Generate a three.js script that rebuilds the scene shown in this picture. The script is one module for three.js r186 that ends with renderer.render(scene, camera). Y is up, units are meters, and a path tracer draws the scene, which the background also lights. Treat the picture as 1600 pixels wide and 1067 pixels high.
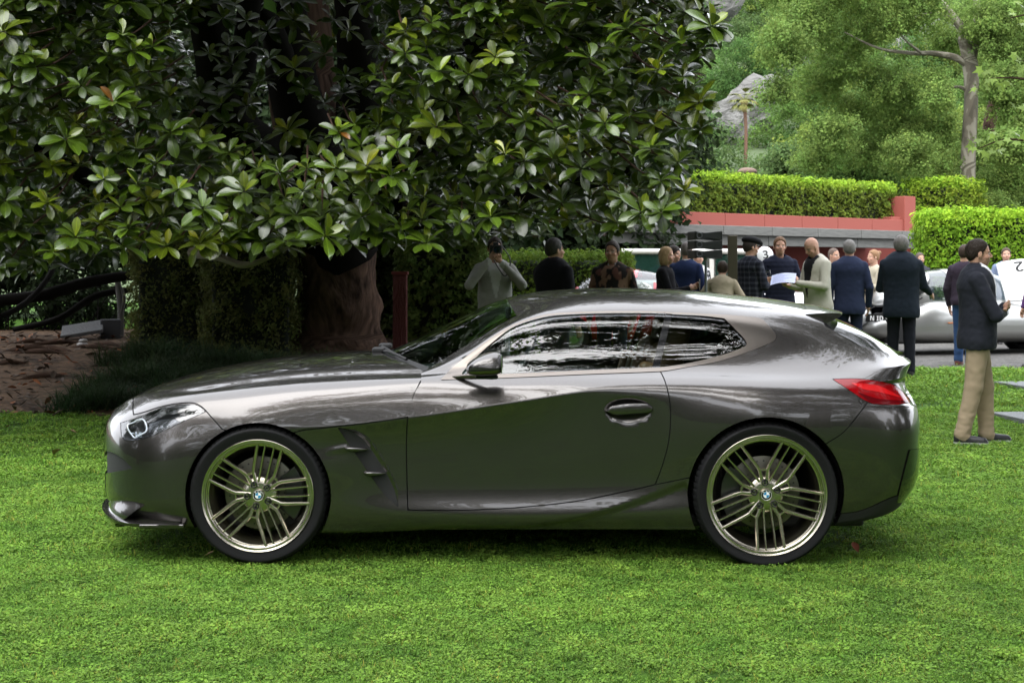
import * as THREE from 'three';
import { mergeGeometries, mergeVertices, toCreasedNormals } from 'three/addons/utils/BufferGeometryUtils.js';
import { RoundedBoxGeometry } from 'three/addons/geometries/RoundedBoxGeometry.js';
import { ImprovedNoise } from 'three/addons/math/ImprovedNoise.js';

// ------------------------------------------------------------------ camera, sky, sun, exposure
const W = 1600, H = 1067, HORIZON = 430, FPX = 2254, EYE_Y = 1.376, EYE_Z = 7.9;
const scene = new THREE.Scene();
const camera = new THREE.PerspectiveCamera((2 * Math.atan(H / 2 / FPX) * 180) / Math.PI, W / H, 0.1, 600);
camera.position.set(0, EYE_Y, EYE_Z);
camera.lookAt(0, EYE_Y, -10);
camera.setViewOffset(W, H, 0, H / 2 - HORIZON, W, H);      // a level camera with the lens shifted down
camera.updateProjectionMatrix();
scene.add(camera);
camera.focus = 7.2; camera.userData.fStop = 9;

const renderer = new THREE.WebGLRenderer({ antialias: true });
renderer.setSize(1024, 682);
renderer.toneMapping = THREE.LinearToneMapping;
renderer.toneMappingExposure = 2.2;
renderer.shadowMap.enabled = true;

{ // an overcast sky: pale, brighter towards the zenith, soft cloud mottling
  const w = 512, h = 256, data = new Float32Array(w * h * 4), noise = new ImprovedNoise();
  for (let j = 0; j < h; j++) for (let i = 0; i < w; i++) {
    const el = ((j + 0.5) / h - 0.5) * Math.PI, az = ((i + 0.5) / w) * 2 * Math.PI, y = Math.sin(el), c = Math.cos(el);
    const nx = Math.cos(az) * c, nz = Math.sin(az) * c, k = 1 / (Math.abs(y) + 0.35);
    let n = 0; for (let o = 0, a = 1, f = 1.4; o < 4; o++, a *= 0.5, f *= 2.1) n += a * noise.noise(nx * f * k + 7, nz * f * k + 3, 1.5 + o);
    const b = 2.3 * (0.62 + 0.38 * Math.max(0, y)) * (1 + 0.16 * n), o = (j * w + i) * 4;
    data[o] = b * 0.965; data[o + 1] = b; data[o + 2] = b * 1.07; data[o + 3] = 1;
  }
  const sky = new THREE.DataTexture(data, w, h, THREE.RGBAFormat, THREE.FloatType);
  sky.mapping = THREE.EquirectangularReflectionMapping; sky.magFilter = THREE.LinearFilter; sky.minFilter = THREE.LinearFilter; sky.needsUpdate = true;
  scene.background = sky; scene.environment = sky;
}
const sun = new THREE.DirectionalLight(new THREE.Color(1, 0.96, 0.9), 1.4);
sun.position.set(-6, 19, 15); sun.castShadow = true; sun.shadow.radius = 100;
sun.shadow.mapSize.set(2048, 2048);
Object.assign(sun.shadow.camera, { left: -30, right: 30, top: 30, bottom: -30, near: 1, far: 90 });
scene.add(sun, sun.target);

// ------------------------------------------------------------------ helpers
const V3 = (x, y, z) => new THREE.Vector3(x, y, z);
const lerp = (a, b, t) => a + (b - a) * t, clamp = (x, a = 0, b = 1) => Math.min(b, Math.max(a, x));
const smooth = (a, b, x) => { const t = clamp((x - a) / (b - a)); return t * t * (3 - 2 * t); };
function rng(seed) { let s = seed >>> 0; return () => { s = (s + 0x6d2b79f5) | 0; let t = Math.imul(s ^ (s >>> 15), 1 | s); t = (t + Math.imul(t ^ (t >>> 7), 61 | t)) ^ t; return ((t ^ (t >>> 14)) >>> 0) / 4294967296; }; }
const perlin = new ImprovedNoise();
const fbm = (x, y, z, oct = 4) => { let s = 0, a = 0.5, f = 1; for (let i = 0; i < oct; i++) { s += a * perlin.noise(x * f, y * f, z * f); a *= 0.5; f *= 2.03; } return s; };
// where the photograph shows a thing, at a given distance from the lens -> its place in metres
const at = (px, py, d) => V3(((px - W / 2) * d) / FPX, EYE_Y + ((HORIZON - py) * d) / FPX, EYE_Z - d);
const used = {};
function numbered(name) { const n = used[name] = (used[name] ?? -1) + 1; return n ? `${name}_${String(n).padStart(3, '0')}` : name; }
function tag(o, label, category, group) { if (label) o.userData.label = label; if (category) o.userData.category = category; if (group) o.userData.group = group; return o; }
function thing(name, label, category, pos = [0, 0, 0], turn = 0, group) {
  const o = new THREE.Group(); o.name = numbered(name); scene.add(o); o.position.set(...(pos.isVector3 ? pos.toArray() : pos)); o.rotation.y = turn;
  return tag(o, label, category, group);
}
function shade(o) { o.castShadow = true; o.receiveShadow = true; return o; }
function mesh(name, geo, mat, parent) { const m = shade(new THREE.Mesh(geo, mat)); m.name = parent && parent !== scene ? name : numbered(name); (parent ?? scene).add(m); return m; }
function struct(name, geo, mat) { const m = mesh(name, geo, mat, scene); m.userData.kind = 'structure'; return m; }
function lin(r, g, b) { return new THREE.Color().setRGB(r, g, b); }
function mat(color, rough = 0.8, o = {}) { return new THREE.MeshPhysicalMaterial({ color: Array.isArray(color) ? lin(...color) : color, roughness: rough, side: THREE.DoubleSide, ...o }); }
const merge = (list) => mergeGeometries(list.map((g) => { const q = g.index ? g.toNonIndexed() : g; for (const k of Object.keys(q.attributes)) if (!['position', 'normal', 'uv'].includes(k)) q.deleteAttribute(k); if (!q.attributes.uv) q.setAttribute('uv', new THREE.BufferAttribute(new Float32Array(q.attributes.position.count * 2), 2)); return q; }));
function box(w, h, d, x = 0, y = 0, z = 0, r = 0.01, ry = 0, rz = 0, rx = 0) { const g = new RoundedBoxGeometry(w, h, d, 2, Math.min(r, w / 2.1, h / 2.1, d / 2.1)); if (rx) g.rotateX(rx); if (rz) g.rotateZ(rz); if (ry) g.rotateY(ry); g.translate(x, y, z); return g; }
function tube(pts, r, seg = 24, rad = 8, closed = false) { return new THREE.TubeGeometry(new THREE.CatmullRomCurve3(pts.map((p) => (p.isVector3 ? p : V3(...p))), closed), seg, r, rad, closed); }
// a tapered limb through points, radius given per point
function limb(pts, radii, rad = 8, per = 5, wob = 0, seed = 1) {
  const c = new THREE.CatmullRomCurve3(pts.map((p) => (p.isVector3 ? p : V3(...p)))), n = (pts.length - 1) * per, fr = c.computeFrenetFrames(n, false), pos = [], uv = [], idx = [];
  for (let i = 0; i <= n; i++) {
    const t = i / n, p = c.getPoint(t), k = Math.min(t * (pts.length - 1), pts.length - 1.0001), r0 = lerp(radii[Math.floor(k)], radii[Math.floor(k) + 1] ?? radii[Math.floor(k)], k % 1);
    for (let j = 0; j <= rad; j++) {
      const a = ((j % rad) / rad) * 2 * Math.PI, r = r0 * (1 + wob * fbm(Math.cos(a) * 1.7 + seed, Math.sin(a) * 1.7, t * pts.length * 1.3 + seed));
      pos.push(p.x + r * (Math.cos(a) * fr.normals[i].x + Math.sin(a) * fr.binormals[i].x), p.y + r * (Math.cos(a) * fr.normals[i].y + Math.sin(a) * fr.binormals[i].y), p.z + r * (Math.cos(a) * fr.normals[i].z + Math.sin(a) * fr.binormals[i].z));
      uv.push((j / rad) * Math.max(1, Math.round(r0 * 6.28)), t * c.getLength() * 0.3);
    }
  }
  for (let i = 0; i < n; i++) for (let j = 0; j < rad; j++) { const a = i * (rad + 1) + j; idx.push(a, a + rad + 1, a + 1, a + 1, a + rad + 1, a + rad + 2); }
  const g = new THREE.BufferGeometry(); g.setAttribute('position', new THREE.Float32BufferAttribute(pos, 3)); g.setAttribute('uv', new THREE.Float32BufferAttribute(uv, 2)); g.setIndex(idx);
  g.computeVertexNormals();
  return g;
}
function canvasTex(w, h, draw, srgb = true) { const c = document.createElement('canvas'); c.width = w; c.height = h; draw(c.getContext('2d'), w, h); const t = new THREE.CanvasTexture(c); if (srgb) t.colorSpace = THREE.SRGBColorSpace; t.wrapS = t.wrapT = THREE.RepeatWrapping; return t; }
// a tileable grey or coloured noise texture; f(u, v, n) -> [r, g, b] linear or a grey
function dataTex(w, h, f, srgb = false) {
  const d = new Uint8Array(w * h * 4);
  for (let j = 0; j < h; j++) for (let i = 0; i < w; i++) { let c = f(i / w, j / h); if (typeof c === 'number') c = [c, c, c]; for (let k = 0; k < 3; k++) { let v = clamp(c[k]); if (srgb) v = v <= 0.0031308 ? v * 12.92 : 1.055 * Math.pow(v, 1 / 2.4) - 0.055; d[(j * w + i) * 4 + k] = Math.round(v * 255); } d[(j * w + i) * 4 + 3] = 255; }
  const t = new THREE.DataTexture(d, w, h); t.magFilter = THREE.LinearFilter; t.minFilter = THREE.LinearFilter; t.wrapS = t.wrapT = THREE.RepeatWrapping; if (srgb) t.colorSpace = THREE.SRGBColorSpace; t.needsUpdate = true; return t;
}
const tileNoise = (u, v, f, s, oct = 4) => { // noise that wraps round in u and v
  const a = u * 2 * Math.PI, b = v * 2 * Math.PI, R = f / (2 * Math.PI); let n = 0, k = 0.5, m = 1;
  for (let o = 0; o < oct; o++) { n += k * perlin.noise(Math.cos(a) * R * m + s + Math.cos(b) * R * m * 0.9, Math.sin(a) * R * m + s * 2 + Math.sin(b) * R * m * 0.7, Math.sin(b) * R * m - Math.cos(b) * R * m * 0.4 + s * 3); k *= 0.5; m *= 2; } return n;
};
// ------------------------------------------------------------------ the grey coupe
const PAINT = mat([0.074, 0.068, 0.064], 0.27, { metalness: 0.85, clearcoat: 1, clearcoatRoughness: 0.015 });
const BLACK = mat([0.008, 0.008, 0.008], 0.7), GLOSSBLACK = mat([0.006, 0.006, 0.007], 0.12, { clearcoat: 1, clearcoatRoughness: 0.03 });
const SATIN = mat([0.15, 0.133, 0.118], 0.28, { metalness: 1 }), BRONZE = mat([0.46, 0.425, 0.35], 0.27, { metalness: 1 });
const RUBBER = mat([0.006, 0.006, 0.0065], 0.7, { specularIntensity: 0.5 });
const GLASS = mat([0.66, 0.78, 0.73], 0.0, { transmission: 1, thickness: 0, ior: 1.72 }), DARKGLASS = mat([0.22, 0.28, 0.26], 0.0, { transmission: 1, thickness: 0, ior: 1.8 });
const WINDGLASS = mat([0.55, 0.66, 0.6], 0.0, { transmission: 1, thickness: 0, ior: 1.6 });
const toPx = (x, y, z) => [W / 2 + (FPX * x) / (EYE_Z - z), HORIZON - (FPX * (y - EYE_Y)) / (EYE_Z - z)];

function pchip(pts) { // monotone cubic through [x, y] pairs
  const n = pts.length, h = [], d = [], m = [];
  for (let i = 0; i < n - 1; i++) { h[i] = pts[i + 1][0] - pts[i][0]; d[i] = (pts[i + 1][1] - pts[i][1]) / h[i]; }
  m[0] = d[0]; m[n - 1] = d[n - 2];
  for (let i = 1; i < n - 1; i++) m[i] = d[i - 1] * d[i] <= 0 ? 0 : (3 * (h[i - 1] + h[i])) / ((2 * h[i] + h[i - 1]) / d[i - 1] + (h[i] + 2 * h[i - 1]) / d[i]);
  return (x) => {
    if (x <= pts[0][0]) return pts[0][1] + m[0] * (x - pts[0][0]);
    if (x >= pts[n - 1][0]) return pts[n - 1][1] + m[n - 1] * (x - pts[n - 1][0]);
    let i = 0; while (x > pts[i + 1][0]) i++;
    const t = (x - pts[i][0]) / h[i], t2 = t * t, t3 = t2 * t;
    return (2 * t3 - 3 * t2 + 1) * pts[i][1] + (t3 - 2 * t2 + t) * h[i] * m[i] + (-2 * t3 + 3 * t2) * pts[i + 1][1] + (t3 - t2) * h[i] * m[i + 1];
  };
}
function line(nose, tail, pts, kinks = []) { // a longitudinal feature line, smoothed along its length
  const N = 460, y0 = pchip(pts.map((p) => [p[0], p[1]])), z0 = pchip(pts.map((p) => [p[0], p[2]]));
  const sm = (f) => { const a = [...Array(N + 121)].map((_, i) => f(-2.9 + i * 0.01)); let b = a; for (let it = 0; it < 3; it++) { const c = b.slice(); for (let i = 3; i < c.length - 3; i++) { const x = -2.9 + i * 0.01; let r = 3; for (const k of kinks) r = Math.min(r, Math.floor(Math.abs(x - k) / 0.01)); let s = 0; for (let j = -r; j <= r; j++) s += b[i + j]; c[i] = s / (2 * r + 1); } b = c; } return (x) => { const k = clamp((x + 2.9) / 0.01, 0, b.length - 1.001), i = Math.floor(k); return lerp(b[i], b[i + 1], k - i); }; };
  return { nose, tail, y: sm(y0), z: sm(z0) };
}
const XS = [-2.15, -1.9, -1.6, -1.24, -1.0, -0.5, 0, 0.5, 0.9, 1.24, 1.6, 1.9, 2.15];
const side = (nose, tail, ys, zs, kinks) => line(nose, tail, XS.map((x, i) => [x, ys[i], zs[i]]), kinks);
const LOW = [
  line(-2.0, 1.85, [[-2.2, 0.14, 0], [0, 0.13, 0], [1.4, 0.15, 0], [2.2, 0.3, 0]]),
  line(-2.05, 1.9, [[-2.2, 0.135, 0.78], [0, 0.115, 0.76], [1.4, 0.15, 0.76], [2.2, 0.31, 0.74]]),
  side(-2.10, 2.02, [.150, .150, .145, .12, .12, .12, .12, .12, .12, .13, .16, .215, .285], [.85, .85, .85, .86, .865, .85, .85, .85, .865, .87, .85, .83, .81]),
  side(-2.14, 2.085, [.21, .21, .21, .2, .20, .19, .185, .19, .20, .21, .25, .30, .36], [.88, .88, .885, .89, .884, .886, .887, .889, .897, .91, .88, .865, .845]),
  side(-2.15, 2.098, [.33, .33, .33, .33, .33, .30, .29, .31, .34, .35, .38, .42, .47], [.885, .885, .89, .903, .894, .872, .866, .866, .885, .92, .90, .88, .86]),
  side(-2.155, 2.10, [.45, .45, .46, .48, .47, .45, .46, .48, .50, .52, .52, .53, .55], [.88, .88, .889, .915, .902, .868, .862, .864, .895, .932, .915, .89, .865]),
  side(-2.155, 2.103, [.54, .54, .55, .57, .555, .60, .675, .73, .73, .68, .66, .64, .63], [.868, .868, .882, .915, .895, .872, .868, .866, .893, .935, .918, .89, .862]),
  side(-2.15, 2.09, [.60, .60, .605, .635, .635, .682, .756, .822, .825, .775, .75, .73, .715], [.85, .85, .868, .908, .904, .896, .888, .868, .872, .912, .902, .87, .84]),
  side(-2.13, 2.035, [.64, .685, .715, .735, .745, .79, .832, .864, .868, .845, .828, .82, .83], [.795, .80, .832, .873, .878, .863, .846, .828, .830, .866, .858, .83, .81]),
  side(-2.11, 2.085, [.655, .74, .79, .825, .842, .87, .886, .899, .904, .896, .895, .918, .945], [.70, .715, .75, .79, .80, .80, .79, .775, .765, .775, .765, .752, .74]),
];
const HOODC = [[-2.2, 0.60], [-2.07, 0.685], [-1.93, 0.776], [-1.75, 0.838], [-1.6, 0.872], [-1.4, 0.908], [-1.24, 0.929], [-1.0, 0.952], [-0.7, 0.966], [-0.4, 0.97], [2.1, 0.95]];
const hood = (nose, dz, dy) => line(nose, 2.085, HOODC.map(([x, y], i) => [x, y - dy * smooth(-2.15, -1.5, x), dz * (0.93 + 0.07 * smooth(-2.1, -1.2, x))]));
const HOODL = [...LOW, hood(-2.10, 0.735, 0.092), hood(-2.09, 0.655, 0.058), hood(-2.085, 0.48, 0.026), hood(-2.085, 0.24, 0.006), hood(-2.085, 0, 0)];
const U10 = line(-2, 2.085, [[-1.1, .70, .84], [-.75, .80, .79], [-.5, .88, .742], [-.255, .961, .71], [-.128, 1.052, .685], [0, 1.128, .655], [.16, 1.178, .628], [.323, 1.194, .612], [.647, 1.2, .602], [.84, 1.192, .6], [1.067, 1.18, .598], [1.265, 1.158, .59], [1.48, 1.122, .57], [1.79, 1.05, .53], [2.085, .957, .5]]);
const U11 = line(-2, 2.085, [[-1.1, .49, .78], [-.75, .70, .735], [-.464, .877, .68], [-.21, 1.028, .61], [.033, 1.168, .54], [.13, 1.205, .528], [.262, 1.232, .52], [.49, 1.248, .515], [.85, 1.242, .51], [1.244, 1.209, .5], [1.49, 1.178, .48], [1.79, 1.09, .46], [2.085, .958, .45]]);
const U12 = line(-2, 2.085, [[-1.1, .725, .28], [-.64, .948, .28], [-.33, 1.098, .28], [-.015, 1.238, .28], [.25, 1.28, .28], [.5, 1.292, .28], [.85, 1.286, .28], [1.24, 1.25, .28], [1.5, 1.216, .27], [1.79, 1.13, .26], [2.085, .958, .25]]);
const U13 = line(-2, 2.085, [[-1.1, .755, 0], [-.68, .96, 0], [-.36, 1.114, 0], [-.035, 1.252, 0], [.2, 1.292, 0], [.5, 1.306, 0], [.85, 1.30, 0], [1.12, 1.278, 0], [1.577, 1.222, 0], [1.79, 1.142, 0], [2.085, .958, 0]]);
const MID = { nose: -2, tail: 2.085, y: (x) => lerp(LOW[9].y(x), U10.y(x), 0.3), z: (x) => lerp(LOW[9].z(x), U10.z(x), 0.3) - 0.012 };
const TOPL = [...LOW, MID, U10, U11, U12, U13];
const crease = [() => 0, () => 0.3, () => 1, () => 0.1, () => 0, () => 0, () => 0.12, (x) => smooth(-1.2, -1.0, x) * (1 - smooth(0.3, 0.8, x)), () => 0, (x) => smooth(1.5, 1.95, x), () => 0, () => 0, () => 0, () => 0, () => 0];
const bend = (s, p) => (s >= 1 ? 1 : Math.pow(Math.max(0, 1 - Math.pow(1 - Math.max(0, s), p)), 1 / p));
const PER = [3, 3, 6, 10, 12, 10, 10, 12, 12, 10, 18, 12, 14, 12];
function loft(lines, x0 = -9, x1 = 9) {
  const T = []; { const n = 430; for (let i = 0; i <= n; i++) { const u = i / n; T.push(u < 0.06 ? (u * u) / 0.12 : u > 0.94 ? 1 - ((1 - u) * (1 - u)) / 0.12 : u - 0.03 + 0 * u); } const a = T[Math.floor(n * 0.03)]; for (let i = 0; i <= n; i++) { const u = i / n; const g = (q) => (q < 0.06 ? q * q / 0.12 : q > 0.94 ? 0.94 - (1 - q) * (1 - q) / 0.12 : q - 0.03); T[i] = g(u) / 0.94; } }
  const rows = [];
  for (const t of T) {
    const P = lines.map((l) => { const x = lerp(l.nose, l.tail, t); return [x, l.y(x), Math.max(0, l.z(x)) * bend((x - l.nose) / 0.62, 2.5) * bend((l.tail - x) / 0.38, 3.3)]; });
    const n = P.length, D = (a, b) => Math.max(1e-4, Math.hypot(P[a][1] - P[b][1], P[a][2] - P[b][2])), mi = [], mo = [];
    for (let i = 0; i < n; i++) for (let c = 0; c < 3; c++) {
      const q = (mi[i] ??= [0, 0, 0]), w = (mo[i] ??= [0, 0, 0]);
      if (i === 0 || i === n - 1) { const k = i ? i - 1 : 1, m = c === 2 ? (P[i][2] - P[k][2]) / D(i, k) * (i ? 1 : -1) : 0; q[c] = w[c] = m; continue; }
      const a = D(i - 1, i), b = D(i, i + 1), sa = (P[i][c] - P[i - 1][c]) / a, sb = (P[i + 1][c] - P[i][c]) / b, m = (sa * b + sb * a) / (a + b), s = crease[i](P[i][0]);
      q[c] = lerp(m, sa, s); w[c] = lerp(m, sb, s);
    }
    const row = [];
    for (let i = 0; i < n - 1; i++) { const h = D(i, i + 1); for (let k = 0; k < PER[i]; k++) { const s = k / PER[i], s2 = s * s, s3 = s2 * s; row.push([0, 1, 2].map((c) => (2 * s3 - 3 * s2 + 1) * P[i][c] + (s3 - 2 * s2 + s) * h * mo[i][c] + (-2 * s3 + 3 * s2) * P[i + 1][c] + (s3 - s2) * h * mi[i + 1][c])); } }
    row.push(P[n - 1].slice());
    // fair the section a little, leaving creases sharp
    const hold = new Float32Array(row.length); { let o = 0; for (let i = 0; i < n; i++) { const s = crease[i](P[i][0]); for (let k = -3; k <= 3; k++) if (o + k >= 0 && o + k < row.length) hold[o + k] = Math.max(hold[o + k], s * (1 - Math.abs(k) / 4) * (s > 0.2 ? 1 : 0)); o += PER[i] ?? 0; } }
    for (let it = 0; it < 14; it++) { const old = row.map((p) => p.slice()); for (let i = 1; i < row.length - 1; i++) for (let c = 0; c < 3; c++) row[i][c] += 0.5 * (1 - hold[i]) * ((old[i - 1][c] + old[i + 1][c]) / 2 - old[i][c]); }
    rows.push(row);
  }
  return rows;
}
// smooth outline: groups of points, each group a smooth curve, corners where groups meet
function outline(groups, per = 10) {
  const out = [];
  for (const g of groups) { if (g.length === 2) { out.push(g[0]); continue; } const c = new THREE.CatmullRomCurve3(g.map((p) => V3(p[0], p[1], 0)), false, 'centripetal'), n = (g.length - 1) * per; for (let i = 0; i < n; i++) { const p = c.getPoint(i / n); out.push([p.x, p.y]); } }
  return out;
}
function sdPoly(poly) { // distance in the same unit as poly, positive inside
  return (x, y) => {
    let d = 1e18, s = -1;
    for (let i = 0, j = poly.length - 1; i < poly.length; j = i++) {
      const ax = poly[i][0], ay = poly[i][1], bx = poly[j][0], by = poly[j][1], ex = bx - ax, ey = by - ay, wx = x - ax, wy = y - ay, k = clamp((wx * ex + wy * ey) / (ex * ex + ey * ey || 1e-9)), qx = wx - ex * k, qy = wy - ey * k;
      d = Math.min(d, qx * qx + qy * qy);
      if ((ay > y) !== (by > y) && x < ((bx - ax) * (y - ay)) / (by - ay) + ax) s = -s;
    }
    return s * Math.sqrt(d);
  };
}
const inPx = (poly, grow = 0) => { const f = sdPoly(poly); return (x, y, z) => { const p = toPx(x, y, z); return f(p[0], p[1]) + grow; }; };
// a mesh as flat arrays
function surface(rows, dent) {
  const R = rows.length, C = rows[0].length, pos = new Float32Array(R * C * 3), idx = [];
  for (let i = 0; i < R; i++) for (let j = 0; j < C; j++) pos.set(rows[i][j], (i * C + j) * 3);
  const make = () => { const n = new Float32Array(R * C * 3); for (let i = 0; i < R; i++) for (let j = 0; j < C; j++) { const q = (a, b) => { a = clamp(a, 0, R - 1); b = clamp(b, 0, C - 1); const o = (a * C + b) * 3; return V3(pos[o], pos[o + 1], pos[o + 2]); }; const u = q(i + 1, j).sub(q(i - 1, j)), v = q(i, j + 1).sub(q(i, j - 1)), w = u.cross(v).normalize(); if (j === C - 1) { w.z = 0; w.normalize(); } n.set([w.x, w.y, w.z], (i * C + j) * 3); } return n; };
  let nor = make();
  if (dent) { for (let k = 0; k < R * C; k++) { const d = dent(pos[k * 3], pos[k * 3 + 1], pos[k * 3 + 2]); if (d) for (let c = 0; c < 3; c++) pos[k * 3 + c] -= nor[k * 3 + c] * d; } nor = make(); }
  for (let i = 0; i < R - 1; i++) for (let j = 0; j < C - 1; j++) { const a = i * C + j; idx.push(a, a + C, a + 1, a + 1, a + C, a + C + 1); }
  return { pos, nor, idx, C };
}
function clip(s, f) { // keep f > 0; also returns the cut as pairs of new vertices
  const pos = [], nor = [], idx = [], map = new Map(), cut = [], n = s.pos.length / 3, F = new Float32Array(n), seen = new Uint8Array(n);
  const val = (i) => { if (!seen[i]) { seen[i] = 1; F[i] = f(s.pos[i * 3], s.pos[i * 3 + 1], s.pos[i * 3 + 2]); } return F[i]; };
  const keep = (i) => { if (!map.has(i)) { map.set(i, pos.length / 3); for (let c = 0; c < 3; c++) { pos.push(s.pos[i * 3 + c]); nor.push(s.nor[i * 3 + c]); } } return map.get(i); };
  const mid = (a, b) => { const k = a < b ? a * n + b : b * n + a; if (!map.has('e' + k)) { let t = val(a) / (val(a) - val(b)); const P = (q) => [0, 1, 2].map((c) => lerp(s.pos[a * 3 + c], s.pos[b * 3 + c], q)); let lo = 0, hi = 1; for (let it = 0; it < 4; it++) { const v = f(...P(t)); if (v > 0 === F[a] > 0) lo = t; else hi = t; t = it < 2 ? (lo + hi) / 2 * 0.5 + t * 0.5 : (lo + hi) / 2; } map.set('e' + k, pos.length / 3); for (let c = 0; c < 3; c++) { pos.push(lerp(s.pos[a * 3 + c], s.pos[b * 3 + c], t)); nor.push(lerp(s.nor[a * 3 + c], s.nor[b * 3 + c], t)); } } return map.get('e' + k); };
  for (let i = 0; i < s.idx.length; i += 3) {
    const t = [s.idx[i], s.idx[i + 1], s.idx[i + 2]], q = t.map((v) => val(v) > 0), k = q.filter(Boolean).length;
    if (k === 3) idx.push(...t.map(keep));
    else if (k) {
      const o = k === 1 ? q.indexOf(true) : q.indexOf(false), a = t[o], b = t[(o + 1) % 3], c = t[(o + 2) % 3], ab = mid(a, b), ac = mid(a, c);
      if (k === 1) { idx.push(keep(a), ab, ac); cut.push([ab, ac]); } else { idx.push(ab, keep(b), keep(c), ab, keep(c), ac); cut.push([ac, ab]); }
    }
  }
  return { pos, nor, idx, cut };
}
const shift = (s, d) => ({ ...s, pos: s.pos.map((v, k) => v + s.nor[k] * d) });
function geo(s, mirror = false) {
  const g = new THREE.BufferGeometry(), p = Float32Array.from(s.pos), n = Float32Array.from(s.nor), idx = Array.from(s.idx);
  if (mirror) { for (let i = 2; i < p.length; i += 3) { p[i] *= -1; n[i] *= -1; } for (let i = 0; i < idx.length; i += 3) [idx[i + 1], idx[i + 2]] = [idx[i + 2], idx[i + 1]]; }
  g.setAttribute('position', new THREE.BufferAttribute(p, 3)); g.setAttribute('normal', new THREE.BufferAttribute(n, 3)); g.setIndex(idx); return g;
}
// a folded-in edge along a cut, so that panels have thickness
function hem(s, dx, dy, dz) { const pos = [], idx = []; for (const [a, b] of s.cut) { const o = pos.length / 3, A = s.pos.slice(a * 3, a * 3 + 3), B = s.pos.slice(b * 3, b * 3 + 3); pos.push(...A, ...B, A[0] + dx, A[1] + dy, A[2] + dz, B[0] + dx, B[1] + dy, B[2] + dz); idx.push(o, o + 1, o + 2, o + 1, o + 3, o + 2); } const g = new THREE.BufferGeometry(); g.setAttribute('position', new THREE.Float32BufferAttribute(pos, 3)); g.setIndex(idx); g.computeVertexNormals(); return g; }

const FRONT = [-1.236, 0.305, 0.355], REAR = [1.236, 0.31, 0.38];
const archF = (x, y, z) => Math.hypot(x - FRONT[0], y - FRONT[1]) - FRONT[2], archR = (x, y, z) => Math.hypot(x - REAR[0], y - REAR[1]) - REAR[2];
const cowlX = (z) => -0.735 + 0.265 * Math.pow(Math.abs(z) / 0.68, 2.0);
const screenTop = (z) => -0.035 + 0.068 * Math.pow(Math.abs(z) / 0.54, 2);
// outlines, as read off the photograph
const TRIM = outline([[[688, 593], [704, 577], [722, 562], [760, 532.5], [801, 507.5], [850, 492], [900, 487.3], [1000, 485.8], [1060, 488], [1130, 491.5], [1172, 494.5], [1190, 498], [1200, 507], [1213, 524], [1212, 530], [1203, 536], [1165, 551], [1120, 565], [1075, 573], [1040, 579], [1028, 580], [900, 585], [790, 590], [688, 593]]]);
const DOORGLASS = outline([[[722, 582], [735, 567], [768, 536], [802, 511], [850, 495], [900, 490.3], [1000, 488.8], [1041, 489.2]], [[1041, 489.2], [1020, 574]], [[1020, 574], [900, 579], [790, 584], [722, 586]], [[722, 586], [722, 582]]]);
const BPILLAR = outline([[[1041, 489.5], [1050, 490.5]], [[1050, 490.5], [1030, 574]], [[1030, 574], [1020, 574]], [[1020, 574], [1041, 489.5]]]);
const QUARTERGLASS = outline([[[1050, 490.5], [1090, 492.5], [1132, 497]], [[1132, 497], [1150, 515], [1166, 533], [1167, 538], [1163, 542]], [[1163, 542], [1140, 551], [1100, 562], [1060, 570], [1030, 574]], [[1030, 574], [1050, 490.5]]]);
const DOOR = outline([[[657, 596], [646, 616], [638, 645], [635, 690], [635.5, 740], [637, 797]], [[637, 797], [720, 797], [800, 793.5], [900, 783], [980, 767], [1024, 757]], [[1024, 757], [1036, 725], [1045, 690], [1048, 655], [1046.5, 625], [1039, 595], [1030, 576]], [[1030, 576], [1030, 540]], [[1030, 540], [657, 560]], [[657, 560], [657, 596]]]);
const HOODLINE = outline([[[208, 600], [207, 640], [208, 648]], [[208, 648], [224, 644], [247, 636.5], [276, 630.5], [303, 630], [316, 637], [330, 652], [346, 670]], [[346, 670], [400, 690], [473, 672]], [[473, 672], [525, 666.5], [580, 660], [640, 651]], [[640, 651], [645, 622], [656, 597]], [[656, 597], [690, 560]], [[690, 560], [690, 300]], [[690, 300], [208, 300]], [[208, 300], [208, 600]]]);
const LAMP = outline([[[188, 661], [190, 682], [195, 687], [206, 688]], [[206, 688], [227, 684], [258, 671], [290, 656], [320, 643]], [[320, 643], [315, 638], [304, 632.5]], [[304, 632.5], [276, 633], [247, 639.5], [217, 652], [188, 661]]]);
const TAIL = outline([[[1302, 592.5], [1340, 592], [1380, 597], [1400, 603], [1421, 622]], [[1421, 622], [1423, 629]], [[1423, 629], [1395, 632], [1366, 631]], [[1366, 631], [1350, 624], [1326, 608], [1302, 592.5]]]);
const VENT = outline([[[527, 668], [560, 716], [600, 772], [622, 793]], [[622, 793], [621, 765], [612, 742], [590, 705], [572, 682], [556, 673], [530, 668]]]);
const inVent = inPx(VENT), handleAt = [982, 640];
const polyDist = (pl) => (x, y) => { let d = 1e9; for (let i = 0; i < pl.length - 1; i++) { const [ax, ay] = pl[i], [bx, by] = pl[i + 1], ex = bx - ax, ey = by - ay, k = clamp(((x - ax) * ex + (y - ay) * ey) / (ex * ex + ey * ey)); d = Math.min(d, Math.hypot(x - ax - ex * k, y - ay - ey * k)); } return d; };
const ventL = polyDist([[527, 668], [560, 716], [600, 772], [622, 793]]), ventR = polyDist([[622, 793], [621, 765], [612, 742], [590, 705], [572, 682], [556, 673], [530, 668]]);
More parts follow.
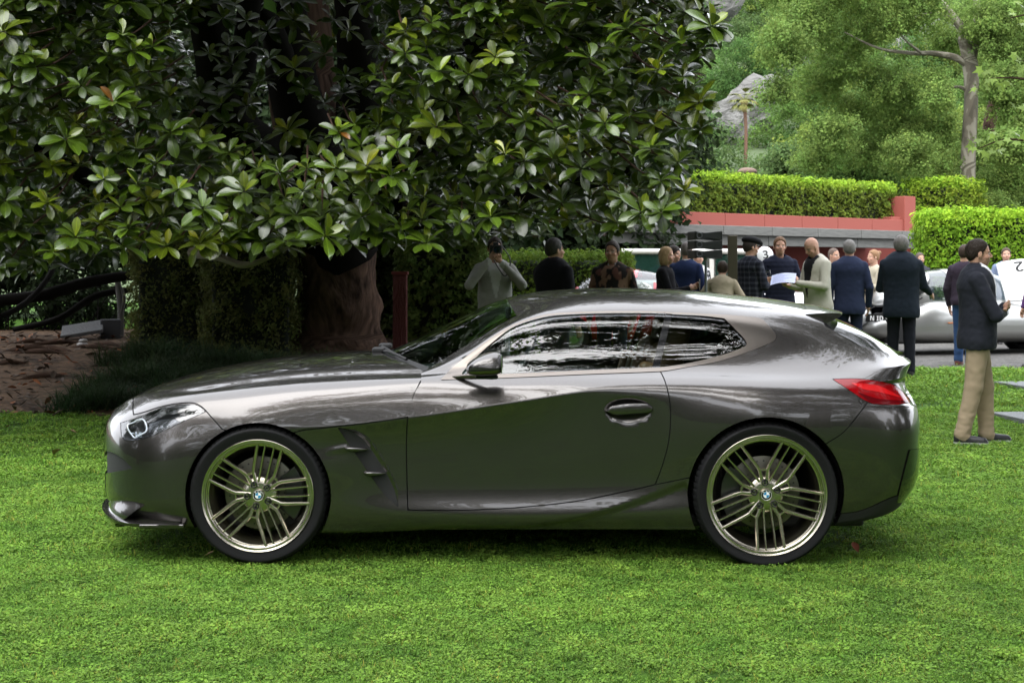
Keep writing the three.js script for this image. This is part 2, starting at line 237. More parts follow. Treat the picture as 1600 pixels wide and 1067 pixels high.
function dent(x, y, z) {
  const [px, py] = toPx(x, y, z); let d = 0;
  if (z > 0.6) {
    const e = Math.hypot((px - handleAt[0]) / 37, (py - handleAt[1]) / 16.5); if (e < 1) d += 0.034 * Math.pow(1 - Math.pow(e, 5), 1.0) * (0.75 + 0.25 * (1 - e));
    // the sill below its sweeping edge is set back
    if (y < 0.35 && px > 560 && px < 1090) { const e = py - (px < 800 ? 822 : 822 - Math.pow((px - 800) / 285, 1.7) * 76); d += 0.014 * smooth(-1, 7, e) * smooth(560, 700, px); }
    // the air curtain scoop at the front corner
    if (px > 1330 && x > 1.7 && y > 0.64 && y < 0.85) d += 0.010 * smooth(635, 629, py) * smooth(1330, 1366, px);
    if (px > 470 && px < 560 && py > 690) d -= 0.006 * Math.exp(-Math.pow((py - (706 - (px - 505) * 0.18)) / 4, 2)) * smooth(500, 540, px) * (1 - smooth(540, 545, px));
  }
  return d;
}
const ventDent = (x, y, z) => { const [px, py] = toPx(x, y, z); if (z < 0.6 || px < 500 || px > 650) return 0; const a = ventL(px, py), b = ventR(px, py); return inVent(x, y, z) > 0 ? 0.036 * Math.pow(b / (a + b + 1e-6), 0.8) : a < b ? 0.036 : 0; };
// ------------------------------------------------------------------ the ground
// the lawn is nearly level; under the magnolia on the left it swells into a low bank
function height(x, z) {
  const d = EYE_Z - z, bank = 0.60 * smooth(10.5, 19, d) * (1 - smooth(-2.0, 0.5, x)) * (1 - 0.0 * d), right = 0.12 * smooth(12, 20, d) * smooth(0, 3, x);
  const hill = d > 46 && x > -30 ? 0 : 0;
  return -0.036 + bank + right - 0.05 * Math.exp(-(((x - 4) / 2) ** 2) - ((d - 12.5) / 2.5) ** 2) + 0.010 * fbm(x * 0.7, z * 0.7, 3, 3) * smooth(0, 3, Math.abs(z)) + hill;
}
function sheet(x0, x1, z0, z1, step, lift, inside) { // a piece of ground; inside(x, z) > 0 keeps it
  const nx = Math.round((x1 - x0) / step), nz = Math.round((z1 - z0) / step), pos = [], nor = [], idx = [];
  for (let j = 0; j <= nz; j++) for (let i = 0; i <= nx; i++) { const x = lerp(x0, x1, i / nx), z = lerp(z0, z1, j / nz), e = 0.02, n = V3(height(x - e, z) - height(x + e, z), 2 * e, height(x, z - e) - height(x, z + e)).normalize(); pos.push(x, height(x, z) + lift, z); nor.push(n.x, n.y, n.z); }
  for (let j = 0; j < nz; j++) for (let i = 0; i < nx; i++) { const a = j * (nx + 1) + i; idx.push(a, a + nx + 1, a + 1, a + 1, a + nx + 1, a + nx + 2); }
  let s = { pos, nor, idx }; if (inside) s = clip(s, (x, y, z) => inside(x, z));
  const g = new THREE.BufferGeometry(), uv = []; for (let i = 0; i < s.pos.length; i += 3) uv.push(s.pos[i] * 0.5, s.pos[i + 2] * 0.5);
  g.setAttribute('position', new THREE.Float32BufferAttribute(s.pos, 3)); g.setAttribute('normal', new THREE.Float32BufferAttribute(s.nor, 3)); g.setAttribute('uv', new THREE.Float32BufferAttribute(uv, 2)); g.setIndex(s.idx); return g;
}
const grassTex = dataTex(512, 512, (u, v) => { const n = tileNoise(u, v, 9, 1, 5), m = tileNoise(u, v, 40, 5, 3); const k = clamp(0.75 + 0.9 * n + 0.8 * m, 0.25, 1.4); return [0.05 * k, 0.115 * k, 0.012 * k]; }, true);
const soilTex = dataTex(512, 512, (u, v) => { const n = tileNoise(u, v, 7, 2, 5), m = tileNoise(u, v, 34, 8, 4); const k = clamp(0.8 + 1.1 * n + 1.2 * m, 0.2, 1.8); return [0.105 * k, 0.066 * k, 0.04 * k]; }, true);
const soilBump = dataTex(512, 512, (u, v) => clamp(0.5 + 0.6 * tileNoise(u, v, 22, 4, 5)));
const gravelTex = dataTex(512, 512, (u, v) => { const n = tileNoise(u, v, 60, 2, 3), m = tileNoise(u, v, 6, 9, 3); const k = clamp(0.8 + 1.3 * n + 0.5 * m, 0.3, 1.5); return [0.11 * k, 0.105 * k, 0.098 * k]; }, true);
const lawnM = mat(0xffffff, 0.95, { map: grassTex, specularIntensity: 0.2 }), soilM = mat(0xffffff, 0.95, { map: soilTex, bumpMap: soilBump, bumpScale: 0.03, specularIntensity: 0.3 }), gravelM = mat(0xffffff, 0.95, { map: gravelTex, specularIntensity: 0.3 });
struct('lawn', sheet(-34, 34, -42, 40, 0.4, 0), lawnM);
{ // the plain beyond, out to the foot of the hill and past the horizon
  const g = new THREE.RingGeometry(30, 420, 48, 3); g.rotateX(-Math.PI / 2); g.translate(0, -0.1, 0); struct('ground', g, mat([0.035, 0.055, 0.015], 0.95));
}
const soilEdge = (x, z) => { const d = EYE_Z - z; return Math.min(d - (13.2 + 0.5 * fbm(x * 0.8, 3, 1, 3) * 2 - 0.12 * (x + 5)), 0.5 - x + 0.6 * fbm(z, 2, 5, 2), 34 - d); };
const bedBack = (x, z) => { const d = EYE_Z - z; return 21.5 - d + 0.4 * fbm(x, 1, 2, 2) + smooth(-4, 0, x) * 8; };
struct('soil', sheet(-20, 3.5, -18, -3.5, 0.12, 0.008, (x, z) => Math.min(soilEdge(x, z), bedBack(x, z))), soilM);
const gravelEdge = (x, z) => (EYE_Z - z) - (19.9 + 0.15 * fbm(x * 2, 4, z, 2));
struct('gravel_drive', sheet(2.5, 30, -36, -11, 0.3, 0.006, (x, z) => Math.min(gravelEdge(x, z), x - 2.6 - 0.2 * fbm(z, 1, 1, 2))), gravelM);

// grass: tufts of bent blades, thick near the lens
const GRASS = mat(0xffffff, 0.85, { specularIntensity: 0.2, transmission: 0.35, thickness: 0, vertexColors: true });
function tuft(seed, n, spread, h, w, clover = 0) { // bent blades, and low rounded leaflets where clover > 0
  const r = rng(seed), pos = [], idx = [], col = [];
  for (let i = 0; i < n; i++) {
    const a = r() * 6.28, q = Math.sqrt(r()) * spread, x = q * Math.cos(a), z = q * Math.sin(a), b = r() * 6.28, dx = Math.cos(b), dz = Math.sin(b), k = 0.72 + 0.56 * r(), yl = r() < 0.06 ? 1 : 0, o = pos.length / 3;
    if (r() < clover) { // leaflet: a small six-sided disc, nearly flat
      const y = h * (0.25 + 0.75 * r()), R = w * (1.5 + 1.2 * r()), tx = (r() - 0.5) * 0.9, tz = (r() - 0.5) * 0.9;
      for (let c = 0; c < 6; c++) { const t = (c / 6) * 6.28, ux = Math.cos(t) * R * 1.25, uz = Math.sin(t) * R * 0.85, px = ux * dx - uz * dz, pz = ux * dz + uz * dx; pos.push(x + px, y + px * tx + pz * tz, z + pz); col.push(k, k, k); } idx.push(o, o + 2, o + 1, o, o + 3, o + 2, o, o + 4, o + 3, o, o + 5, o + 4);
    } else {
      const lean = 0.5 + 1.1 * r(), hh = h * (0.6 + 0.7 * r()), ww = w * (0.7 + 0.6 * r());
      for (const [t, wd] of [[0, 1], [0.55, 0.8]]) { const bx = x + dx * lean * hh * t * t, bz = z + dz * lean * hh * t * t, y = hh * t * (1 - 0.25 * lean * t); pos.push(bx - dz * ww * wd, y, bz + dx * ww * wd, bx + dz * ww * wd, y, bz - dx * ww * wd); }
      pos.push(x + dx * lean * hh, hh * (1 - 0.3 * lean), z + dz * lean * hh); idx.push(o, o + 1, o + 2, o + 1, o + 3, o + 2, o + 2, o + 3, o + 4);
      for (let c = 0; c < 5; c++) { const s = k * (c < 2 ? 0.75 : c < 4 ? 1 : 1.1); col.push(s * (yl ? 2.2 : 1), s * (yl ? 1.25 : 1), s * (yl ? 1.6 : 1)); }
    }
  }
  const P = (i) => V3(pos[i * 3], pos[i * 3 + 1], pos[i * 3 + 2]);
  for (let q = 0; q < idx.length; q += 3) { const A = P(idx[q]), n2 = P(idx[q + 1]).sub(A).cross(P(idx[q + 2]).sub(A)); if (n2.y < 0) [idx[q + 1], idx[q + 2]] = [idx[q + 2], idx[q + 1]]; }
  const g = new THREE.BufferGeometry(); g.setAttribute('position', new THREE.Float32BufferAttribute(pos, 3)); g.setAttribute('color', new THREE.Float32BufferAttribute(col, 3)); g.setIndex(idx); g.computeVertexNormals(); return g;
}
function scatter(name, geos, material, list, parent = scene) { // list of [Matrix4, Color]; one InstancedMesh per geometry
  const root = new THREE.Group(); root.name = parent === scene ? numbered(name) : name; parent.add(root); root.userData.kind = 'stuff';
  const bins = geos.map(() => []); list.forEach((e, i) => bins[i % geos.length].push(e));
  bins.forEach((b, k) => { const m = new THREE.InstancedMesh(geos[k], material, b.length); m.name = name; m.userData.kind = 'stuff'; b.forEach(([q, c], i) => { m.setMatrixAt(i, q); m.setColorAt(i, c); }); m.castShadow = m.receiveShadow = true; root.add(m); });
  return root;
}
{
  const r = rng(11), list = [], q = new THREE.Quaternion(), up = V3(0, 1, 0);
  const band = (d0, d1, per, size) => {
    const wide = (d) => (815 * d) / FPX + 0.7; let n = Math.round(per * (d1 - d0) * (wide(d0) + wide(d1)));
    while (n-- > 0) {
      const d = Math.sqrt(lerp(d0 * d0, d1 * d1, r())), x = (r() * 2 - 1) * wide(d), z = EYE_Z - d; if (soilEdge(x, z) > -0.05 + 0.3 * r() * r() && bedBack(x, z) > 0) continue; if (x > 2.6 && gravelEdge(x, z) > 0.1 * r()) continue;
      if (Math.abs(z) < 0.6 && Math.abs(x) < 1.9) { if (r() < 0.6) continue; }
      const pat = fbm(x * 0.9, 1, z * 0.9, 4), pat2 = fbm(x * 3.5, 7, z * 3.5, 3), k = clamp(1 + 0.4 * pat + 0.4 * pat2 + 0.3 * (r() - 0.5), 0.6, 1.5), s = size * (0.7 + 0.6 * r()) * (1 + 0.4 * pat2);
      q.setFromAxisAngle(up, r() * 6.28); const yel = clamp(0.25 + 0.9 * pat2 + 0.3 * r());
      list.push([new THREE.Matrix4().compose(V3(x, height(x, z), z), q, V3(s, s * (0.8 + 0.5 * r()), s)), lin((0.12 + 0.088 * yel) * k, (0.265 + 0.055 * yel) * k, (0.03 + 0.016 * yel) * k)]);
    }
  };
  band(4.7, 7.2, 1050, 0.68); band(7.2, 10, 640, 0.85); band(10, 15, 240, 1.25); band(15, 22, 80, 1.9);
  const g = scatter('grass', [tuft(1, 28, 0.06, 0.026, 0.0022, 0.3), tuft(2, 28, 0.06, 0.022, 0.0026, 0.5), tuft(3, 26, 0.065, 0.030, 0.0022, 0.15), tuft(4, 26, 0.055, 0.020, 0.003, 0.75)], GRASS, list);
  tag(g, 'short mown green grass blades covering the whole lawn', 'grass');
}
// ------------------------------------------------------------------ leaves, hedges and trees
const qAxis = (n, spin) => new THREE.Quaternion().setFromUnitVectors(V3(0, 1, 0), n).multiply(new THREE.Quaternion().setFromAxisAngle(V3(0, 1, 0), spin));
// one leaf lying along +z from the origin, folded along its midrib and drooping: 4 to 8 faces
function leafGeo(len, wid, fold = 0.25, droop = 0.2, n = 3, tip = 0.5) {
  const pos = [], idx = [], uv = [];
  for (let i = 0; i <= n; i++) { const t = i / n, w = i === 0 ? 0.06 : i === n ? 0 : Math.sin(Math.PI * Math.pow(t, tip < 0.5 ? 0.8 : 1.3)) , z = len * t, y = -droop * len * t * t; const hw = wid * 0.5 * w; pos.push(-hw, y + fold * hw, z, 0, y, z, hw, y + fold * hw, z); uv.push(0, t, 0.5, t, 1, t); }
  for (let i = 0; i < n; i++) { const a = i * 3; idx.push(a, a + 3, a + 1, a + 1, a + 3, a + 4, a + 1, a + 4, a + 2, a + 2, a + 4, a + 5); }
  const g = new THREE.BufferGeometry(); g.setAttribute('position', new THREE.Float32BufferAttribute(pos, 3)); g.setAttribute('uv', new THREE.Float32BufferAttribute(uv, 2)); g.setIndex(idx); g.computeVertexNormals(); return g;
}
function clump(seed, n, radius, len, wid, flat = 0.5) { // n leaves scattered through a ball, facing outward and up
  const r = rng(seed), base = leafGeo(len, wid, 0.35, 0.15, 2), list = [];
  for (let i = 0; i < n; i++) { const u = V3(r() * 2 - 1, (r() * 2 - 1) * 0.85, r() * 2 - 1).normalize(), p = u.clone().multiplyScalar(radius * Math.pow(r(), 0.45)), nn = u.clone().lerp(V3(0, 1, 0), flat).add(V3(r() - 0.5, r() - 0.5, r() - 0.5).multiplyScalar(0.9)).normalize(); const g = base.clone(); const s = 0.7 + 0.6 * r(); g.scale(s, s, s); g.applyQuaternion(qAxis(nn, r() * 6.28)); g.translate(p.x, p.y, p.z); list.push(g); }
  const g = mergeGeometries(list); g.deleteAttribute('uv'); return g;
}
const LEAFM = mat(0xffffff, 0.9, { transmission: 0.4, thickness: 0, specularIntensity: 0.15 }), SHINYLEAF = mat(0xffffff, 0.42, { specularIntensity: 0.8 });
const barkTex = dataTex(256, 512, (u, v) => { const n = tileNoise(u, v * 0.999, 14, 3, 4), m = tileNoise(u, v, 4, 7, 3); const k = clamp(0.7 + 1.1 * n + 0.6 * m, 0.2, 1.6); return [0.095 * k, 0.058 * k, 0.042 * k]; }, true);
const barkBump = dataTex(256, 256, (u, v) => clamp(0.5 + 0.7 * tileNoise(u, v, 12, 5, 4)));
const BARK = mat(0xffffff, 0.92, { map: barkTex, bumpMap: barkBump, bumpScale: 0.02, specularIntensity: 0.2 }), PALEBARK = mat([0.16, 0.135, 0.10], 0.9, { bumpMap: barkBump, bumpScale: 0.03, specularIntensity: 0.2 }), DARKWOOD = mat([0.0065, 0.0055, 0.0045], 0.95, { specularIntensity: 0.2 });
const tint = (r, c, v = 0.35, yel = 0.3) => { const k = 1 - v + 2 * v * r(), y = 0.6 * yel * r(); return lin(c[0] * k * (1 + y), c[1] * k, c[2] * k); };
// a clipped hedge: leaf clumps on the faces of a box with soft, uneven edges, over a dark core
function hedge(name, label, pos, size, turn, o = {}) {
  const t = thing(name, label, o.category ?? 'hedge', pos, turn, o.group), r = rng(o.seed ?? 5), [w, h, d] = size, list = [], C = o.color ?? [0.035, 0.075, 0.012], TOP = o.top ?? C, per = o.per ?? 90, rad = o.rad ?? 0.11;
  mesh('stems', box(w - rad * 1.6, h - rad, d - rad * 1.6, 0, (h - rad) / 2, 0, rad), mat([0.006, 0.009, 0.004], 1), t);
  const faces = [[w * h, (a, b) => [a * w - w / 2, b * h, d / 2, 0, 0, 1]], [d * h, (a, b) => [-w / 2, b * h, a * d - d / 2, -1, 0, 0]], [d * h, (a, b) => [w / 2, b * h, a * d - d / 2, 1, 0, 0]], [w * d, (a, b) => [a * w - w / 2, h, b * d - d / 2, 0, 1, 0]]];
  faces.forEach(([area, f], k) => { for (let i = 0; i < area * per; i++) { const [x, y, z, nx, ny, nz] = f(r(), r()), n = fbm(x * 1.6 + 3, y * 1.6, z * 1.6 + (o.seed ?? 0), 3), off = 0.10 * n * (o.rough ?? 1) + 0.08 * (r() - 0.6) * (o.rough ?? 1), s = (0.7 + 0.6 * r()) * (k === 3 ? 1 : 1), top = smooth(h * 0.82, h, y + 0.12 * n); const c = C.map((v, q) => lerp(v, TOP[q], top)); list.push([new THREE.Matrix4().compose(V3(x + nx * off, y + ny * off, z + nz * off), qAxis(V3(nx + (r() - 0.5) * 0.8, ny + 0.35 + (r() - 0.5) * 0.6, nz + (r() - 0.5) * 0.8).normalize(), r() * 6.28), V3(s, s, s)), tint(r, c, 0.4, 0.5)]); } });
  scatter('leaves', [clump(o.seed + 1, 12, rad, o.leaf ?? 0.06, (o.leaf ?? 0.06) * 0.5), clump(o.seed + 2, 12, rad, o.leaf ?? 0.06, (o.leaf ?? 0.06) * 0.55)], o.mat ?? LEAFM, list, t);
  return t;
}
// a crown of leaf clumps spread over blobs [x, y, z, r] (own axes of the tree)
function crown(parent, blobs, o) {
  const r = rng(o.seed), list = [], vol = blobs.map((b) => b[3] ** 2), sum = vol.reduce((a, b) => a + b, 0);
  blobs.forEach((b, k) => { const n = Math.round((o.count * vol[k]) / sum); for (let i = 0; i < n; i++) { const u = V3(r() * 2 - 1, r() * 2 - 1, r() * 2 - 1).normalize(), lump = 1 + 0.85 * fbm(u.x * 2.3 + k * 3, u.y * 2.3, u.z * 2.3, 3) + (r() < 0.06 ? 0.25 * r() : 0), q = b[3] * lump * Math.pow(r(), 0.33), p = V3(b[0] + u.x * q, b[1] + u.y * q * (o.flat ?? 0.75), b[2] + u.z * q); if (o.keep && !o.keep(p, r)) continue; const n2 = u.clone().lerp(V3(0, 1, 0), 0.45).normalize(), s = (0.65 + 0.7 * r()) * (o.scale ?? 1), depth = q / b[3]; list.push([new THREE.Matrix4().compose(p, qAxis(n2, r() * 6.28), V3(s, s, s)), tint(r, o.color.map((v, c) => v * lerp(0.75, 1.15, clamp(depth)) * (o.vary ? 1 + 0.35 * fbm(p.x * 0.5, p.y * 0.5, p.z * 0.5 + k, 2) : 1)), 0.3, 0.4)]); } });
  return scatter('crown', o.geos, o.mat ?? LEAFM, list, parent);
}
const CLUMPS = { small: [clump(51, 26, 0.36, 0.12, 0.085), clump(52, 26, 0.36, 0.13, 0.09), clump(53, 24, 0.34, 0.115, 0.085)], fine: [clump(21, 16, 0.16, 0.07, 0.035), clump(22, 16, 0.16, 0.08, 0.035)], mid: [clump(31, 18, 0.34, 0.17, 0.11), clump(32, 18, 0.34, 0.19, 0.12)], big: [clump(41, 22, 0.62, 0.24, 0.16), clump(42, 22, 0.62, 0.27, 0.17)] };

// ---- the magnolia: long glossy leaves in whorls at the ends of the boughs
const magLeafTex = dataTex(64, 128, (u, v) => { const rib = Math.exp(-Math.pow((u - 0.5) / 0.035, 2)), vein = Math.pow(Math.abs(Math.sin((v * 9 - Math.abs(u - 0.5) * 5) * Math.PI)), 14), k = 0.85 + 0.25 * tileNoise(u, v, 6, 2, 3); return [0.55 * k + 0.4 * rib + 0.1 * vein, 0.6 * k + 0.4 * rib + 0.1 * vein, 0.5 * k + 0.25 * rib]; }, true);
const magBump = dataTex(64, 128, (u, v) => clamp(0.5 + 0.3 * Math.pow(Math.abs(Math.sin((v * 9 - Math.abs(u - 0.5) * 5) * Math.PI)), 3) - 0.4 * Math.exp(-Math.pow((u - 0.5) / 0.05, 2)) + 0.25 * tileNoise(u, v, 5, 4, 2)));
const MAGLEAF = mat(0xffffff, 0.3, { map: magLeafTex, bumpMap: magBump, bumpScale: 0.0016, specularIntensity: 0.9, clearcoat: 0.35, clearcoatRoughness: 0.16 });
const whorlLeaves = (seed) => { const r = rng(seed), out = [], n = 11 + Math.floor(r() * 5); for (let i = 0; i < n; i++) { const inner = i < 3 && r() < 0.7, a = i * 2.4 + (r() - 0.5) * 0.5, lift = inner ? 0.9 + 0.3 * r() : lerp(0.55, -0.85, (i - 3) / n) + (r() - 0.5) * 0.4, L = (inner ? 0.105 : 0.145) * (0.8 + 0.4 * r()); out.push({ L, wd: L * (0.42 + 0.12 * r()), a, lift, droop: 0.1 + 0.25 * r(), fold: 0.15 + 0.3 * r(), inner, roll: (r() - 0.5) * 0.7 }); } return out; };
function magLeaf(len, wid, fold, droop) { const T = [[0, 0.1], [0.2, 0.5], [0.45, 0.88], [0.68, 1], [0.87, 0.74], [1, 0.1]], pos = [], idx = [], uv = []; T.forEach(([t, w]) => { const z = len * t, y = -droop * len * t * t, hw = wid * 0.5 * w; pos.push(-hw, y + fold * hw, z, 0, y, z, hw, y + fold * hw, z); uv.push(0.5 - w / 2, t, 0.5, t, 0.5 + w / 2, t); }); for (let i = 0; i < T.length - 1; i++) { const a = i * 3; idx.push(a, a + 3, a + 1, a + 1, a + 3, a + 4, a + 1, a + 4, a + 2, a + 2, a + 4, a + 5); } const g = new THREE.BufferGeometry(); g.setAttribute('position', new THREE.Float32BufferAttribute(pos, 3)); g.setAttribute('uv', new THREE.Float32BufferAttribute(uv, 2)); g.setIndex(idx); g.computeVertexNormals(); return g; }
const placeLeaf = (l) => { const g = magLeaf(l.L, l.wd, l.fold, l.droop); g.rotateZ(l.roll); g.translate(0, 0, 0.012); g.rotateX(-l.lift); g.rotateY(l.a); return g; };
const WHORLS = [...Array(7)].map((_, k) => { const rk = rng(700 + k), g = mergeGeometries(whorlLeaves(100 + k).map((l) => { const q = placeLeaf(l), n = q.attributes.position.count, s = 0.7 + 0.6 * rk(), c = new Float32Array(n * 3), br = rk() < 0.0; for (let i = 0; i < n; i++) c.set(br ? [3, 0.8, 1] : l.inner && k !== 3 ? [2.3 * s, 1.75 * s, 1.2] : [s, s, s], i * 3); q.setAttribute('color', new THREE.BufferAttribute(c, 3)); return q; })); return g; });
const tree = thing('magnolia_tree', 'huge dark magnolia with glossy leaves in whorls and a thick trunk behind the coupe', 'tree', [0, 0, 0]);
{
  const base = at(522, 556, 17), T = base.clone(); T.y = height(T.x, T.z) - 0.1;
  const P = (px, py, d) => at(px, py, d);
  // trunk with buttress, then the leaning stems seen in the hollow of the crown
  mesh('trunk', limb([T, V3(T.x + 0.02, T.y + 0.35, T.z), V3(T.x + 0.03, T.y + 1.0, T.z), V3(T.x - 0.05, T.y + 1.9, T.z), V3(T.x - 0.35, T.y + 3.1, T.z - 0.1), V3(T.x - 0.55, T.y + 5.2, T.z)], [0.66, 0.53, 0.47, 0.5, 0.42, 0.3], 28, 8, 0.35, 3), BARK, tree);
  const stems = [[[P(535, 400, 16.9), P(500, 280, 16.4), P(455, 120, 16), P(440, -80, 15.8)], [0.42, 0.34, 0.28, 0.2]], [[P(520, 380, 16.8), P(420, 250, 16), P(355, 180, 15.2), P(330, 60, 14.9), P(300, -60, 14.6)], [0.36, 0.3, 0.24, 0.2, 0.14]], [[P(360, 190, 15.2), P(380, 90, 15.1), P(392, -40, 15)], [0.17, 0.14, 0.11]], [[P(545, 380, 17), P(640, 260, 16), P(720, 120, 15), P(800, -40, 14)], [0.3, 0.22, 0.16, 0.1]], [[P(550, 330, 16.8), P(560, 150, 16.6), P(545, -60, 16.5)], [0.3, 0.25, 0.2]], [[P(300, 240, 15.6), P(320, 120, 15.6), P(335, 0, 15.8)], [0.09, 0.08, 0.06]], [[P(455, 140, 16), P(430, 60, 15.5), P(380, -30, 15)], [0.16, 0.13, 0.1]], [[P(500, 300, 16.4), P(330, 330, 14.6), P(180, 300, 13.2), P(60, 230, 12.4)], [0.2, 0.15, 0.1, 0.06]], [[P(540, 340, 16.6), P(700, 330, 14.4), P(850, 300, 12.8), P(980, 270, 12.2)], [0.2, 0.14, 0.09, 0.05]], [[P(520, 350, 16.6), P(560, 340, 14.2), P(600, 330, 12.3), P(620, 320, 11.6)], [0.16, 0.12, 0.08, 0.05]], [[P(300, 395, 13.4), P(345, 403, 12.6), P(385, 414, 12.3), P(430, 398, 12.2)], [0.05, 0.035, 0.03, 0.016]]];
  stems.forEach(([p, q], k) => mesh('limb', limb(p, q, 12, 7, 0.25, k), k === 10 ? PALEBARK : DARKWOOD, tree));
  for (let k = 0; k < 6; k++) { const a = -0.3 + k * 0.62, R = 0.75 + 0.3 * ((k * 37) % 7) / 7; mesh('root', limb([V3(T.x + 0.3 * Math.cos(a), T.y + 0.35, T.z + 0.3 * Math.sin(a)), V3(T.x + 0.6 * Math.cos(a), height(T.x + 0.6 * Math.cos(a), T.z + 0.6 * Math.sin(a)) + 0.04, T.z + 0.6 * Math.sin(a)), V3(T.x + R * 1.5 * Math.cos(a + 0.15), height(T.x + R * 1.5 * Math.cos(a + 0.15), T.z + R * 1.5 * Math.sin(a + 0.15)) - 0.03, T.z + R * 1.5 * Math.sin(a + 0.15))], [0.16, 0.07, 0.03], 10, 6, 0.3, k), BARK, tree); }
  // whorls of leaves: boughs droop towards the lens in layers; the middle of the crown is an open, dark hollow
  const r = rng(77), whorls = [];
  const hollow = (px, py) => smooth(1.15, 0.75, Math.hypot((px - 425) / 185, (py - 90) / 165));
  const under = pchip([[-250, 430], [0, 440], [120, 425], [230, 400], [330, 400], [420, 400], [520, 400], [590, 395], [680, 398], [740, 392], [800, 362], [870, 372], [930, 380], [1000, 372], [1050, 352], [1080, 330], [1110, 300], [1200, 200]]);
  const rightEdge = pchip([[-150, 1150], [0, 1105], [60, 1128], [120, 1090], [180, 1108], [250, 1092], [300, 1080], [350, 1050], [400, 1000]]);
  const add = (px, py, d, lit) => { const p = P(px, py, d), toLens = V3(-p.x, EYE_Y + 0.6 - p.y, EYE_Z - p.z).normalize(), n = V3(toLens.x * 0.55 + (r() - 0.5) * 0.9, 0.55 + 0.6 * r(), toLens.z * 0.5 + (r() - 0.5) * 0.7).normalize(); whorls.push({ p, n, spin: r() * 6.28, s: 0.85 + 0.45 * r(), d, lit, kind: Math.floor(r() * 7), yel: r() }); };
  let tries = 0; const grid = new Map();
  const near = (px, py, rad) => { const gx = Math.round(px / rad), gy = Math.round(py / rad); for (let a = -1; a <= 1; a++) for (let b = -1; b <= 1; b++) for (const q of grid.get(`${rad},${gx + a},${gy + b}`) ?? []) if (Math.hypot(q[0] - px, q[1] - py) < rad) return true; const k = `${rad},${gx},${gy}`; grid.set(k, [...(grid.get(k) ?? []), [px, py]]); return false; };
  for (const [rad, d0, d1, n] of [[28, 10.9, 11.8, 3600], [25, 11.8, 13.0, 5200], [25, 13.0, 14.6, 5600]]) for (let i = 0; i < n; i++) {
    const px = -180 + 1330 * r(), py = -150 + 600 * r(), layer = 0.5 + 0.5 * Math.sin(py / 26 + 4 * fbm(px / 160, 2, d0, 2)), h = hollow(px, py);
    if (py > under(px) - 14 - (d0 > 12 ? 10 : 0) - (px > 700 ? 14 : 0) || px > rightEdge(py) - 10 || r() < h * (d0 > 12.9 ? 0.72 : 1.25) || r() > 0.35 + 0.75 * layer || near(px, py, rad)) continue;
    add(px, py, lerp(d0, d1, r()) + 0.9 * smooth(500, 1100, px) * 0, layer);
  }
  // deep and overhead foliage that keeps the inside of the crown dark
  for (let i = 0; i < 2600; i++) { const a = r() * 6.28, q = 2.6 + 4.2 * Math.sqrt(r()), x = T.x + q * Math.cos(a) * 1.1, z = T.z + q * Math.sin(a), y = 3.9 + 3.6 * r() - 0.018 * q * q; const p = V3(x, y, z); if (EYE_Z - z < 11) continue; const pr = [W / 2 + (FPX * x) / (EYE_Z - z), HORIZON - (FPX * (y - EYE_Y)) / (EYE_Z - z)]; if (hollow(pr[0], pr[1]) > 0.4 || pr[0] > rightEdge(pr[1]) - 10) continue; whorls.push({ p, n: V3(Math.cos(a) * 0.6, 0.8, Math.sin(a) * 0.6).normalize(), spin: r() * 6.28, s: 1.3, d: 16, lit: 0, kind: i % 7, yel: 0.5 }); }
  for (let i = 0; i < 900; i++) { const px = 60 + 900 * r(), py = -60 + 430 * r(), d = 18 + 2.5 * r(), h = hollow(px, py); if (r() < h * 0.75) continue; add(px, py, d, 0); }
  // the closed top of the crown, out of the picture, that keeps daylight from its inside
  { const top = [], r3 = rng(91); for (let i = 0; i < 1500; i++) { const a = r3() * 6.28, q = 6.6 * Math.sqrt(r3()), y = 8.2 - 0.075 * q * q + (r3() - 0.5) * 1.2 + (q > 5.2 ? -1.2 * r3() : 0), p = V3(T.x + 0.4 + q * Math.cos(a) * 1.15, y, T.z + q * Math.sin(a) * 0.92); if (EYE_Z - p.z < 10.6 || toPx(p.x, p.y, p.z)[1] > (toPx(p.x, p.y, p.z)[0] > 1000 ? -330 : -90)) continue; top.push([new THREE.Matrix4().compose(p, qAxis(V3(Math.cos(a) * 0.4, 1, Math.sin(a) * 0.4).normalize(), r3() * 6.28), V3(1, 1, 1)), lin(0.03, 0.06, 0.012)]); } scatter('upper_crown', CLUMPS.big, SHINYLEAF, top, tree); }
  whorls.sort((a, b) => a.d - b.d);
  const green = (w, r2) => { const k = 0.65 + 0.7 * r2(), y = w.yel > 0.84 ? 1 : 0; return y ? lin(0.2 * k, 0.26 * k, 0.016 * k) : lin(0.092 * k, 0.15 * k, 0.013 * k); };
  // nearest whorls: every leaf is a part of its own
  const dark = [], geos = new Map(), cols = [0.7, 0.85, 1, 1.2, 1.4].map((k) => { const m = MAGLEAF.clone(); m.color = lin(0.098 * k, 0.16 * k, 0.013 * k); return m; }), pale = [0.9, 1.2].map((k) => { const m = MAGLEAF.clone(); m.color = lin(0.24 * k, 0.31 * k, 0.016 * k); return m; }), brown = MAGLEAF.clone(); brown.color = lin(0.26, 0.10, 0.015);
  const r2 = rng(5); let leaves = 0; const rest = [];
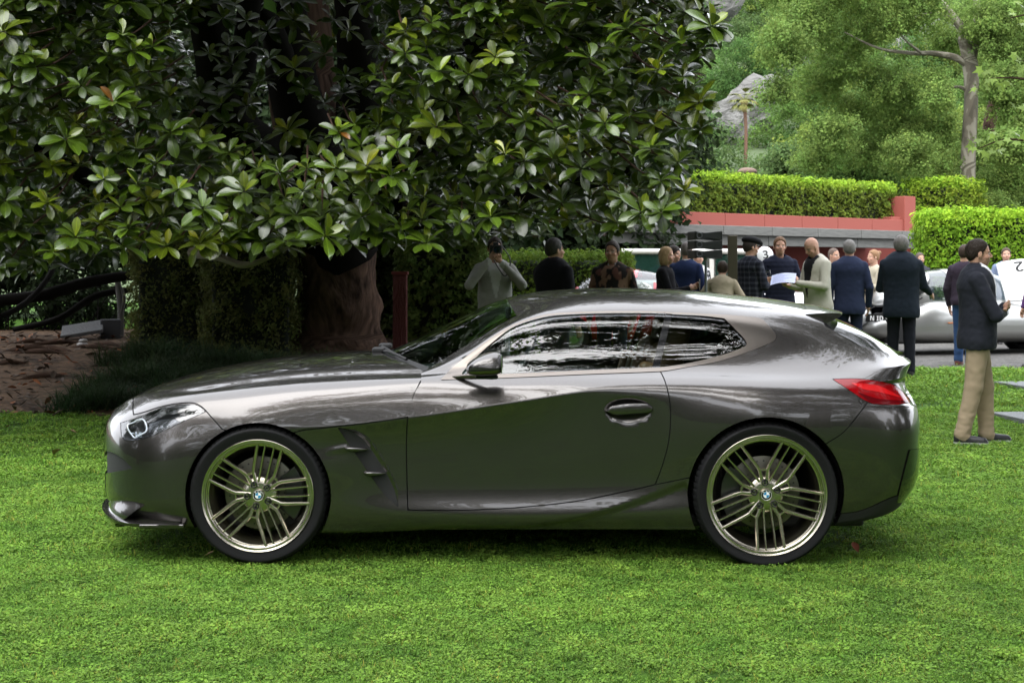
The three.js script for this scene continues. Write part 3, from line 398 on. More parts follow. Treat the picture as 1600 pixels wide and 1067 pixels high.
  for (const w of whorls) {
    const pr = toPx(w.p.x, w.p.y, w.p.z), seen = pr[0] > 10 && pr[0] < 1100 && pr[1] > 10;
    if (leaves < 292 && seen && w.d < 11.9) {
      whorlLeaves(100 + w.kind).forEach((l, i) => { if (leaves >= 300) return; const key = w.kind * 20 + i; if (!geos.has(key)) geos.set(key, placeLeaf(l)); const m = mesh('leaf', geos.get(key), r2() < 0.01 ? brown : l.inner && w.yel > 0.25 ? pale[Math.floor(r2() * 2)] : cols[Math.floor(r2() * 5)], tree); m.position.copy(w.p); m.quaternion.copy(qAxis(w.n, w.spin)); m.scale.setScalar(w.s); leaves++; });
    } else rest.push(w);
  }
  const M = MAGLEAF.clone(); M.vertexColors = true;
  rest.forEach((w) => dark.push([new THREE.Matrix4().compose(w.p, qAxis(w.n, w.spin), V3(w.s, w.s, w.s)), green(w, r2)]));
  tag(scatter('foliage', WHORLS, M, dark, tree), 'whorls of glossy dark green leaves');
  // twigs that carry the front whorls
  const tw = []; whorls.slice(0, 420).forEach((w) => { const back = V3(T.x - w.p.x, 0, T.z - w.p.z).normalize().multiplyScalar(0.45).add(V3((r() - 0.5) * 0.3, 0.10 + 0.15 * r(), 0)); tw.push(limb([w.p.clone(), w.p.clone().add(back.clone().multiplyScalar(0.4)).add(V3(0, -0.03, 0)), w.p.clone().add(back)], [0.005, 0.006, 0.01], 5, 3)); });
  const tm = mesh('twigs', merge(tw), BARK, tree); tm.userData.kind = 'stuff';
}
// ------------------------------------------------------------------ hedges, bank and things under the tree
const gAt = (px, d) => { const p = at(px, 430, d); p.y = height(p.x, p.z); return p; };
const DARKH = { color: [0.085, 0.11, 0.032], rad: 0.085, leaf: 0.045, per: 190, rough: 1.5 };
hedge('hedge', 'dark clipped bush left of the magnolia trunk, the left one of two', gAt(274, 17.2), [0.86, 1.35, 0.9], 0, { ...DARKH, seed: 51, group: 'dark bushes under the magnolia' });
hedge('hedge', 'dark clipped bush touching the left side of the magnolia trunk', gAt(396, 16.6), [1.0, 1.42, 0.9], 0.05, { ...DARKH, seed: 54, group: 'dark bushes under the magnolia' });
hedge('hedge', 'dark green bush right of the trunk behind the windscreen of the coupe', gAt(690, 18.5), [0.95, 1.5, 0.9], 0, { ...DARKH, color: [0.09, 0.15, 0.035], seed: 57, rad: 0.1, leaf: 0.08, per: 130 });
hedge('hedge', 'low dark bush between the trunk and the red post', gAt(606, 19.5), [0.6, 1.3, 0.7], 0, { ...DARKH, color: [0.05, 0.08, 0.026], seed: 59, rad: 0.1, leaf: 0.09, per: 130 });
hedge('hedge', 'sunny bright green hedge behind the photographer and the man in black', gAt(865, 25), [2.6, 1.75, 1.2], 0, { color: [0.07, 0.13, 0.015], seed: 61, per: 110 });
hedge('hedge', 'low bright green shrub beside the photographer', gAt(822, 21.5), [0.6, 0.95, 0.6], 0, { color: [0.1, 0.19, 0.02], seed: 63, per: 160, rad: 0.1, leaf: 0.08, rough: 2 });
// a long dark screen of evergreens closes the view behind the magnolia
for (const [px, d, w, h, sd] of [[-160, 27, 6, 7, 71], [150, 30, 4.5, 8, 72], [400, 29, 4.5, 7.5, 73], [650, 30, 4, 7, 74], [880, 34, 5, 7.5, 75], [985, 40, 3.5, 8, 76]]) {
  const p = gAt(px, d), t = thing('evergreen_tree', `dense dark evergreen tree far behind the magnolia, ${['beyond the left edge of the lawn', 'behind the stone block', 'behind the hollow of its crown', 'behind the red post', 'behind the photographer', 'left of the red building'][sd - 71]}`, 'tree', p, 0, 'evergreens behind the magnolia');
  mesh('trunk', limb([V3(0, 0, 0), V3(0.1, h * 0.4, 0), V3(0, h * 0.85, 0)], [0.22, 0.18, 0.06], 9, 5, 0.2, sd), DARKWOOD, t);
  const low = px < 0 ? 1.0 : 0.3; crown(t, [[0, low + h * 0.28, 0, w * 0.5], [-w * 0.25, h * 0.55, 0.2, w * 0.42], [w * 0.25, h * 0.6, 0, w * 0.42], [0, h * 0.85, 0, w * 0.36], [w * 0.3, low + h * 0.2, 0.3, w * 0.35], [-w * 0.3, low + h * 0.2, 0.3, w * 0.35]], { seed: sd, count: 1700, geos: CLUMPS.mid, color: [0.014, 0.028, 0.009] });
}
{ // red post, stake, stone block and slab, dead branches
  const p = gAt(625, 17.6), t = thing('red_post', 'weathered dark red wooden post standing among the bushes right of the trunk', 'post', p);
  mesh('post', box(0.17, 0.95, 0.14, 0, 0.475, 0, 0.015), mat([0.11, 0.026, 0.024], 0.85, { bumpMap: barkBump, bumpScale: 0.02 }), t); mesh('cap', box(0.2, 0.04, 0.17, 0, 0.97, 0, 0.01), mat([0.15, 0.03, 0.027], 0.8), t);
  const s = at(187, 508, 19), st = thing('wooden_stake', 'grey wooden stake standing in the soil at the far left', 'stake', [s.x, height(s.x, s.z), s.z]);
  mesh('stake', limb([V3(0, -0.1, 0), V3(0.01, 0.35, 0), V3(-0.03, 0.72, 0)], [0.05, 0.045, 0.04], 7, 4, 0.2), mat([0.09, 0.085, 0.08], 0.9), st); mesh('peg', limb([V3(0, 0.25, 0.02), V3(0.06, 0.5, 0.03), V3(0.02, 0.66, 0.02)], [0.02, 0.025, 0.015], 6, 4), mat([0.09, 0.085, 0.08], 0.9), st);
  const stone = mat([0.16, 0.16, 0.165], 0.9, { bumpMap: soilBump, bumpScale: 0.02 }), b = gAt(172, 18.6); tag(mesh('stone_block', box(0.26, 0.26, 0.3, b.x, b.y + 0.12, b.z, 0.02, 0.3), mat([0.05, 0.05, 0.055], 0.9), scene), 'dark square stone block on the soil next to the stake', 'stone');
  const c = gAt(128, 18.4); tag(mesh('stone_slab', box(0.52, 0.05, 0.42, c.x, c.y + 0.13, c.z, 0.01, 0.2, 0.16, 0.28), stone, scene), 'tilted pale grey stone slab leaning on the dark block', 'stone');
  const e = gAt(128, 17.4); for (let k = 0; k < 2; k++) tag(mesh('pebble', (() => { const g = new THREE.SphereGeometry(0.055 - 0.012 * k, 12, 8); g.scale(1.3, 0.5, 1); g.translate(e.x + 0.01 * k, e.y + 0.03 + 0.045 * k, e.z); return g; })(), mat([0.4, 0.38, 0.37], 0.8), scene), k ? 'small pale pebble on top of a flat one before the slab' : 'flat pale pebble on the soil before the tilted slab', 'pebble');
  const L = [[[[-20, 470, 18.5], [60, 462, 18.6], [140, 440, 19], [215, 432, 19.5], [260, 455, 20]], [0.07, 0.08, 0.075, 0.06, 0.04]], [[[20, 515, 19], [90, 498, 19], [150, 462, 19.3], [205, 452, 19.6]], [0.035, 0.045, 0.05, 0.04]], [[[-30, 505, 17.5], [30, 480, 18], [70, 440, 18.5], [90, 400, 19]], [0.03, 0.04, 0.035, 0.03]]];
  L.forEach(([pts, r], k) => tag(mesh('dead_branch', limb(pts.map((q) => at(...q)), r, 9, 6, 0.3, k), DARKWOOD, scene), ['thick dark fallen branch arching low over the soil at the far left', 'thinner fallen branch crossing under the arching one', 'dark bare branch rising from the soil at the left edge'][k], 'branch'));
}
{ // twiggy undergrowth at the far left
  const p = gAt(60, 21.5), t = thing('undergrowth', 'dark twiggy undergrowth behind the fallen branches at the far left', 'shrub', p);
  crown(t, [[-1.0, 0.55, 0, 0.9], [0.3, 0.35, 0.2, 0.55], [-2, 0.7, 0, 1], [0.9, 0.3, -0.2, 0.4], [-1.5, 0.3, 0.3, 0.8], [0.2, 0.9, -0.5, 0.8], [-0.8, 1.3, -0.4, 0.9]], { seed: 91, count: 1300, geos: CLUMPS.fine, color: [0.016, 0.03, 0.01], scale: 1.3 });
  const tw = [], r = rng(6); for (let i = 0; i < 60; i++) { const x = -2.6 + 4 * r(), a = r() * 3 - 1.5; tw.push(limb([V3(x, 0, r() * 0.6), V3(x + 0.3 * a, 0.4 + 0.3 * r(), 0.3 * r()), V3(x + 0.8 * a, 0.6 + 0.6 * r(), 0.3)], [0.012, 0.008, 0.004], 4, 3)); } mesh('twigs', merge(tw), DARKWOOD, t).userData.kind = 'stuff';
}
{ // clumps of dark arching grass on the bank
  const blade = tuft(9, 90, 0.14, 0.26, 0.004), r = rng(8), M = GRASS;
  [[175, 13.6, 26, 0.55, 'dark arching grass clump spilling over the soil nearest the lawn'], [240, 14.6, 30, 0.6, 'dark arching grass clump between the soil and the bonnet'], [320, 15.2, 30, 0.7, 'dark arching grass under the left bush, partly behind the bonnet'], [250, 16.1, 24, 0.6, 'blue green arching grass below the left dark bush'], [420, 15.4, 26, 0.8, 'dark arching grass before the trunk, just over the bonnet']].forEach(([px, d, n, w, label]) => {
    const p = gAt(px, d), t = thing('ornamental_grass', label, 'grass clump', p), list = [];
    for (let i = 0; i < n; i++) { const x = (r() - 0.5) * 2 * w, z = (r() - 0.5) * 0.7, s = 0.8 + 0.6 * r(); list.push([new THREE.Matrix4().compose(V3(x, height(p.x + x, p.z + z) - p.y, z), new THREE.Quaternion().setFromAxisAngle(V3(0, 1, 0), r() * 6.28), V3(s, s * (0.7 + 0.4 * r()), s)), lin(0.026 + 0.012 * r(), 0.05 + 0.018 * r(), 0.02)]); }
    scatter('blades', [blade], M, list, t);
  });
}
{ // dead leaves and surface roots on the soil
  const r = rng(33), g1 = leafGeo(0.14, 0.06, 0.6, -0.25, 3), g2 = leafGeo(0.11, 0.05, -0.5, 0.3, 3), list = [];
  for (let i = 0; i < 900; i++) { const px = -60 + 500 * r(), d = 12.6 + 7 * r(), p = gAt(px, d); if (soilEdge(p.x, p.z) < 0.05 - 0.4 * r() * r()) continue; const k = 0.5 + 0.8 * r(), orange = r() < 0.18; list.push([new THREE.Matrix4().compose(p.add(V3(0, 0.02, 0)), qAxis(V3((r() - 0.5), 1, (r() - 0.5)).normalize(), r() * 6.28), V3(1, 1, 1).multiplyScalar(0.6 + 0.5 * r())), orange ? lin(0.22 * k, 0.075 * k, 0.025 * k) : lin(0.085 * k, 0.055 * k, 0.036 * k)]); }
  tag(scatter('leaf_litter', [g1, g2], mat(0xffffff, 0.8), list), 'brown and orange dead leaves scattered over the bare soil', 'leaf litter');
  const rt = []; for (let i = 0; i < 26; i++) { const px = -20 + 250 * r(), d = 13.8 + 4.5 * r(), p = gAt(px, d), q = gAt(px + 60 + 110 * r(), d + (r() - 0.5) * 0.8), m = p.clone().lerp(q, 0.5); m.y = height(m.x, m.z) + 0.035; m.z += (r() - 0.5) * 0.3; p.y -= 0.02; q.y -= 0.02; rt.push([[p, m, q], [0.014, 0.022 + 0.02 * r(), 0.01]]); }
  rt.forEach(([p, q], k) => { const o = mesh('root', limb(p, q, 7, 7, 0.4, k), BARK, tree); });
  // single leaves on the lawn
  const fl = [[82, 714, 'curled brown leaf lying on the lawn left of the splitter', 0.13], [318, 873, 'small pale brown leaf on the grass under the front tyre', 0.05], [1342, 868, 'reddish brown dead leaf in the grass behind the rear tyre', 0.09], [120, 690, 'pale straw coloured leaf on the lawn left of the headlight', 0.07], [1490, 858, 'tiny tan leaf on the lawn below the standing man', 0.035], [8, 648, 'tan dead leaf at the left edge of the lawn', 0.07]];
  fl.forEach(([px, py, label, L], k) => { const d = (1.40 * FPX) / (py - 430), p = at(px, 430, Math.min(d, 12.4)), g = leafGeo(L, L * 0.45, 0.7, -0.4, 5); g.rotateY(k * 1.3 + 0.6); g.translate(p.x, height(p.x, p.z) + 0.028, p.z); tag(mesh('fallen_leaf', g, mat(k === 2 ? [0.2, 0.06, 0.03] : [0.25, 0.16, 0.09], 0.8), scene), label, 'leaf'); });
}
// ------------------------------------------------------------------ the red garden building with its planted roof
{
  const A = at(940, 430, 32.5), B = at(1447, 430, 40), len = Math.hypot(B.x - A.x, B.z - A.z), turn = Math.atan2(-(B.z - A.z), B.x - A.x), mid = A.clone().lerp(B, 0.5);
  const t = thing('garden_building', 'low red building with a grey concrete canopy and a hedge planted on its roof', 'building', [mid.x, 0, mid.z], turn);
  const conc = mat(0xffffff, 0.9, { map: dataTex(256, 256, (u, v) => { const n = tileNoise(u, v, 5, 2, 5); const k = 0.9 + 0.5 * n; return [0.135 * k, 0.135 * k, 0.125 * k]; }, true), bumpMap: soilBump, bumpScale: 0.006 }), red = mat([0.155, 0.027, 0.02], 0.85), pink = mat([0.24, 0.058, 0.042], 0.85), dark = mat([0.03, 0.012, 0.01], 0.9);
  mesh('wall', box(len + 6, 2.3, 0.4, 0, 1.15, -2.2, 0.01), red, t);
  // the canopy front is cast in bays
  const top = 2.56, n = 7; for (let i = 0; i < n; i++) { const w = len / n; mesh('canopy_bay', box(w - 0.012, 0.22, 3.0, -len / 2 + (i + 0.5) * w, top - 0.11, -1.0, 0.012), conc, t); mesh('canopy_fascia', box(w - 0.014, 0.24, 0.16, -len / 2 + (i + 0.5) * w, top - 0.345, 0.30, 0.012), conc, t); }
  mesh('canopy_soffit', box(len, 0.1, 2.6, 0, top - 0.30, -1.2, 0.01), mat([0.13, 0.09, 0.08], 0.9), t);
  for (let i = 0; i < 8; i++) { const w = (len - 0.6) / 8; mesh('parapet_panel', box(w - 0.01, 0.34, 0.2, -len / 2 + (i + 0.5) * w, top + 0.17, -0.35, 0.012), pink, t); }
  mesh('end_pier', box(0.5, 1.0, 0.6, len / 2 - 0.42, top + 0.5, -0.5, 0.02), pink, t); mesh('end_pier_step', box(0.5, 0.42, 0.6, len / 2 - 0.86, top + 0.21, -0.62, 0.02), pink, t);
  const roof = V3(-0.2, 0, -1.2).applyAxisAngle(V3(0, 1, 0), turn).add(V3(mid.x, top + 0.12, mid.z));
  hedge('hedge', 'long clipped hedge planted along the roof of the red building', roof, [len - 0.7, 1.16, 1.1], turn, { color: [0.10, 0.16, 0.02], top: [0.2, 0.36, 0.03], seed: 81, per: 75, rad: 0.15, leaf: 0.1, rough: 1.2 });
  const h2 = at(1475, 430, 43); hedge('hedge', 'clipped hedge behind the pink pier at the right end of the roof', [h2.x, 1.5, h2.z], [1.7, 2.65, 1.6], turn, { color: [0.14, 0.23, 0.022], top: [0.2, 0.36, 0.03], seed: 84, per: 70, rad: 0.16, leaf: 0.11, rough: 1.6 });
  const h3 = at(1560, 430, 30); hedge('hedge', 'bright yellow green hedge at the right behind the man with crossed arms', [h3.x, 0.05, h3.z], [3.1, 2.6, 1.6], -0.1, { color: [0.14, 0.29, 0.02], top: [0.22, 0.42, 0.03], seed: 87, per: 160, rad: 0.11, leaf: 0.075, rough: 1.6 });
}
// ------------------------------------------------------------------ the wooded hillside
{
  const slope = pchip([[42, 0], [47, 1.6], [52, 3.4], [60, 5.4], [70, 7.6], [82, 11], [95, 15.6], [110, 21], [150, 37]]), pos = [], idx = [], nx = 90, nz = 46, hillY = (x, d) => { return slope(d) + 1.2 * fbm(x * 0.08, 1, d * 0.08, 4) * smooth(46, 60, d); };
  
  for (let j = 0; j <= nz; j++) for (let i = 0; i <= nx; i++) { const d = lerp(42, 150, j / nz), x = lerp(-45, 85, i / nx); pos.push(x, hillY(x, d), EYE_Z - d); }
  for (let j = 0; j < nz; j++) for (let i = 0; i < nx; i++) { const a = j * (nx + 1) + i; idx.push(a, a + 1, a + nx + 1, a + 1, a + nx + 2, a + nx + 1); }
  const g = new THREE.BufferGeometry(); g.setAttribute('position', new THREE.Float32BufferAttribute(pos, 3)); g.setIndex(idx); g.computeVertexNormals(); struct('hillside', g, mat([0.05, 0.075, 0.025], 0.95));
  // bare rock: angular ledges
  const rockM = mat([0.17, 0.167, 0.16], 0.95, { bumpMap: soilBump, bumpScale: 0.15, vertexColors: true });
  const rock = (px, py, d, w, h, seed, label) => { const g2 = new THREE.IcosahedronGeometry(1, 5), p = g2.attributes.position, col = []; for (let i = 0; i < p.count; i++) { const v = V3(p.getX(i), p.getY(i), p.getZ(i)), n = fbm(v.x * 1.6 + seed, v.y * 2.4, v.z * 1.6, 4), step = Math.round((v.y + 0.5 * n) * 7) / 7; v.y = lerp(v.y, step, 0.6); v.multiplyScalar(1 + 0.4 * n); p.setXYZ(i, v.x * w, v.y * h, v.z * w * 0.5); const s = 0.75 + 0.9 * fbm(v.x * 5, v.y * 9 + seed, v.z * 5, 4); col.push(s, s * 0.99, s * 0.97); } g2.setAttribute('color', new THREE.Float32BufferAttribute(col, 3)); g2.computeVertexNormals(); const c = at(px, py, d); const m = tag(mesh('rock_face', g2, rockM, scene), label, 'rock'); m.position.copy(c); m.rotation.z = 0.5; };
  rock(1178, 168, 74, 2.3, 1.3, 3, 'grey rock face on the hillside right of the small palm'); rock(1112, 8, 96, 2.2, 1.6, 8, 'pale rock at the very top of the hillside beside the magnolia'); rock(1148, 208, 70, 1.0, 0.9, 5, 'small grey rock ledge on the hillside behind the palm trunk'); rock(1440, 75, 88, 2.6, 1.2, 12, 'pale rock glimpsed between the branches of the plane tree'); rock(1228, 118, 80, 1.6, 0.6, 15, 'narrow rock ledge above the larger rock face');
  // bushes and small trees on the slope, each a thing
  const r = rng(400), tones = [[0.12, 0.20, 0.046], [0.088, 0.17, 0.038], [0.062, 0.135, 0.034], [0.14, 0.215, 0.042], [0.08, 0.145, 0.046]];
  const names = ['pale green', 'mid green', 'dark green', 'yellow green', 'grey green'], spots = [], nth = ['first', 'second', 'third', 'fourth', 'fifth', 'sixth', 'seventh', 'eighth', 'ninth', 'tenth', 'eleventh', 'twelfth', 'thirteenth', 'fourteenth', 'fifteenth', 'sixteenth', 'seventeenth', 'eighteenth', 'nineteenth', 'twentieth', 'twenty-first', 'twenty-second'];
  for (const [d, y0, y1, step] of [[52, 300, 255, 46], [60, 262, 225, 50], [70, 215, 175, 50], [82, 150, 105, 52], [95, 80, 30, 56], [110, 15, -40, 60]]) for (let px = 1060, n = 0; px < 2000; px += px > 1660 ? step * 1.35 : step, n++) spots.push([px + (r() - 0.5) * step, lerp(y0, y1, r()), d + (r() - 0.5) * 6, n, [52, 60, 70, 82, 95, 110].indexOf(d)]);
  spots.forEach(([px, py, d, n, row], k) => {
    const onRock = [[1178, 168, 52, 36], [1112, 8, 26, 30], [1440, 75, 36, 20]].some(([a, b, c, e]) => Math.hypot((px - a) / c, (py - b) / e) < 1); if (onRock || (px > 1105 && px < 1225 && py > 105 && py < 272 && d < 78)) return;
    const p = at(px, py, d), size = (0.9 + 0.7 * r()) * d * 0.026 * (px > 1660 ? 1.35 : 1), c = k % 5, t = thing('hillside_tree', `${names[c]} bushy tree, ${nth[n]} from the left in the ${nth[row]} row up the hillside`, 'tree', p, 0, 'trees on the hillside');
    mesh('trunk', limb([V3(0, -size * 1.6, 0), V3(0.1, -size * 0.5, 0), V3(0, size * 0.3, 0)], [0.12, 0.1, 0.05], 6, 3), DARKWOOD, t);
    crown(t, [[0, 0, 0, size], [-size * 0.7, -size * 0.35, 0.2, size * 0.7], [size * 0.7, -size * 0.3, 0, size * 0.7], [0, size * 0.5, 0, size * 0.6]], { seed: 500 + k, count: 320 + 120 * size, geos: CLUMPS.small, color: tones[c], scale: 0.8 + d * 0.002, vary: 1 });
  });
  { // the little palm
    const p = at(1165, 244, 62), t = thing('palm_tree', 'single slender fan palm with a drooping crown on the hillside', 'palm', p);
    mesh('trunk', limb([V3(0, -0.6, 0), V3(0.03, 1.1, 0), V3(-0.04, 2.3, 0)], [0.085, 0.07, 0.085], 9, 5, 0.2), mat([0.13, 0.07, 0.045], 0.95), t); mesh('dead_skirt', limb([V3(-0.03, 1.9, 0), V3(-0.04, 2.35, 0)], [0.10, 0.17], 9, 3, 0.3), mat([0.16, 0.12, 0.05], 0.95), t);
    const rr = rng(3); for (let i = 0; i < 22; i++) { const a = (i / 22) * 6.28 * 3.1, lift = 0.9 - 1.5 * (i / 22), g2 = []; for (let k = -3; k <= 3; k++) { const l = leafGeo(0.42, 0.06, 0.4, 0.5, 2); l.rotateY(k * 0.22); l.translate(0, 0, 0.38); g2.push(l); } g2.push(limb([V3(0, 0, 0), V3(0, 0, 0.4)], [0.012, 0.01], 4, 1)); const f = merge(g2); f.rotateX(-lift); f.rotateY(a); f.translate(-0.04, 2.42, 0); mesh('frond', f, mat([0.12 + 0.04 * rr(), 0.15, 0.03], 0.8), t); }
  }
  { const p = at(1168, 268, 50); const g3 = new THREE.IcosahedronGeometry(0.26, 3), q = g3.attributes.position; for (let i = 0; i < q.count; i++) q.setXYZ(i, q.getX(i) * 1.3 * (1 + 0.3 * fbm(q.getX(i) * 4, q.getY(i) * 4, 1, 2)), q.getY(i) * 0.55, q.getZ(i)); g3.computeVertexNormals(); const m = tag(mesh('pink_boulder', g3, mat([0.17, 0.115, 0.09], 0.95), scene), 'pinkish weathered boulder peeping over the roof hedge below the palm', 'boulder'); m.position.copy(p); }
  { // the plane tree with its pale trunk
    const P = (px, py, d = 46) => at(px, py, d), PLANEBARK = mat(0xffffff, 0.9, { map: dataTex(128, 256, (u, v) => { const n = tileNoise(u, v, 5, 6, 3); const k = 0.85 + 0.5 * n; return n > 0.12 ? [0.26 * k, 0.24 * k, 0.19 * k] : n < -0.12 ? [0.10, 0.09, 0.07] : [0.17 * k, 0.15 * k, 0.115 * k]; }, true), specularIntensity: 0.2 }), t = thing('plane_tree', 'tall plane tree with a pale grey trunk and spreading limbs at the upper right', 'tree', [0, 0, 0]);
    mesh('trunk', limb([P(1513, 330), P(1514, 240), P(1518, 160), P(1516, 95), P(1505, 60)], [0.27, 0.23, 0.215, 0.24, 0.17], 14, 7, 0.15, 2), PLANEBARK, t);
    [[[P(1520, 110), P(1500, 93), P(1465, 84), P(1425, 83, 45), P(1370, 74, 44), P(1320, 50, 43.5)], [0.15, 0.12, 0.09, 0.065, 0.04, 0.012]], [[P(1440, 83, 45), P(1415, 62, 44.6), P(1390, 30, 44.4)], [0.05, 0.03, 0.012]], [[P(1508, 66), P(1500, 40), P(1478, 12), P(1440, -40)], [0.17, 0.14, 0.11, 0.07]], [[P(1490, 28), P(1455, 20), P(1420, 30), P(1385, 25)], [0.07, 0.05, 0.03, 0.01]], [[P(1518, 95), P(1528, 50), P(1525, -30)], [0.17, 0.13, 0.1]], [[P(1525, 70), P(1555, 40), P(1590, 20)], [0.09, 0.06, 0.02]], [[P(1545, 205, 48), P(1556, 160, 48), P(1580, 130, 47.5), P(1625, 110, 47)], [0.2, 0.2, 0.15, 0.1]], [[P(1510, 140), P(1500, 136), P(1470, 140), P(1440, 160)], [0.07, 0.05, 0.03, 0.01]]].forEach(([p, q], k) => mesh('limb', limb(p, q, 10, 6, 0.15, k), k === 6 ? BARK : PLANEBARK, t));
    const blobs = [], rr = rng(9); const put = (px, py, d, R) => { const c = P(px, py, d); blobs.push([c.x, c.y, c.z, R]); };
    [[1225, 70, 1.2], [1270, 30, 1.3], [1320, 90, 1.3], [1280, 130, 1.2], [1330, 170, 1.2], [1300, 210, 1.1], [1370, 30, 1.3], [1385, 130, 1.1], [1400, 180, 1.2], [1360, 230, 1.2], [1420, 240, 1.1], [1440, 20, 1.2], [1450, 130, 1.0], [1460, 200, 1.1], [1230, -20, 1.4], [1330, -30, 1.4], [1430, -50, 1.4], [1550, 30, 1.3], [1590, 80, 1.3], [1560, -40, 1.5], [1575, 230, 1.2], [1600, 170, 1.2], [1470, 265, 1.0], [1560, 290, 1.1], [1270, 250, 0.9], [1215, 140, 0.8], [1570, 130, 1.2], [1545, 60, 1.1], [1590, 270, 1.2], [1480, 60, 0.9], [1470, 150, 0.9], [1545, 330, 1.1], [1500, 310, 0.8], [1610, 20, 1.3]].forEach(([px, py, R], k) => put(px, py, 43 + (k % 5) * 1.1 + (px > 1480 && px < 1545 ? 6 : 0), R * 0.82));
    crown(t, blobs, { seed: 701, count: 7600, geos: CLUMPS.small, color: [0.12, 0.205, 0.046], scale: 0.62, vary: 1, keep: (p) => { const q = toPx(p.x, p.y, p.z); return !(q[0] > 1490 && q[0] < 1535 && q[1] > 60 && q[1] < 275 && EYE_Z - p.z < 47 && r() < 0.9) && !(Math.abs(q[1] - 84 - (q[0] < 1465 ? 0 : 8)) < 8 && q[0] > 1432 && q[0] < 1520); } });
  }
  { // a maple branch reaching into the picture at the right edge, every leaf its own part
    const t = thing('maple_branch', 'branch with bright yellow green lobed leaves reaching in at the right edge', 'branch', [0, 0, 0]), M = [0.9, 1.1, 1.3].map((k) => mat([0.16 * k, 0.26 * k, 0.016 * k], 0.7, { transmission: 0.4, thickness: 0 })), D = 12, rr = rng(12);
    const lobed = (() => { const s = new THREE.Shape(), n = 5, pts = []; for (let i = 0; i < n; i++) { const a = -1.9 + (i / (n - 1)) * 3.8, L = [0.5, 0.85, 1, 0.85, 0.5][i]; pts.push([a - 0.24, 0.48 * L + 0.08], [a - 0.1, 0.75 * L], [a, L], [a + 0.1, 0.75 * L], [a + 0.24, 0.48 * L + 0.08]); } s.moveTo(0, -0.05); pts.forEach(([a, l]) => s.lineTo(Math.sin(a) * l, Math.cos(a) * l)); s.closePath(); const g = new THREE.ShapeGeometry(s); const q = g.attributes.position; for (let i = 0; i < q.count; i++) q.setZ(i, -0.18 * (q.getX(i) ** 2) - 0.1 * q.getY(i) * q.getY(i)); g.computeVertexNormals(); return g; })();
    const twig = (pts, w) => mesh('twig', limb(pts.map(([x, y]) => at(x, y, D)), w, 6, 5), BARK, t);
    twig([[1680, 150], [1630, 130], [1590, 122], [1545, 122]], [0.02, 0.014, 0.009, 0.004]); twig([[1680, 230], [1620, 222], [1570, 218], [1530, 232]], [0.016, 0.012, 0.008, 0.004]); twig([[1680, 20], [1630, 18], [1580, 28]], [0.016, 0.01, 0.005]); twig([[1640, 132], [1610, 100], [1590, 92]], [0.01, 0.007, 0.004]); twig([[1660, 190], [1620, 176], [1595, 172]], [0.01, 0.007, 0.004]);
    mesh('bough', limb([V3(14.2, 4.4, -2), V3(10, 4.1, -3), V3(7, 3.1, -3.8), at(1720, 175, D)], [0.12, 0.09, 0.06, 0.03], 8, 6, 0.2), BARK, t); twig([[1720, 175], [1680, 150]], [0.03, 0.02]); twig([[1720, 175], [1680, 230]], [0.03, 0.016]); twig([[1720, 175], [1710, 90], [1680, 20]], [0.03, 0.02, 0.016]); twig([[1720, 175], [1660, 190]], [0.02, 0.01]);
    const spots2 = []; for (const [x, y, n, sx, sy] of [[1560, 124, 14, 38, 16], [1600, 100, 9, 18, 16], [1560, 222, 16, 44, 18], [1600, 172, 7, 16, 14], [1598, 22, 9, 16, 22], [1600, 215, 6, 16, 16]]) for (let i = 0; i < n; i++) spots2.push([x + (rr() - 0.5) * 2 * sx, y + (rr() - 0.5) * 2 * sy]);
    spots2.forEach(([x, y], k) => { const m = mesh('leaf', lobed, M[k % 3], t); m.position.copy(at(x, y, D + (rr() - 0.5) * 0.6)); m.scale.setScalar(0.055 + 0.03 * rr()); m.rotation.set(-0.3 - rr() * 0.9, (rr() - 0.5) * 1.6, 2.4 + (rr() - 0.5) * 1.8); });
  }
}
// ------------------------------------------------------------------ trees on the photographer's side of the lawn (they show in the paint and the glass)
for (const [x, z, w, h, k] of [[-17, 25, 8, 9, 0], [-9, 30, 8, 10, 1], [-1, 27, 7.5, 8, 2], [7, 31, 8, 10, 3], [15, 26, 8, 9, 4], [24, 22, 7, 8.5, 5], [-25, 19, 7, 9, 6], [-19, 9, 7, 8, 7], [-20, 0, 7, 8, 8], [20, 9, 7, 8, 9], [24, 0, 7, 8, 10]]) {
  const t = thing('lawn_tree', ['broad tree behind the photographer, mirrored in the front wing', 'tall tree behind the photographer, mirrored left of the door', 'rounded tree behind the photographer, mirrored in the door', 'tall tree behind the photographer, mirrored in the rear wing', 'broad tree behind the photographer, mirrored in the rear bumper', 'tree behind the photographer to the far right', 'tree behind the photographer to the far left', 'tree outside the picture, left of the splitter', 'tree outside the picture, left of the fallen branches', 'tree outside the picture, right of the rear bumper', 'tree outside the picture, right of the stepping stones'][k], 'tree', [x, 0, z]);
  mesh('trunk', limb([V3(0, -0.1, 0), V3(0.1, h * 0.35, 0), V3(0, h * 0.7, 0)], [0.3, 0.24, 0.1], 9, 5, 0.2, k), BARK, t);
  crown(t, [[0, h * 0.45, 0, w * 0.45], [-w * 0.3, h * 0.4, 0.4, w * 0.36], [w * 0.3, h * 0.42, 0, w * 0.36], [0, h * 0.72, 0, w * 0.34], [w * 0.15, h * 0.25, -w * 0.2, w * 0.3], [-w * 0.2, h * 0.22, -w * 0.2, w * 0.3]], { seed: 900 + k, count: 900, geos: CLUMPS.big, color: [0.03, 0.052, 0.014] });
}
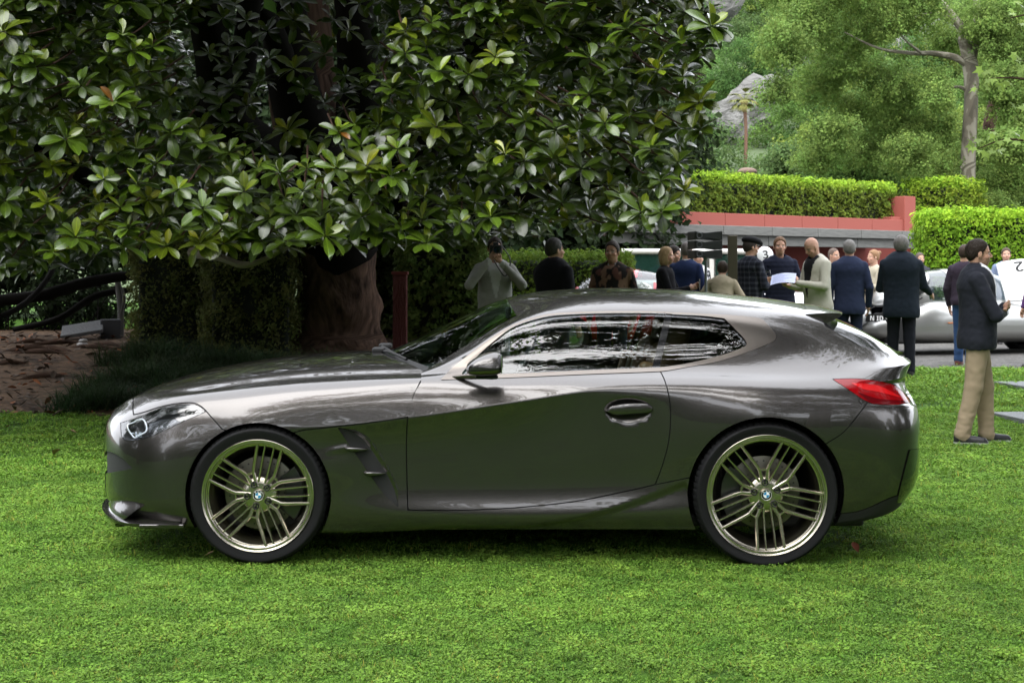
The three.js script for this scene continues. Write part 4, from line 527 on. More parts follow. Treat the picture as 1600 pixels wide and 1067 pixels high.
for (const [x, z, w, a, sd, label] of [[0, 36, 60, 0, 31, 'long tall hedge closing the garden behind the photographer'], [-29, 12, 40, Math.PI / 2, 32, 'long tall hedge outside the picture along the left of the garden'], [31, 12, 40, Math.PI / 2, 33, 'long tall hedge outside the picture along the right of the garden']]) hedge('hedge', label, [x, -0.1, z], [w, 3.4, 1.4], a, { color: [0.03, 0.052, 0.014], seed: sd * 3, per: 9, rad: 0.4, leaf: 0.22, rough: 3 });
{ // two great trees on the photographer's side whose boughs reach high over the lawn: they darken the flanks of the car and show against the sky in its windows
  const big = (label, x, z, seed, blobs, count, boughs) => { const t = thing('overhanging_tree', label, 'tree', [x, 0, z]); mesh('trunk', limb([V3(0, -0.1, 0), V3(0.1, 3, 0), V3(0.2, 7, -0.6)], [0.42, 0.34, 0.24], 10, 5, 0.2), BARK, t); boughs.forEach((p) => mesh('bough', limb(p.map((q) => V3(...q)), [0.2, 0.14, 0.08, 0.03], 8, 6, 0.2), BARK, t)); crown(t, blobs, { seed, count, geos: CLUMPS.mid, color: [0.028, 0.048, 0.013], flat: 0.6, scale: 1.25 }); };
  big('great tree behind the photographer whose boughs darken the rear of the coupe', 7, 17, 950, [[-5.2, 11, -12.2, 1.6], [-3.4, 11.4, -12.0, 1.7], [-4.4, 12.6, -11, 1.8], [-1.6, 11, -11.5, 1.8], [-3.5, 11, -9.5, 1.9], [-1.5, 11.5, -10, 1.8], [0.5, 11, -9, 1.9], [-4.2, 9.8, -7.5, 1.8], [-2, 9.4, -7, 2], [0.4, 9.2, -7, 2], [3, 10, -8, 2.2], [-3, 8, -4, 2.2], [0, 8, -3, 2.6], [3, 8, -4, 2.4], [-2, 6, -1, 2.2], [2, 6, 0, 2.5], [-4.5, 6.6, -2, 2]], 1900, [[[0.2, 7, -0.6], [-1.5, 9.2, -5], [-2.8, 10.8, -9], [-4, 11.2, -11]], [[0.2, 7, -0.6], [1, 9, -5], [1.5, 10.5, -9], [1, 11, -11]], [[0.2, 6, -0.4], [-2.5, 7.4, -3], [-4.5, 7.8, -5], [-6, 8, -6]]]);
  big('great maple outside the picture at right whose branch tip reaches into view', 14.5, -2, 980, [[-1, 4, 0, 3], [-3, 6, 1.5, 2.6], [-2.5, 7, -2, 2.8], [-4, 8.5, 0, 2.6], [-1, 9, 2, 3], [0, 10, -2, 3], [-3, 11, 0.5, 2.6], [-2, 4, 3, 2.4], [-9, 9, 5, 1.5], [-8.5, 9.2, 2.5, 1.6], [-8.7, 9.5, 0.2, 1.5], [-7, 9.5, 4, 1.8], [-7, 9.4, 1, 1.8], [-9.7, 9.4, 6.8, 1.4], [-8, 10, -1.5, 1.6], [-4.5, 8, -4.5, 2.6], [-3, 10, -6, 2.6], [-1, 7, -5, 3], [-5, 10.5, -4, 2]], 3000, [[[0.2, 7, -0.6], [-2, 8, 0], [-6, 9, 1], [-8.8, 9.4, 2]], [[0.2, 6.5, 0], [-3, 8, 2], [-6, 9, 4], [-9, 9.3, 5.5]]]);
  big('great tree outside the picture at left, mirrored in the nose of the coupe', -12.5, 4, 990, [[0, 5, 0, 3], [2, 7, 1, 2.4], [2, 8, -3, 2.4], [0, 9, 3, 3], [3, 9.5, -1, 2.2], [1, 5, -4, 2.6], [1, 5, 4, 2.6], [3.5, 8.5, 2.5, 2], [0, 3, -2, 2.4], [0, 3, 3, 2.4]], 1500, [[[0.2, 6, 0], [1.5, 7, 0], [2.5, 8, 0], [3.2, 8.6, 0]]]);
  big('great tree outside the picture whose boughs reach over the right end of the lawn', 15, 6, 970, [[-4, 8, 0, 2.4], [-3, 9.5, -3, 2.4], [-5.5, 9, -2, 2.2], [-6, 10.5, 1, 2.2], [-7.5, 11, -1.5, 2], [-2, 7, 2, 2.4], [0, 9, 0, 2.6], [-3, 11, 2, 2.4], [-5, 7.4, 3, 2.2], [-1, 6, -3, 2.4], [-3.4, 6.6, -4.5, 2.2]], 1300, [[[0.2, 7, -0.6], [-2.5, 8.6, 0], [-5, 9.6, 0], [-7.5, 10, -1]], [[0.2, 6, -0.6], [-2, 7.4, -2], [-4, 8.6, -3], [-5.5, 9, -4]]]);
  big('great tree behind the photographer whose open boughs show in the side windows', -8, 17, 960, [[4.5, 9.5, -7.5, 2.0], [6.5, 9.5, -7.5, 1.8], [8.5, 9.2, -7, 1.8], [5.0, 11, -10.5, 0.55], [7.0, 12.0, -10.6, 0.5], [8.3, 10.6, -11, 0.6], [9.4, 11.2, -11, 0.7], [4.5, 10.6, -9.5, 0.5], [2, 8, -4, 2.2], [5, 8, -4, 2.2], [7.5, 7.4, -3, 2.0], [-2, 8, -3, 2.4], [1, 6, 0, 2.6], [-3, 6, 1, 2.4], [4.5, 6, -1, 2.2]], 1500, [[[0.2, 7, -0.6], [3, 9.2, -5], [6, 10.8, -9], [9, 11.4, -11]], [[0.2, 7, -0.6], [2, 9, -5], [4.6, 10.4, -8.6], [6, 11, -11]], [[0.2, 6, -0.4], [4, 8, -4], [7, 9.2, -7], [9.5, 9.6, -9]]]);
}
const mirrored = (g) => { const q = g.clone(); q.scale(1, 1, -1); return q; };
const car = thing('grey_coupe', 'dark grey metallic two-door shooting brake coupe with bronze multi-spoke wheels on the lawn', 'car');
const part = (name, g, m, parent = car, label) => tag(mesh(name, g, m, parent), label);
const both = (name, s, m) => [part(name, geo(s), m), part(name, geo(s, true), m)];
const G = 1.5; // half a panel gap, in photo pixels (about 4 mm)
{
  const top = surface(loft(TOPL), dent), bonnet = surface(loft(HOODL), dent);
  const belowBelt = (s, lo, hi) => { const idx = []; for (let i = 0; i < s.idx.length; i += 3) { const c = s.idx[i] % s.C; if (c >= lo && c < hi) idx.push(s.idx[i], s.idx[i + 1], s.idx[i + 2]); } return { ...s, idx }; };
  const col = (k) => PER.slice(0, k).reduce((a, b) => a + b, 0);
  const chain = (s, ...fs) => fs.reduce((q, f) => clip(q, f), s);
  const out = (f) => (x, y, z) => -f(x, y, z);
  const archClip = (x, y, z) => Math.min(archF(x, y, z), archR(x, y, z));
  const hoodIn = inPx(HOODLINE, -G * 0.6), hoodOut = (x, y, z) => -inPx(HOODLINE, G * 0.6)(x, y, z);
  const isHood = inPx(HOODLINE), isDoor = inPx(DOOR), isTrim = inPx(TRIM), isLamp = inPx(LAMP), isTail = inPx(TAIL);
  const pxOf = (f) => (x, y, z) => { const p = toPx(x, y, z); return f(p[0], p[1]); };
  // bonnet, cut back from the windscreen along the cowl
  const hd = chain(bonnet, (x, y, z) => cowlX(z) + 0.015 - x, archClip, (x, y, z) => isHood(x, y, z) - G * 0.6);
  both('bonnet', hd, PAINT);
  // front bumper
  const bumperEdge = (x, y, z) => -1.22 - x;
  const SCOOP = outline([[[150, 703], [172, 706], [190, 716], [207, 732]], [[207, 732], [150, 742]], [[150, 742], [150, 703]]]), inScoop = inPx(SCOOP), WING = outline([[[160, 786], [180, 783], [200, 783], [224, 789]], [[224, 789], [208, 800], [190, 808]], [[190, 808], [160, 800]], [[160, 800], [160, 786]]]);
  const bpAll = chain(belowBelt(bonnet, 0, 999), bumperEdge, archF), sc = chain(shift(bpAll, -0.035), inPx(SCOOP, 2)), scEdge = clip(chain(bpAll, (x) => -1.7 - x), (x, y, z) => -inScoop(x, y, z)), scH = hem(scEdge, 0.02, 0, -0.035), scM = scH.clone(); scM.scale(1, 1, -1);
  both('air_scoop', sc, BLACK); part('scoop_edge', scH, PAINT); part('scoop_edge', scM, PAINT);
  const wl0 = chain(bpAll, inPx(WING)), wlP = wl0.pos.map((v, q) => { const i = q - (q % 3), p = toPx(wl0.pos[i], wl0.pos[i + 1], wl0.pos[i + 2]); return v + wl0.nor[q] * (0.004 + 0.05 * smooth(782, 806, p[1])); }), wlG = new THREE.BufferGeometry().setAttribute('position', new THREE.Float32BufferAttribute(wlP, 3)); wlG.setIndex(wl0.idx); wlG.computeVertexNormals();
  const wl = { ...wl0, pos: wlP, nor: Array.from(wlG.attributes.normal.array) }, wlH = hem(wl, 0.03, 0, -0.05), wlM = wlH.clone(); wlM.scale(1, 1, -1); both('bumper_winglet', wl, PAINT); part('winglet_edge', wlH, PAINT); part('winglet_edge', wlM, PAINT);
  const bp = chain(belowBelt(bonnet, 0, 999), (x, y, z) => -inScoop(x, y, z), bumperEdge, archF, (x, y, z) => -isHood(x, y, z) - G * 0.6, (x, y, z) => -isLamp(x, y, z) - 0.8);
  both('front_bumper', bp, PAINT);
  // front wing behind the wheel, with the vent
  const doorFront = (x, y, z) => { const p = toPx(x, y, z); return Math.max(-isDoor(x, y, z) - G * 0.6, p[1] > 790 ? 636 - p[0] : -99); };
  const wingTop = (x, y, z) => Math.min(-isHood(x, y, z) - G * 0.6, x + 1.22);
  const fw = chain(belowBelt(top, 0, col(9)), archF, (x, y, z) => -0.48 - x, wingTop, doorFront, pxOf((px, py) => (py > 797 ? 636 : 660) - px), (x, y, z) => -inVent(x, y, z));
  const recessed = surface(loft(TOPL), ventDent), vp = chain(belowBelt(recessed, 0, col(9)), (x) => -0.45 - x, (x, y, z) => inVent(x, y, z) + 0.3);
  both('vent_panel', vp, PAINT);
  { const cutL = clip(chain(belowBelt(top, 0, col(9)), (x) => -0.5 - x), (x, y, z) => -inVent(x, y, z)), q = { ...cutL, cut: cutL.cut.filter(([a]) => { const p = toPx(cutL.pos[a * 3], cutL.pos[a * 3 + 1], cutL.pos[a * 3 + 2]); return ventL(p[0], p[1]) < 2; }) }, h1 = hem(q, -0.004, 0, -0.038), h2 = h1.clone(); h2.scale(1, 1, -1); part('vent_edge', h1, PAINT); part('vent_edge', h2, PAINT); }
  both('front_wing', fw, PAINT);
  // doors
  const dr = chain(belowBelt(top, 0, col(11)), archClip, (x, y, z) => isDoor(x, y, z) - G * 0.6, (x, y, z) => -isTrim(x, y, z), pxOf((px, py) => py - 560));
  var doors = both('door', dr, PAINT);
  // sills
  const sillTop = (px) => 757 - (px - 1024) * 0.2;
  const sl = chain(belowBelt(top, 0, col(7)), archClip, pxOf((px, py) => Math.min(px - 636, py - 740)), (x) => 1.236 - x, (x, y, z) => -isDoor(x, y, z) - G * 0.6, pxOf((px, py) => (px > 1024 ? py - sillTop(px) - 0.8 : 9)));
  both('sill', sl, PAINT);
  // rear quarters, roof and pillars
  const bumperCut = sdPoly(outline([[[1357, 628], [1340, 650], [1318, 676], [1290, 694]], [[1290, 694], [1200, 800]], [[1200, 800], [1500, 900]], [[1500, 900], [1500, 600]], [[1500, 600], [1357, 628]]]));
  const hatchE = pchip([[1200, 480], [1262, 494], [1285, 506.5], [1320, 527], [1345, 541], [1375, 548.5], [1410, 557], [1500, 580]]), hatchLine = (x, y, z) => { const p = toPx(x, y, Math.abs(z)); return x < 1.56 ? -3 : hatchE(p[0]) - p[1]; };
  const notGlassTop = (x, y, z) => -isTrim(x, y, z);
  const quarterFront = (x, y, z) => { const p = toPx(x, y, z); return Math.min(-isDoor(x, y, z) - G * 0.6, p[0] - 1000, 1); };
  const qt = chain(belowBelt(top, 0, col(11)), archClip, notGlassTop, quarterFront, (x, y, z) => { const p = toPx(x, y, z); return x < 1.236 && p[0] > 1000 ? sillTop(p[0]) - p[1] - 0.8 : 9; }, (x, y, z) => -isTail(x, y, z) - 0.8, pxOf((px, py) => -bumperCut(px, py) - 0.7), (x, y, z) => -hatchLine(x, y, z));
  both('rear_quarter', qt, PAINT);
  const rb = chain(belowBelt(top, 0, col(10)), archR, (x) => x - 1.2, (x, y, z) => -isTail(x, y, z) - 0.8, pxOf((px, py) => bumperCut(px, py) - 0.7));
  both('rear_bumper', rb, PAINT);
  // roof with the windscreen pillars
  const roofPart = belowBelt(top, col(11), 999), pillar = belowBelt(top, col(9), col(11));
  const rf = chain(roofPart, (x, y, z) => { const inScreen = z < U11.z(x) - 0.012 ? 1 : 0; return x > 1.4 ? 1.6 - x : x > -0.9 && x < 0.2 ? Math.max(x - screenTop(z), z - U11.z(x) + 0.012) : x; }, (x, y, z) => -isTrim(x, y, z), (x, y, z) => x - Math.max(cowlX(z) + 0.0, -0.5));
  const pl = chain(pillar, (x) => 0.72 - x, notGlassTop, (x, y, z) => x - cowlX(z) + 0.02, (x, y, z) => -isDoor(x, y, z) - 0.5, pxOf((px, py) => 700 - px + (py < 586 ? 500 : 0)));
  { const a = geo(rf), b = geo(pl); for (const q of [a, b]) q.deleteAttribute('uv'); part('roof', mergeGeometries([a, b, geo(rf, true), geo(pl, true)]), PAINT); }
  // hatch glass under the spoiler, and the painted strip below it
  const hg = chain(belowBelt(shift(top, -0.012), col(9), 999), (x) => x - 1.6, (x, y, z) => hatchLine(x, y, z) + 3, (x) => 2.066 - x);
  part('rear_window', mergeGeometries([geo(hg), geo(hg, true)]), GLOSSBLACK);
  const hs = chain(belowBelt(top, col(11), 999), (x) => x - 1.6, (x, y, z) => Math.max(-hatchLine(x, y, z) / 300, x - 2.066));
  part('tailgate', mergeGeometries([geo(hs), geo(hs, true)]), PAINT);
  // windscreen, with its black lower band
  const ws0 = chain(belowBelt(shift(top, -0.004), col(12) - 3, 999), (x, y, z) => screenTop(z) - 0.004 - x, (x, y, z) => x - cowlX(z) + 0.03, (x, y, z) => U11.z(x) - 0.014 - z);
  const ws = clip(ws0, (x, y, z) => x - cowlX(z) - 0.055), cowl = clip(ws0, (x, y, z) => cowlX(z) + 0.055 - x);
  part('windscreen', mergeGeometries([geo(ws), geo(ws, true)]), WINDGLASS);
  part('cowl', mergeGeometries([geo(cowl), geo(cowl, true)]), GLOSSBLACK);
  // side glass, pillar strip, bright surround
  const flank = belowBelt(top, col(8), col(12));
  const cut = (poly, grow, off, m, name) => both(name, chain(shift(flank, off), inPx(poly, grow)), m);
  cut(DOORGLASS, 0.6, -0.006, GLASS, 'side_window'); cut(QUARTERGLASS, 0.6, -0.006, DARKGLASS, 'quarter_window'); cut(BPILLAR, 0.8, -0.004, GLOSSBLACK, 'window_pillar');
  const isDG = inPx(DOORGLASS), isQG = inPx(QUARTERGLASS), isBP = inPx(BPILLAR);
  const tr = chain(shift(flank, 0.003), isTrim, (x, y, z) => -Math.max(isDG(x, y, z), isQG(x, y, z), isBP(x, y, z)));
  both('window_trim', tr, SATIN);
  // dark inner shell seen through the panel gaps
  const shell = (s, d) => chain(shift(s, -d), (x, y, z) => Math.min(archF(x, y, z) - 0.002, archR(x, y, z) - 0.002), (x, y, z) => -isTrim(x, y, z) - 2, (x, y, z) => -isLamp(x, y, z), (x, y, z) => -isTail(x, y, z));
  const sh1 = chain(shell(belowBelt(top, 0, col(9) + 6), 0.011), (x, y, z) => x + 0.55), sh2 = chain(shell(bonnet, 0.011), (x, y, z) => cowlX(z) + 0.1 - x);
  part('inner_shell', mergeGeometries([geo(sh1), geo(sh1, true), geo(sh2), geo(sh2, true)]), BLACK);
  const sh3 = chain(shift(belowBelt(top, col(11), 999), -0.02), (x, y, z) => x - screenTop(z) - 0.01, (x) => 1.78 - x);
  part('headliner', mergeGeometries([geo(sh3), geo(sh3, true)]), mat([0.05, 0.048, 0.045], 0.95));
  // wheel arch lips and liners
  for (const [c, f] of [[FRONT, archF], [REAR, archR]]) {
    const lipSrc = chain(belowBelt(top, col(2), col(8)), f), h = hem(lipSrc, 0, 0, -0.05), hm = h.clone(); hm.scale(1, 1, -1);
    part('arch_lip', h, PAINT); part('arch_lip', hm, PAINT);
    const liner = new THREE.CylinderGeometry(c[2] + 0.003, c[2] + 0.003, 0.42, 64, 1, true, Math.PI * 0.42, Math.PI * 1.16); liner.rotateX(Math.PI / 2); liner.translate(c[0], c[1], 0.64);
    const disc = new THREE.CircleGeometry(c[2] + 0.003, 64, -0.25, Math.PI + 0.5); disc.translate(c[0], c[1], 0.44);
    const A = merge([liner, disc]), B = A.clone(); B.scale(1, 1, -1);
    part('wheel_arch', A, BLACK); part('wheel_arch', B, BLACK);
  }
  // lamps: clear cover over a dark housing with two bright elements; red cover over a bright red base
  const lampCover = chain(shift(bonnet, -0.002), isLamp), tailCover = chain(shift(top, 0.0), isTail, (x, y, z) => Math.min(x - 1.5, z - 0.3));
  var HL = both('headlight', lampCover, mat([0.93, 0.95, 0.97], 0.0, { transmission: 1, thickness: 0, ior: 2.0 }));
  const house = chain(shift(bonnet, -0.06), inPx(LAMP, 2)), wallH = hem(chain(shift(bonnet, -0.002), isLamp), 0.02, 0, -0.055), ring = outline([[[200, 664], [222, 655], [228, 672], [208, 684]], [[208, 684], [200, 664]]]);
  const b1 = chain(shift(bonnet, -0.03), inPx(outline([[[232, 662], [262, 655], [278, 657]], [[278, 657], [250, 672], [232, 676]], [[232, 676], [232, 662]]]))), b2 = chain(shift(bonnet, -0.032), inPx(outline([[[204, 676], [220, 674]], [[220, 674], [221, 683]], [[221, 683], [205, 685]], [[205, 685], [204, 676]]])));
  HL.forEach((o, k) => {
    mesh('lamp_housing', geo(house, !!k), mat([0.02, 0.02, 0.022], 0.3, { metalness: 0.4 }), o); const w = wallH.clone(); if (k) w.scale(1, 1, -1); mesh('lamp_wall', w, mat([0.55, 0.55, 0.57], 0.25, { metalness: 0.9 }), o);
    mesh('reflector', geo(b1, !!k), mat([0.2, 0.205, 0.215], 0.2, { metalness: 1 }), o); mesh('projector', geo(b2, !!k), mat([0.8, 0.85, 0.9], 0.1, { metalness: 1 }), o); { const pts = ring.filter((_, q) => q % 3 === 0).map(([a, b]) => { let best = 1e9, P; for (let i = 0; i < bonnet.pos.length; i += 3) { if (bonnet.pos[i] > -1.6 || bonnet.pos[i + 2] < 0.2) continue; const p = toPx(bonnet.pos[i], bonnet.pos[i + 1], bonnet.pos[i + 2]), d2 = (p[0] - a) ** 2 + (p[1] - b) ** 2; if (d2 < best) { best = d2; P = bonnet.pos[i + 2]; } } const zz = P - 0.02; return [((a - W / 2) * (EYE_Z - zz)) / FPX, EYE_Y + ((HORIZON - b) * (EYE_Z - zz)) / FPX, zz]; }).map((p, q, all) => [p[0], p[1], (all[(q + all.length - 1) % all.length][2] + 2 * p[2] + all[(q + 1) % all.length][2]) / 4]); const tg = tube(pts, 0.0035, 60, 6, true); mesh('light_guide', k ? mirrored(tg) : tg, mat([0.8, 0.83, 0.87], 0.25), o); }
  });
  var TL = both('taillight', tailCover, mat([0.22, 0.002, 0.004], 0.08, { specularIntensity: 0.7 }));
  const tb = chain(shift(top, -0.03), isTail), tbar = chain(shift(top, 0.0015), inPx(outline([[[1330, 598], [1372, 602], [1412, 622]], [[1412, 622], [1372, 612], [1350, 608], [1330, 598]]]))), tw = hem(chain(top, isTail), -0.005, 0, -0.03), tdark = chain(shift(top, 0.0012), inPx(outline([[[1340, 612], [1370, 622], [1420, 626]], [[1420, 626], [1420, 629]], [[1420, 629], [1366, 630], [1340, 612]]])));
  TL.forEach((o, k) => { mesh('lamp_housing', geo(tb, !!k), mat([0.25, 0.012, 0.012], 0.5), o); mesh('light_bar', geo(tbar, !!k), mat([0.5, 0.008, 0.01], 0.12, { specularIntensity: 0.7 }), o); mesh('lower_lens', geo(tdark, !!k), mat([0.09, 0.002, 0.004], 0.1, { specularIntensity: 0.7 }), o); const w = tw.clone(); if (k) w.scale(1, 1, -1); mesh('lamp_wall', w, mat([0.02, 0.002, 0.002], 0.5), o); });
  // grille, intakes and the dark insert of the rear bumper, let into the skin
  const rr = (z, y, cz, cy, w, h, r) => { const qx = Math.abs(z - cz) - w + r, qy = Math.abs(y - cy) - h + r; return r - Math.hypot(Math.max(qx, 0), Math.max(qy, 0)) - Math.min(Math.max(qx, qy), 0); };
  const nose = chain(bonnet, (x) => -1.85 - x), stern = chain(top, (x) => x - 1.85);
  const KG = (z, y) => rr(z, y, 0.2, 0.52, 0.165, 0.085, 0.05);
  both('grille', chain(shift(nose, 0.002), (x, y, z) => KG(z, y)), GLOSSBLACK).forEach((o, k) => mesh('grille_frame', geo(chain(shift(nose, 0.007), (x, y, z) => 0.008 - Math.abs(KG(z, y))), !!k), SATIN, o));
  both('lower_intake', chain(shift(nose, 0.002), (x, y, z) => rr(z, y, 0, 0.29, 0.48, 0.06, 0.04)), BLACK);
  const duct = chain(shift(top, 0.006), inPx(outline([[[1402, 786], [1412, 745], [1423, 703]], [[1423, 703], [1450, 700]], [[1450, 700], [1450, 786]], [[1450, 786], [1402, 786]]])), (x) => x - 1.6), dH = hem(duct, -0.006, 0, -0.006), dM = dH.clone(); dM.scale(1, 1, -1); both('rear_corner_duct', duct, GLOSSBLACK); part('duct_edge', dH, GLOSSBLACK); part('duct_edge', dM, GLOSSBLACK);
  both('rear_valance', chain(shift(top, 0.004), inPx(outline([[[1290, 803], [1340, 800], [1400, 776], [1440, 768]], [[1440, 768], [1460, 800]], [[1460, 800], [1290, 850]], [[1290, 850], [1290, 803]]])), archR, (x) => x - 1.25), BLACK);
  both('rear_bumper_insert', chain(shift(stern, 0.003), (x, y, z) => rr(z, y, 0, 0.40, 0.50, 0.10, 0.05)), GLOSSBLACK);
  // vent edge: the recessed panel gets its seam from a thin dark strip let into the surface
  const seam = (pts, w, name = 'seam') => both(name, chain(shift(belowBelt(top, 0, col(9)), 0.0012), (x, y, z) => { const p = toPx(x, y, z); return x < 0 || 1 ? w - pts(p[0], p[1]) : -1; }), BLACK);
  const distTo = (pl) => (x, y) => { let d = 1e9; for (let i = 0; i < pl.length - 1; i++) { const [ax, ay] = pl[i], [bx, by] = pl[i + 1], ex = bx - ax, ey = by - ay, k = clamp(((x - ax) * ex + (y - ay) * ey) / (ex * ex + ey * ey)); d = Math.min(d, Math.hypot(x - ax - ex * k, y - ay - ey * k)); } return d; };
  seam(distTo(outline([[[545, 671], [560, 675], [574, 684], [592, 708], [613, 744], [621, 766], [622, 790]], [[622, 790], [622, 791]]])), 0.9, 'vent_seam');
}
// fins in the vent
const pxz = (px, py, z) => V3(((px - W / 2) * (EYE_Z - z)) / FPX, EYE_Y + ((HORIZON - py) * (EYE_Z - z)) / FPX, z);
function wedge(pts, z0, z1) { // a closed solid from a front outline in photo pixels at depth z1 and back at z0
  const pos = [], idx = [], n = pts.length; for (const [px, py, dz = 0] of pts) pos.push(...pxz(px, py, z1 + dz).toArray()); for (const [px, py] of pts) pos.push(...pxz(px, py, z1).setZ(z0).toArray());
  const tri = THREE.ShapeUtils.triangulateShape(pts.map((p) => new THREE.Vector2(p[0], p[1])), []); for (const t of tri) { idx.push(t[0], t[1], t[2], t[0] + n, t[2] + n, t[1] + n); }
  for (let i = 0; i < n; i++) { const j = (i + 1) % n; idx.push(i, j, i + n, j, j + n, i + n); }
  let g = new THREE.BufferGeometry(); g.setAttribute('position', new THREE.Float32BufferAttribute(pos, 3)); g.setIndex(idx); g = g.toNonIndexed(); g.computeVertexNormals(); return g;
}
const pair = (name, g, m, parent = car) => { const a = part(name, g, m, parent); part(name, mirrored(g), m, parent); return a; };
for (const [px, py, z, L, tilt] of [[557, 701, 0.888, 0.058, 0.06], [585, 739, 0.880, 0.055, 0.04]]) { const g = new THREE.SphereGeometry(1, 32, 16), p = g.attributes.position; for (let i = 0; i < p.count; i++) { const x = p.getX(i), y = p.getY(i), zz = p.getZ(i), w = 1 - 0.35 * x; p.setXYZ(i, x * L, (y > 0 ? y * 0.011 : y * 0.017) * w, zz * 0.024 * w); } g.computeVertexNormals(); g.rotateY(0.16); g.rotateZ(-tilt); const c = pxz(px, py, z); g.translate(c.x, c.y, c.z); pair('vent_fin', g, PAINT); }
// door handles
{
  const s = new THREE.Shape(); const c = [[-33, 1], [-26, -5], [0, -8.5], [24, -8.5], [33, -4], [33, 0], [24, 2.5], [0, 4], [-22, 5]];
  s.moveTo(c[0][0], -c[0][1]); s.splineThru([...c.slice(1), c[0]].map((p) => new THREE.Vector2(p[0], -p[1])));
  const k = (EYE_Z - 0.87) / FPX, g = new THREE.ExtrudeGeometry(s, { depth: 10, bevelEnabled: true, bevelThickness: 4, bevelSize: 2.2, bevelSegments: 4, curveSegments: 16 }); g.scale(k, k, k); const p = pxz(983, 640, 0.846); g.translate(p.x, p.y, p.z);
  mesh('door_handle', toCreasedNormals(g, 0.7), PAINT, doors[0]); mesh('door_handle', toCreasedNormals(mirrored(g), 0.7), PAINT, doors[1]);
  const ring = [...Array(40)].map((_, i) => { const a = (i / 40) * 2 * Math.PI; return pxz(982 + 37 * Math.cos(a), 640 + 16.3 * Math.sin(a), 0.866 + 0.006 * Math.cos(a)); });
}
// spoiler on the end of the roof
{
  const pos = [], idx = [], ZN = 40, n = 9, ZE = 0.475;
  const roofY = (x, z) => pchip([[-0.28, U12.y(x)], [0, U13.y(x)], [U12.z(x), U12.y(x)], [U11.z(x), U11.y(x)], [U10.z(x), U10.y(x)]])(Math.abs(z));
  for (let j = 0; j <= ZN; j++) {
    const z = lerp(-ZE, ZE, j / ZN), t = Math.abs(z) / ZE, q = t * t, x0 = lerp(1.575, 1.515, q), xt = lerp(1.77, 1.70, q), xb = lerp(1.64, 1.60, q), y0 = roofY(x0, z) + 0.0025, yt = lerp(1.186, 1.178, q), yb = lerp(1.15, 1.118, q * q);
    for (const [x, y] of [[x0, y0], [lerp(x0, xt, 0.35), lerp(y0, yt, 0.33) + 0.004], [lerp(x0, xt, 0.7), lerp(y0, yt, 0.72) + 0.004], [xt - 0.012, yt + 0.002], [xt, yt - 0.003], [xt - 0.003, yt - 0.011], [lerp(xb, xt, 0.5), lerp(yb, yt, 0.5) - 0.008], [xb, yb], [x0 + 0.004, y0 - 0.045]]) pos.push(x, y, z);
  }
  for (let j = 0; j < ZN; j++) for (let i = 0; i < n; i++) { const a = j * n + i, b = j * n + ((i + 1) % n); idx.push(a, a + n, b, b, a + n, b + n); }
  for (const j of [0, ZN]) for (let i = 1; i < n - 1; i++) j ? idx.push(j * n, j * n + i, j * n + i + 1) : idx.push(j * n, j * n + i + 1, j * n + i);
  const g = new THREE.BufferGeometry(); g.setAttribute('position', new THREE.Float32BufferAttribute(pos, 3)); g.setIndex(idx);
  part('rear_spoiler', toCreasedNormals(g, 0.5), PAINT);
}
// front splitter, side winglet and rear diffuser corner
{
  const rowsP = [], N = 60;
  const edge = (k, inset) => { const a = (k / N) * Math.PI - Math.PI / 2; const c = Math.cos(a), s = Math.sin(a); return [-1.62 - (0.53 - inset) * Math.pow(Math.abs(c), 0.8), (0.90 - inset) * Math.sign(s) * Math.pow(Math.abs(s), 0.72)]; };
  const pos = [], idx = [];
  for (let k = 0; k <= N; k++) for (const [inset, y] of [[0.10, 0.185], [0.02, 0.172], [0, 0.163], [0.004, 0.148], [0.06, 0.142], [0.2, 0.142]]) { const [x, z] = edge(k, inset); pos.push(x, y + 0.04 * smooth(-1.9, -2.2, x) , z); }
  for (let k = 0; k < N; k++) for (let i = 0; i < 5; i++) { const a = k * 6 + i; idx.push(a, a + 6, a + 1, a + 1, a + 6, a + 7); }
  const g = new THREE.BufferGeometry(); g.setAttribute('position', new THREE.Float32BufferAttribute(pos, 3)); g.setIndex(idx);
  part('front_splitter', toCreasedNormals(g, 0.7), PAINT);
  const tail = new THREE.BufferGeometry(); // straight run back to the wheel
  pair('splitter_blade', box(0.22, 0.022, 0.06, -1.705, 0.155, 0.865, 0.008), PAINT);
  part('underbody', box(3.6, 0.06, 1.5, -0.05, 0.16, 0, 0.02), BLACK);
}
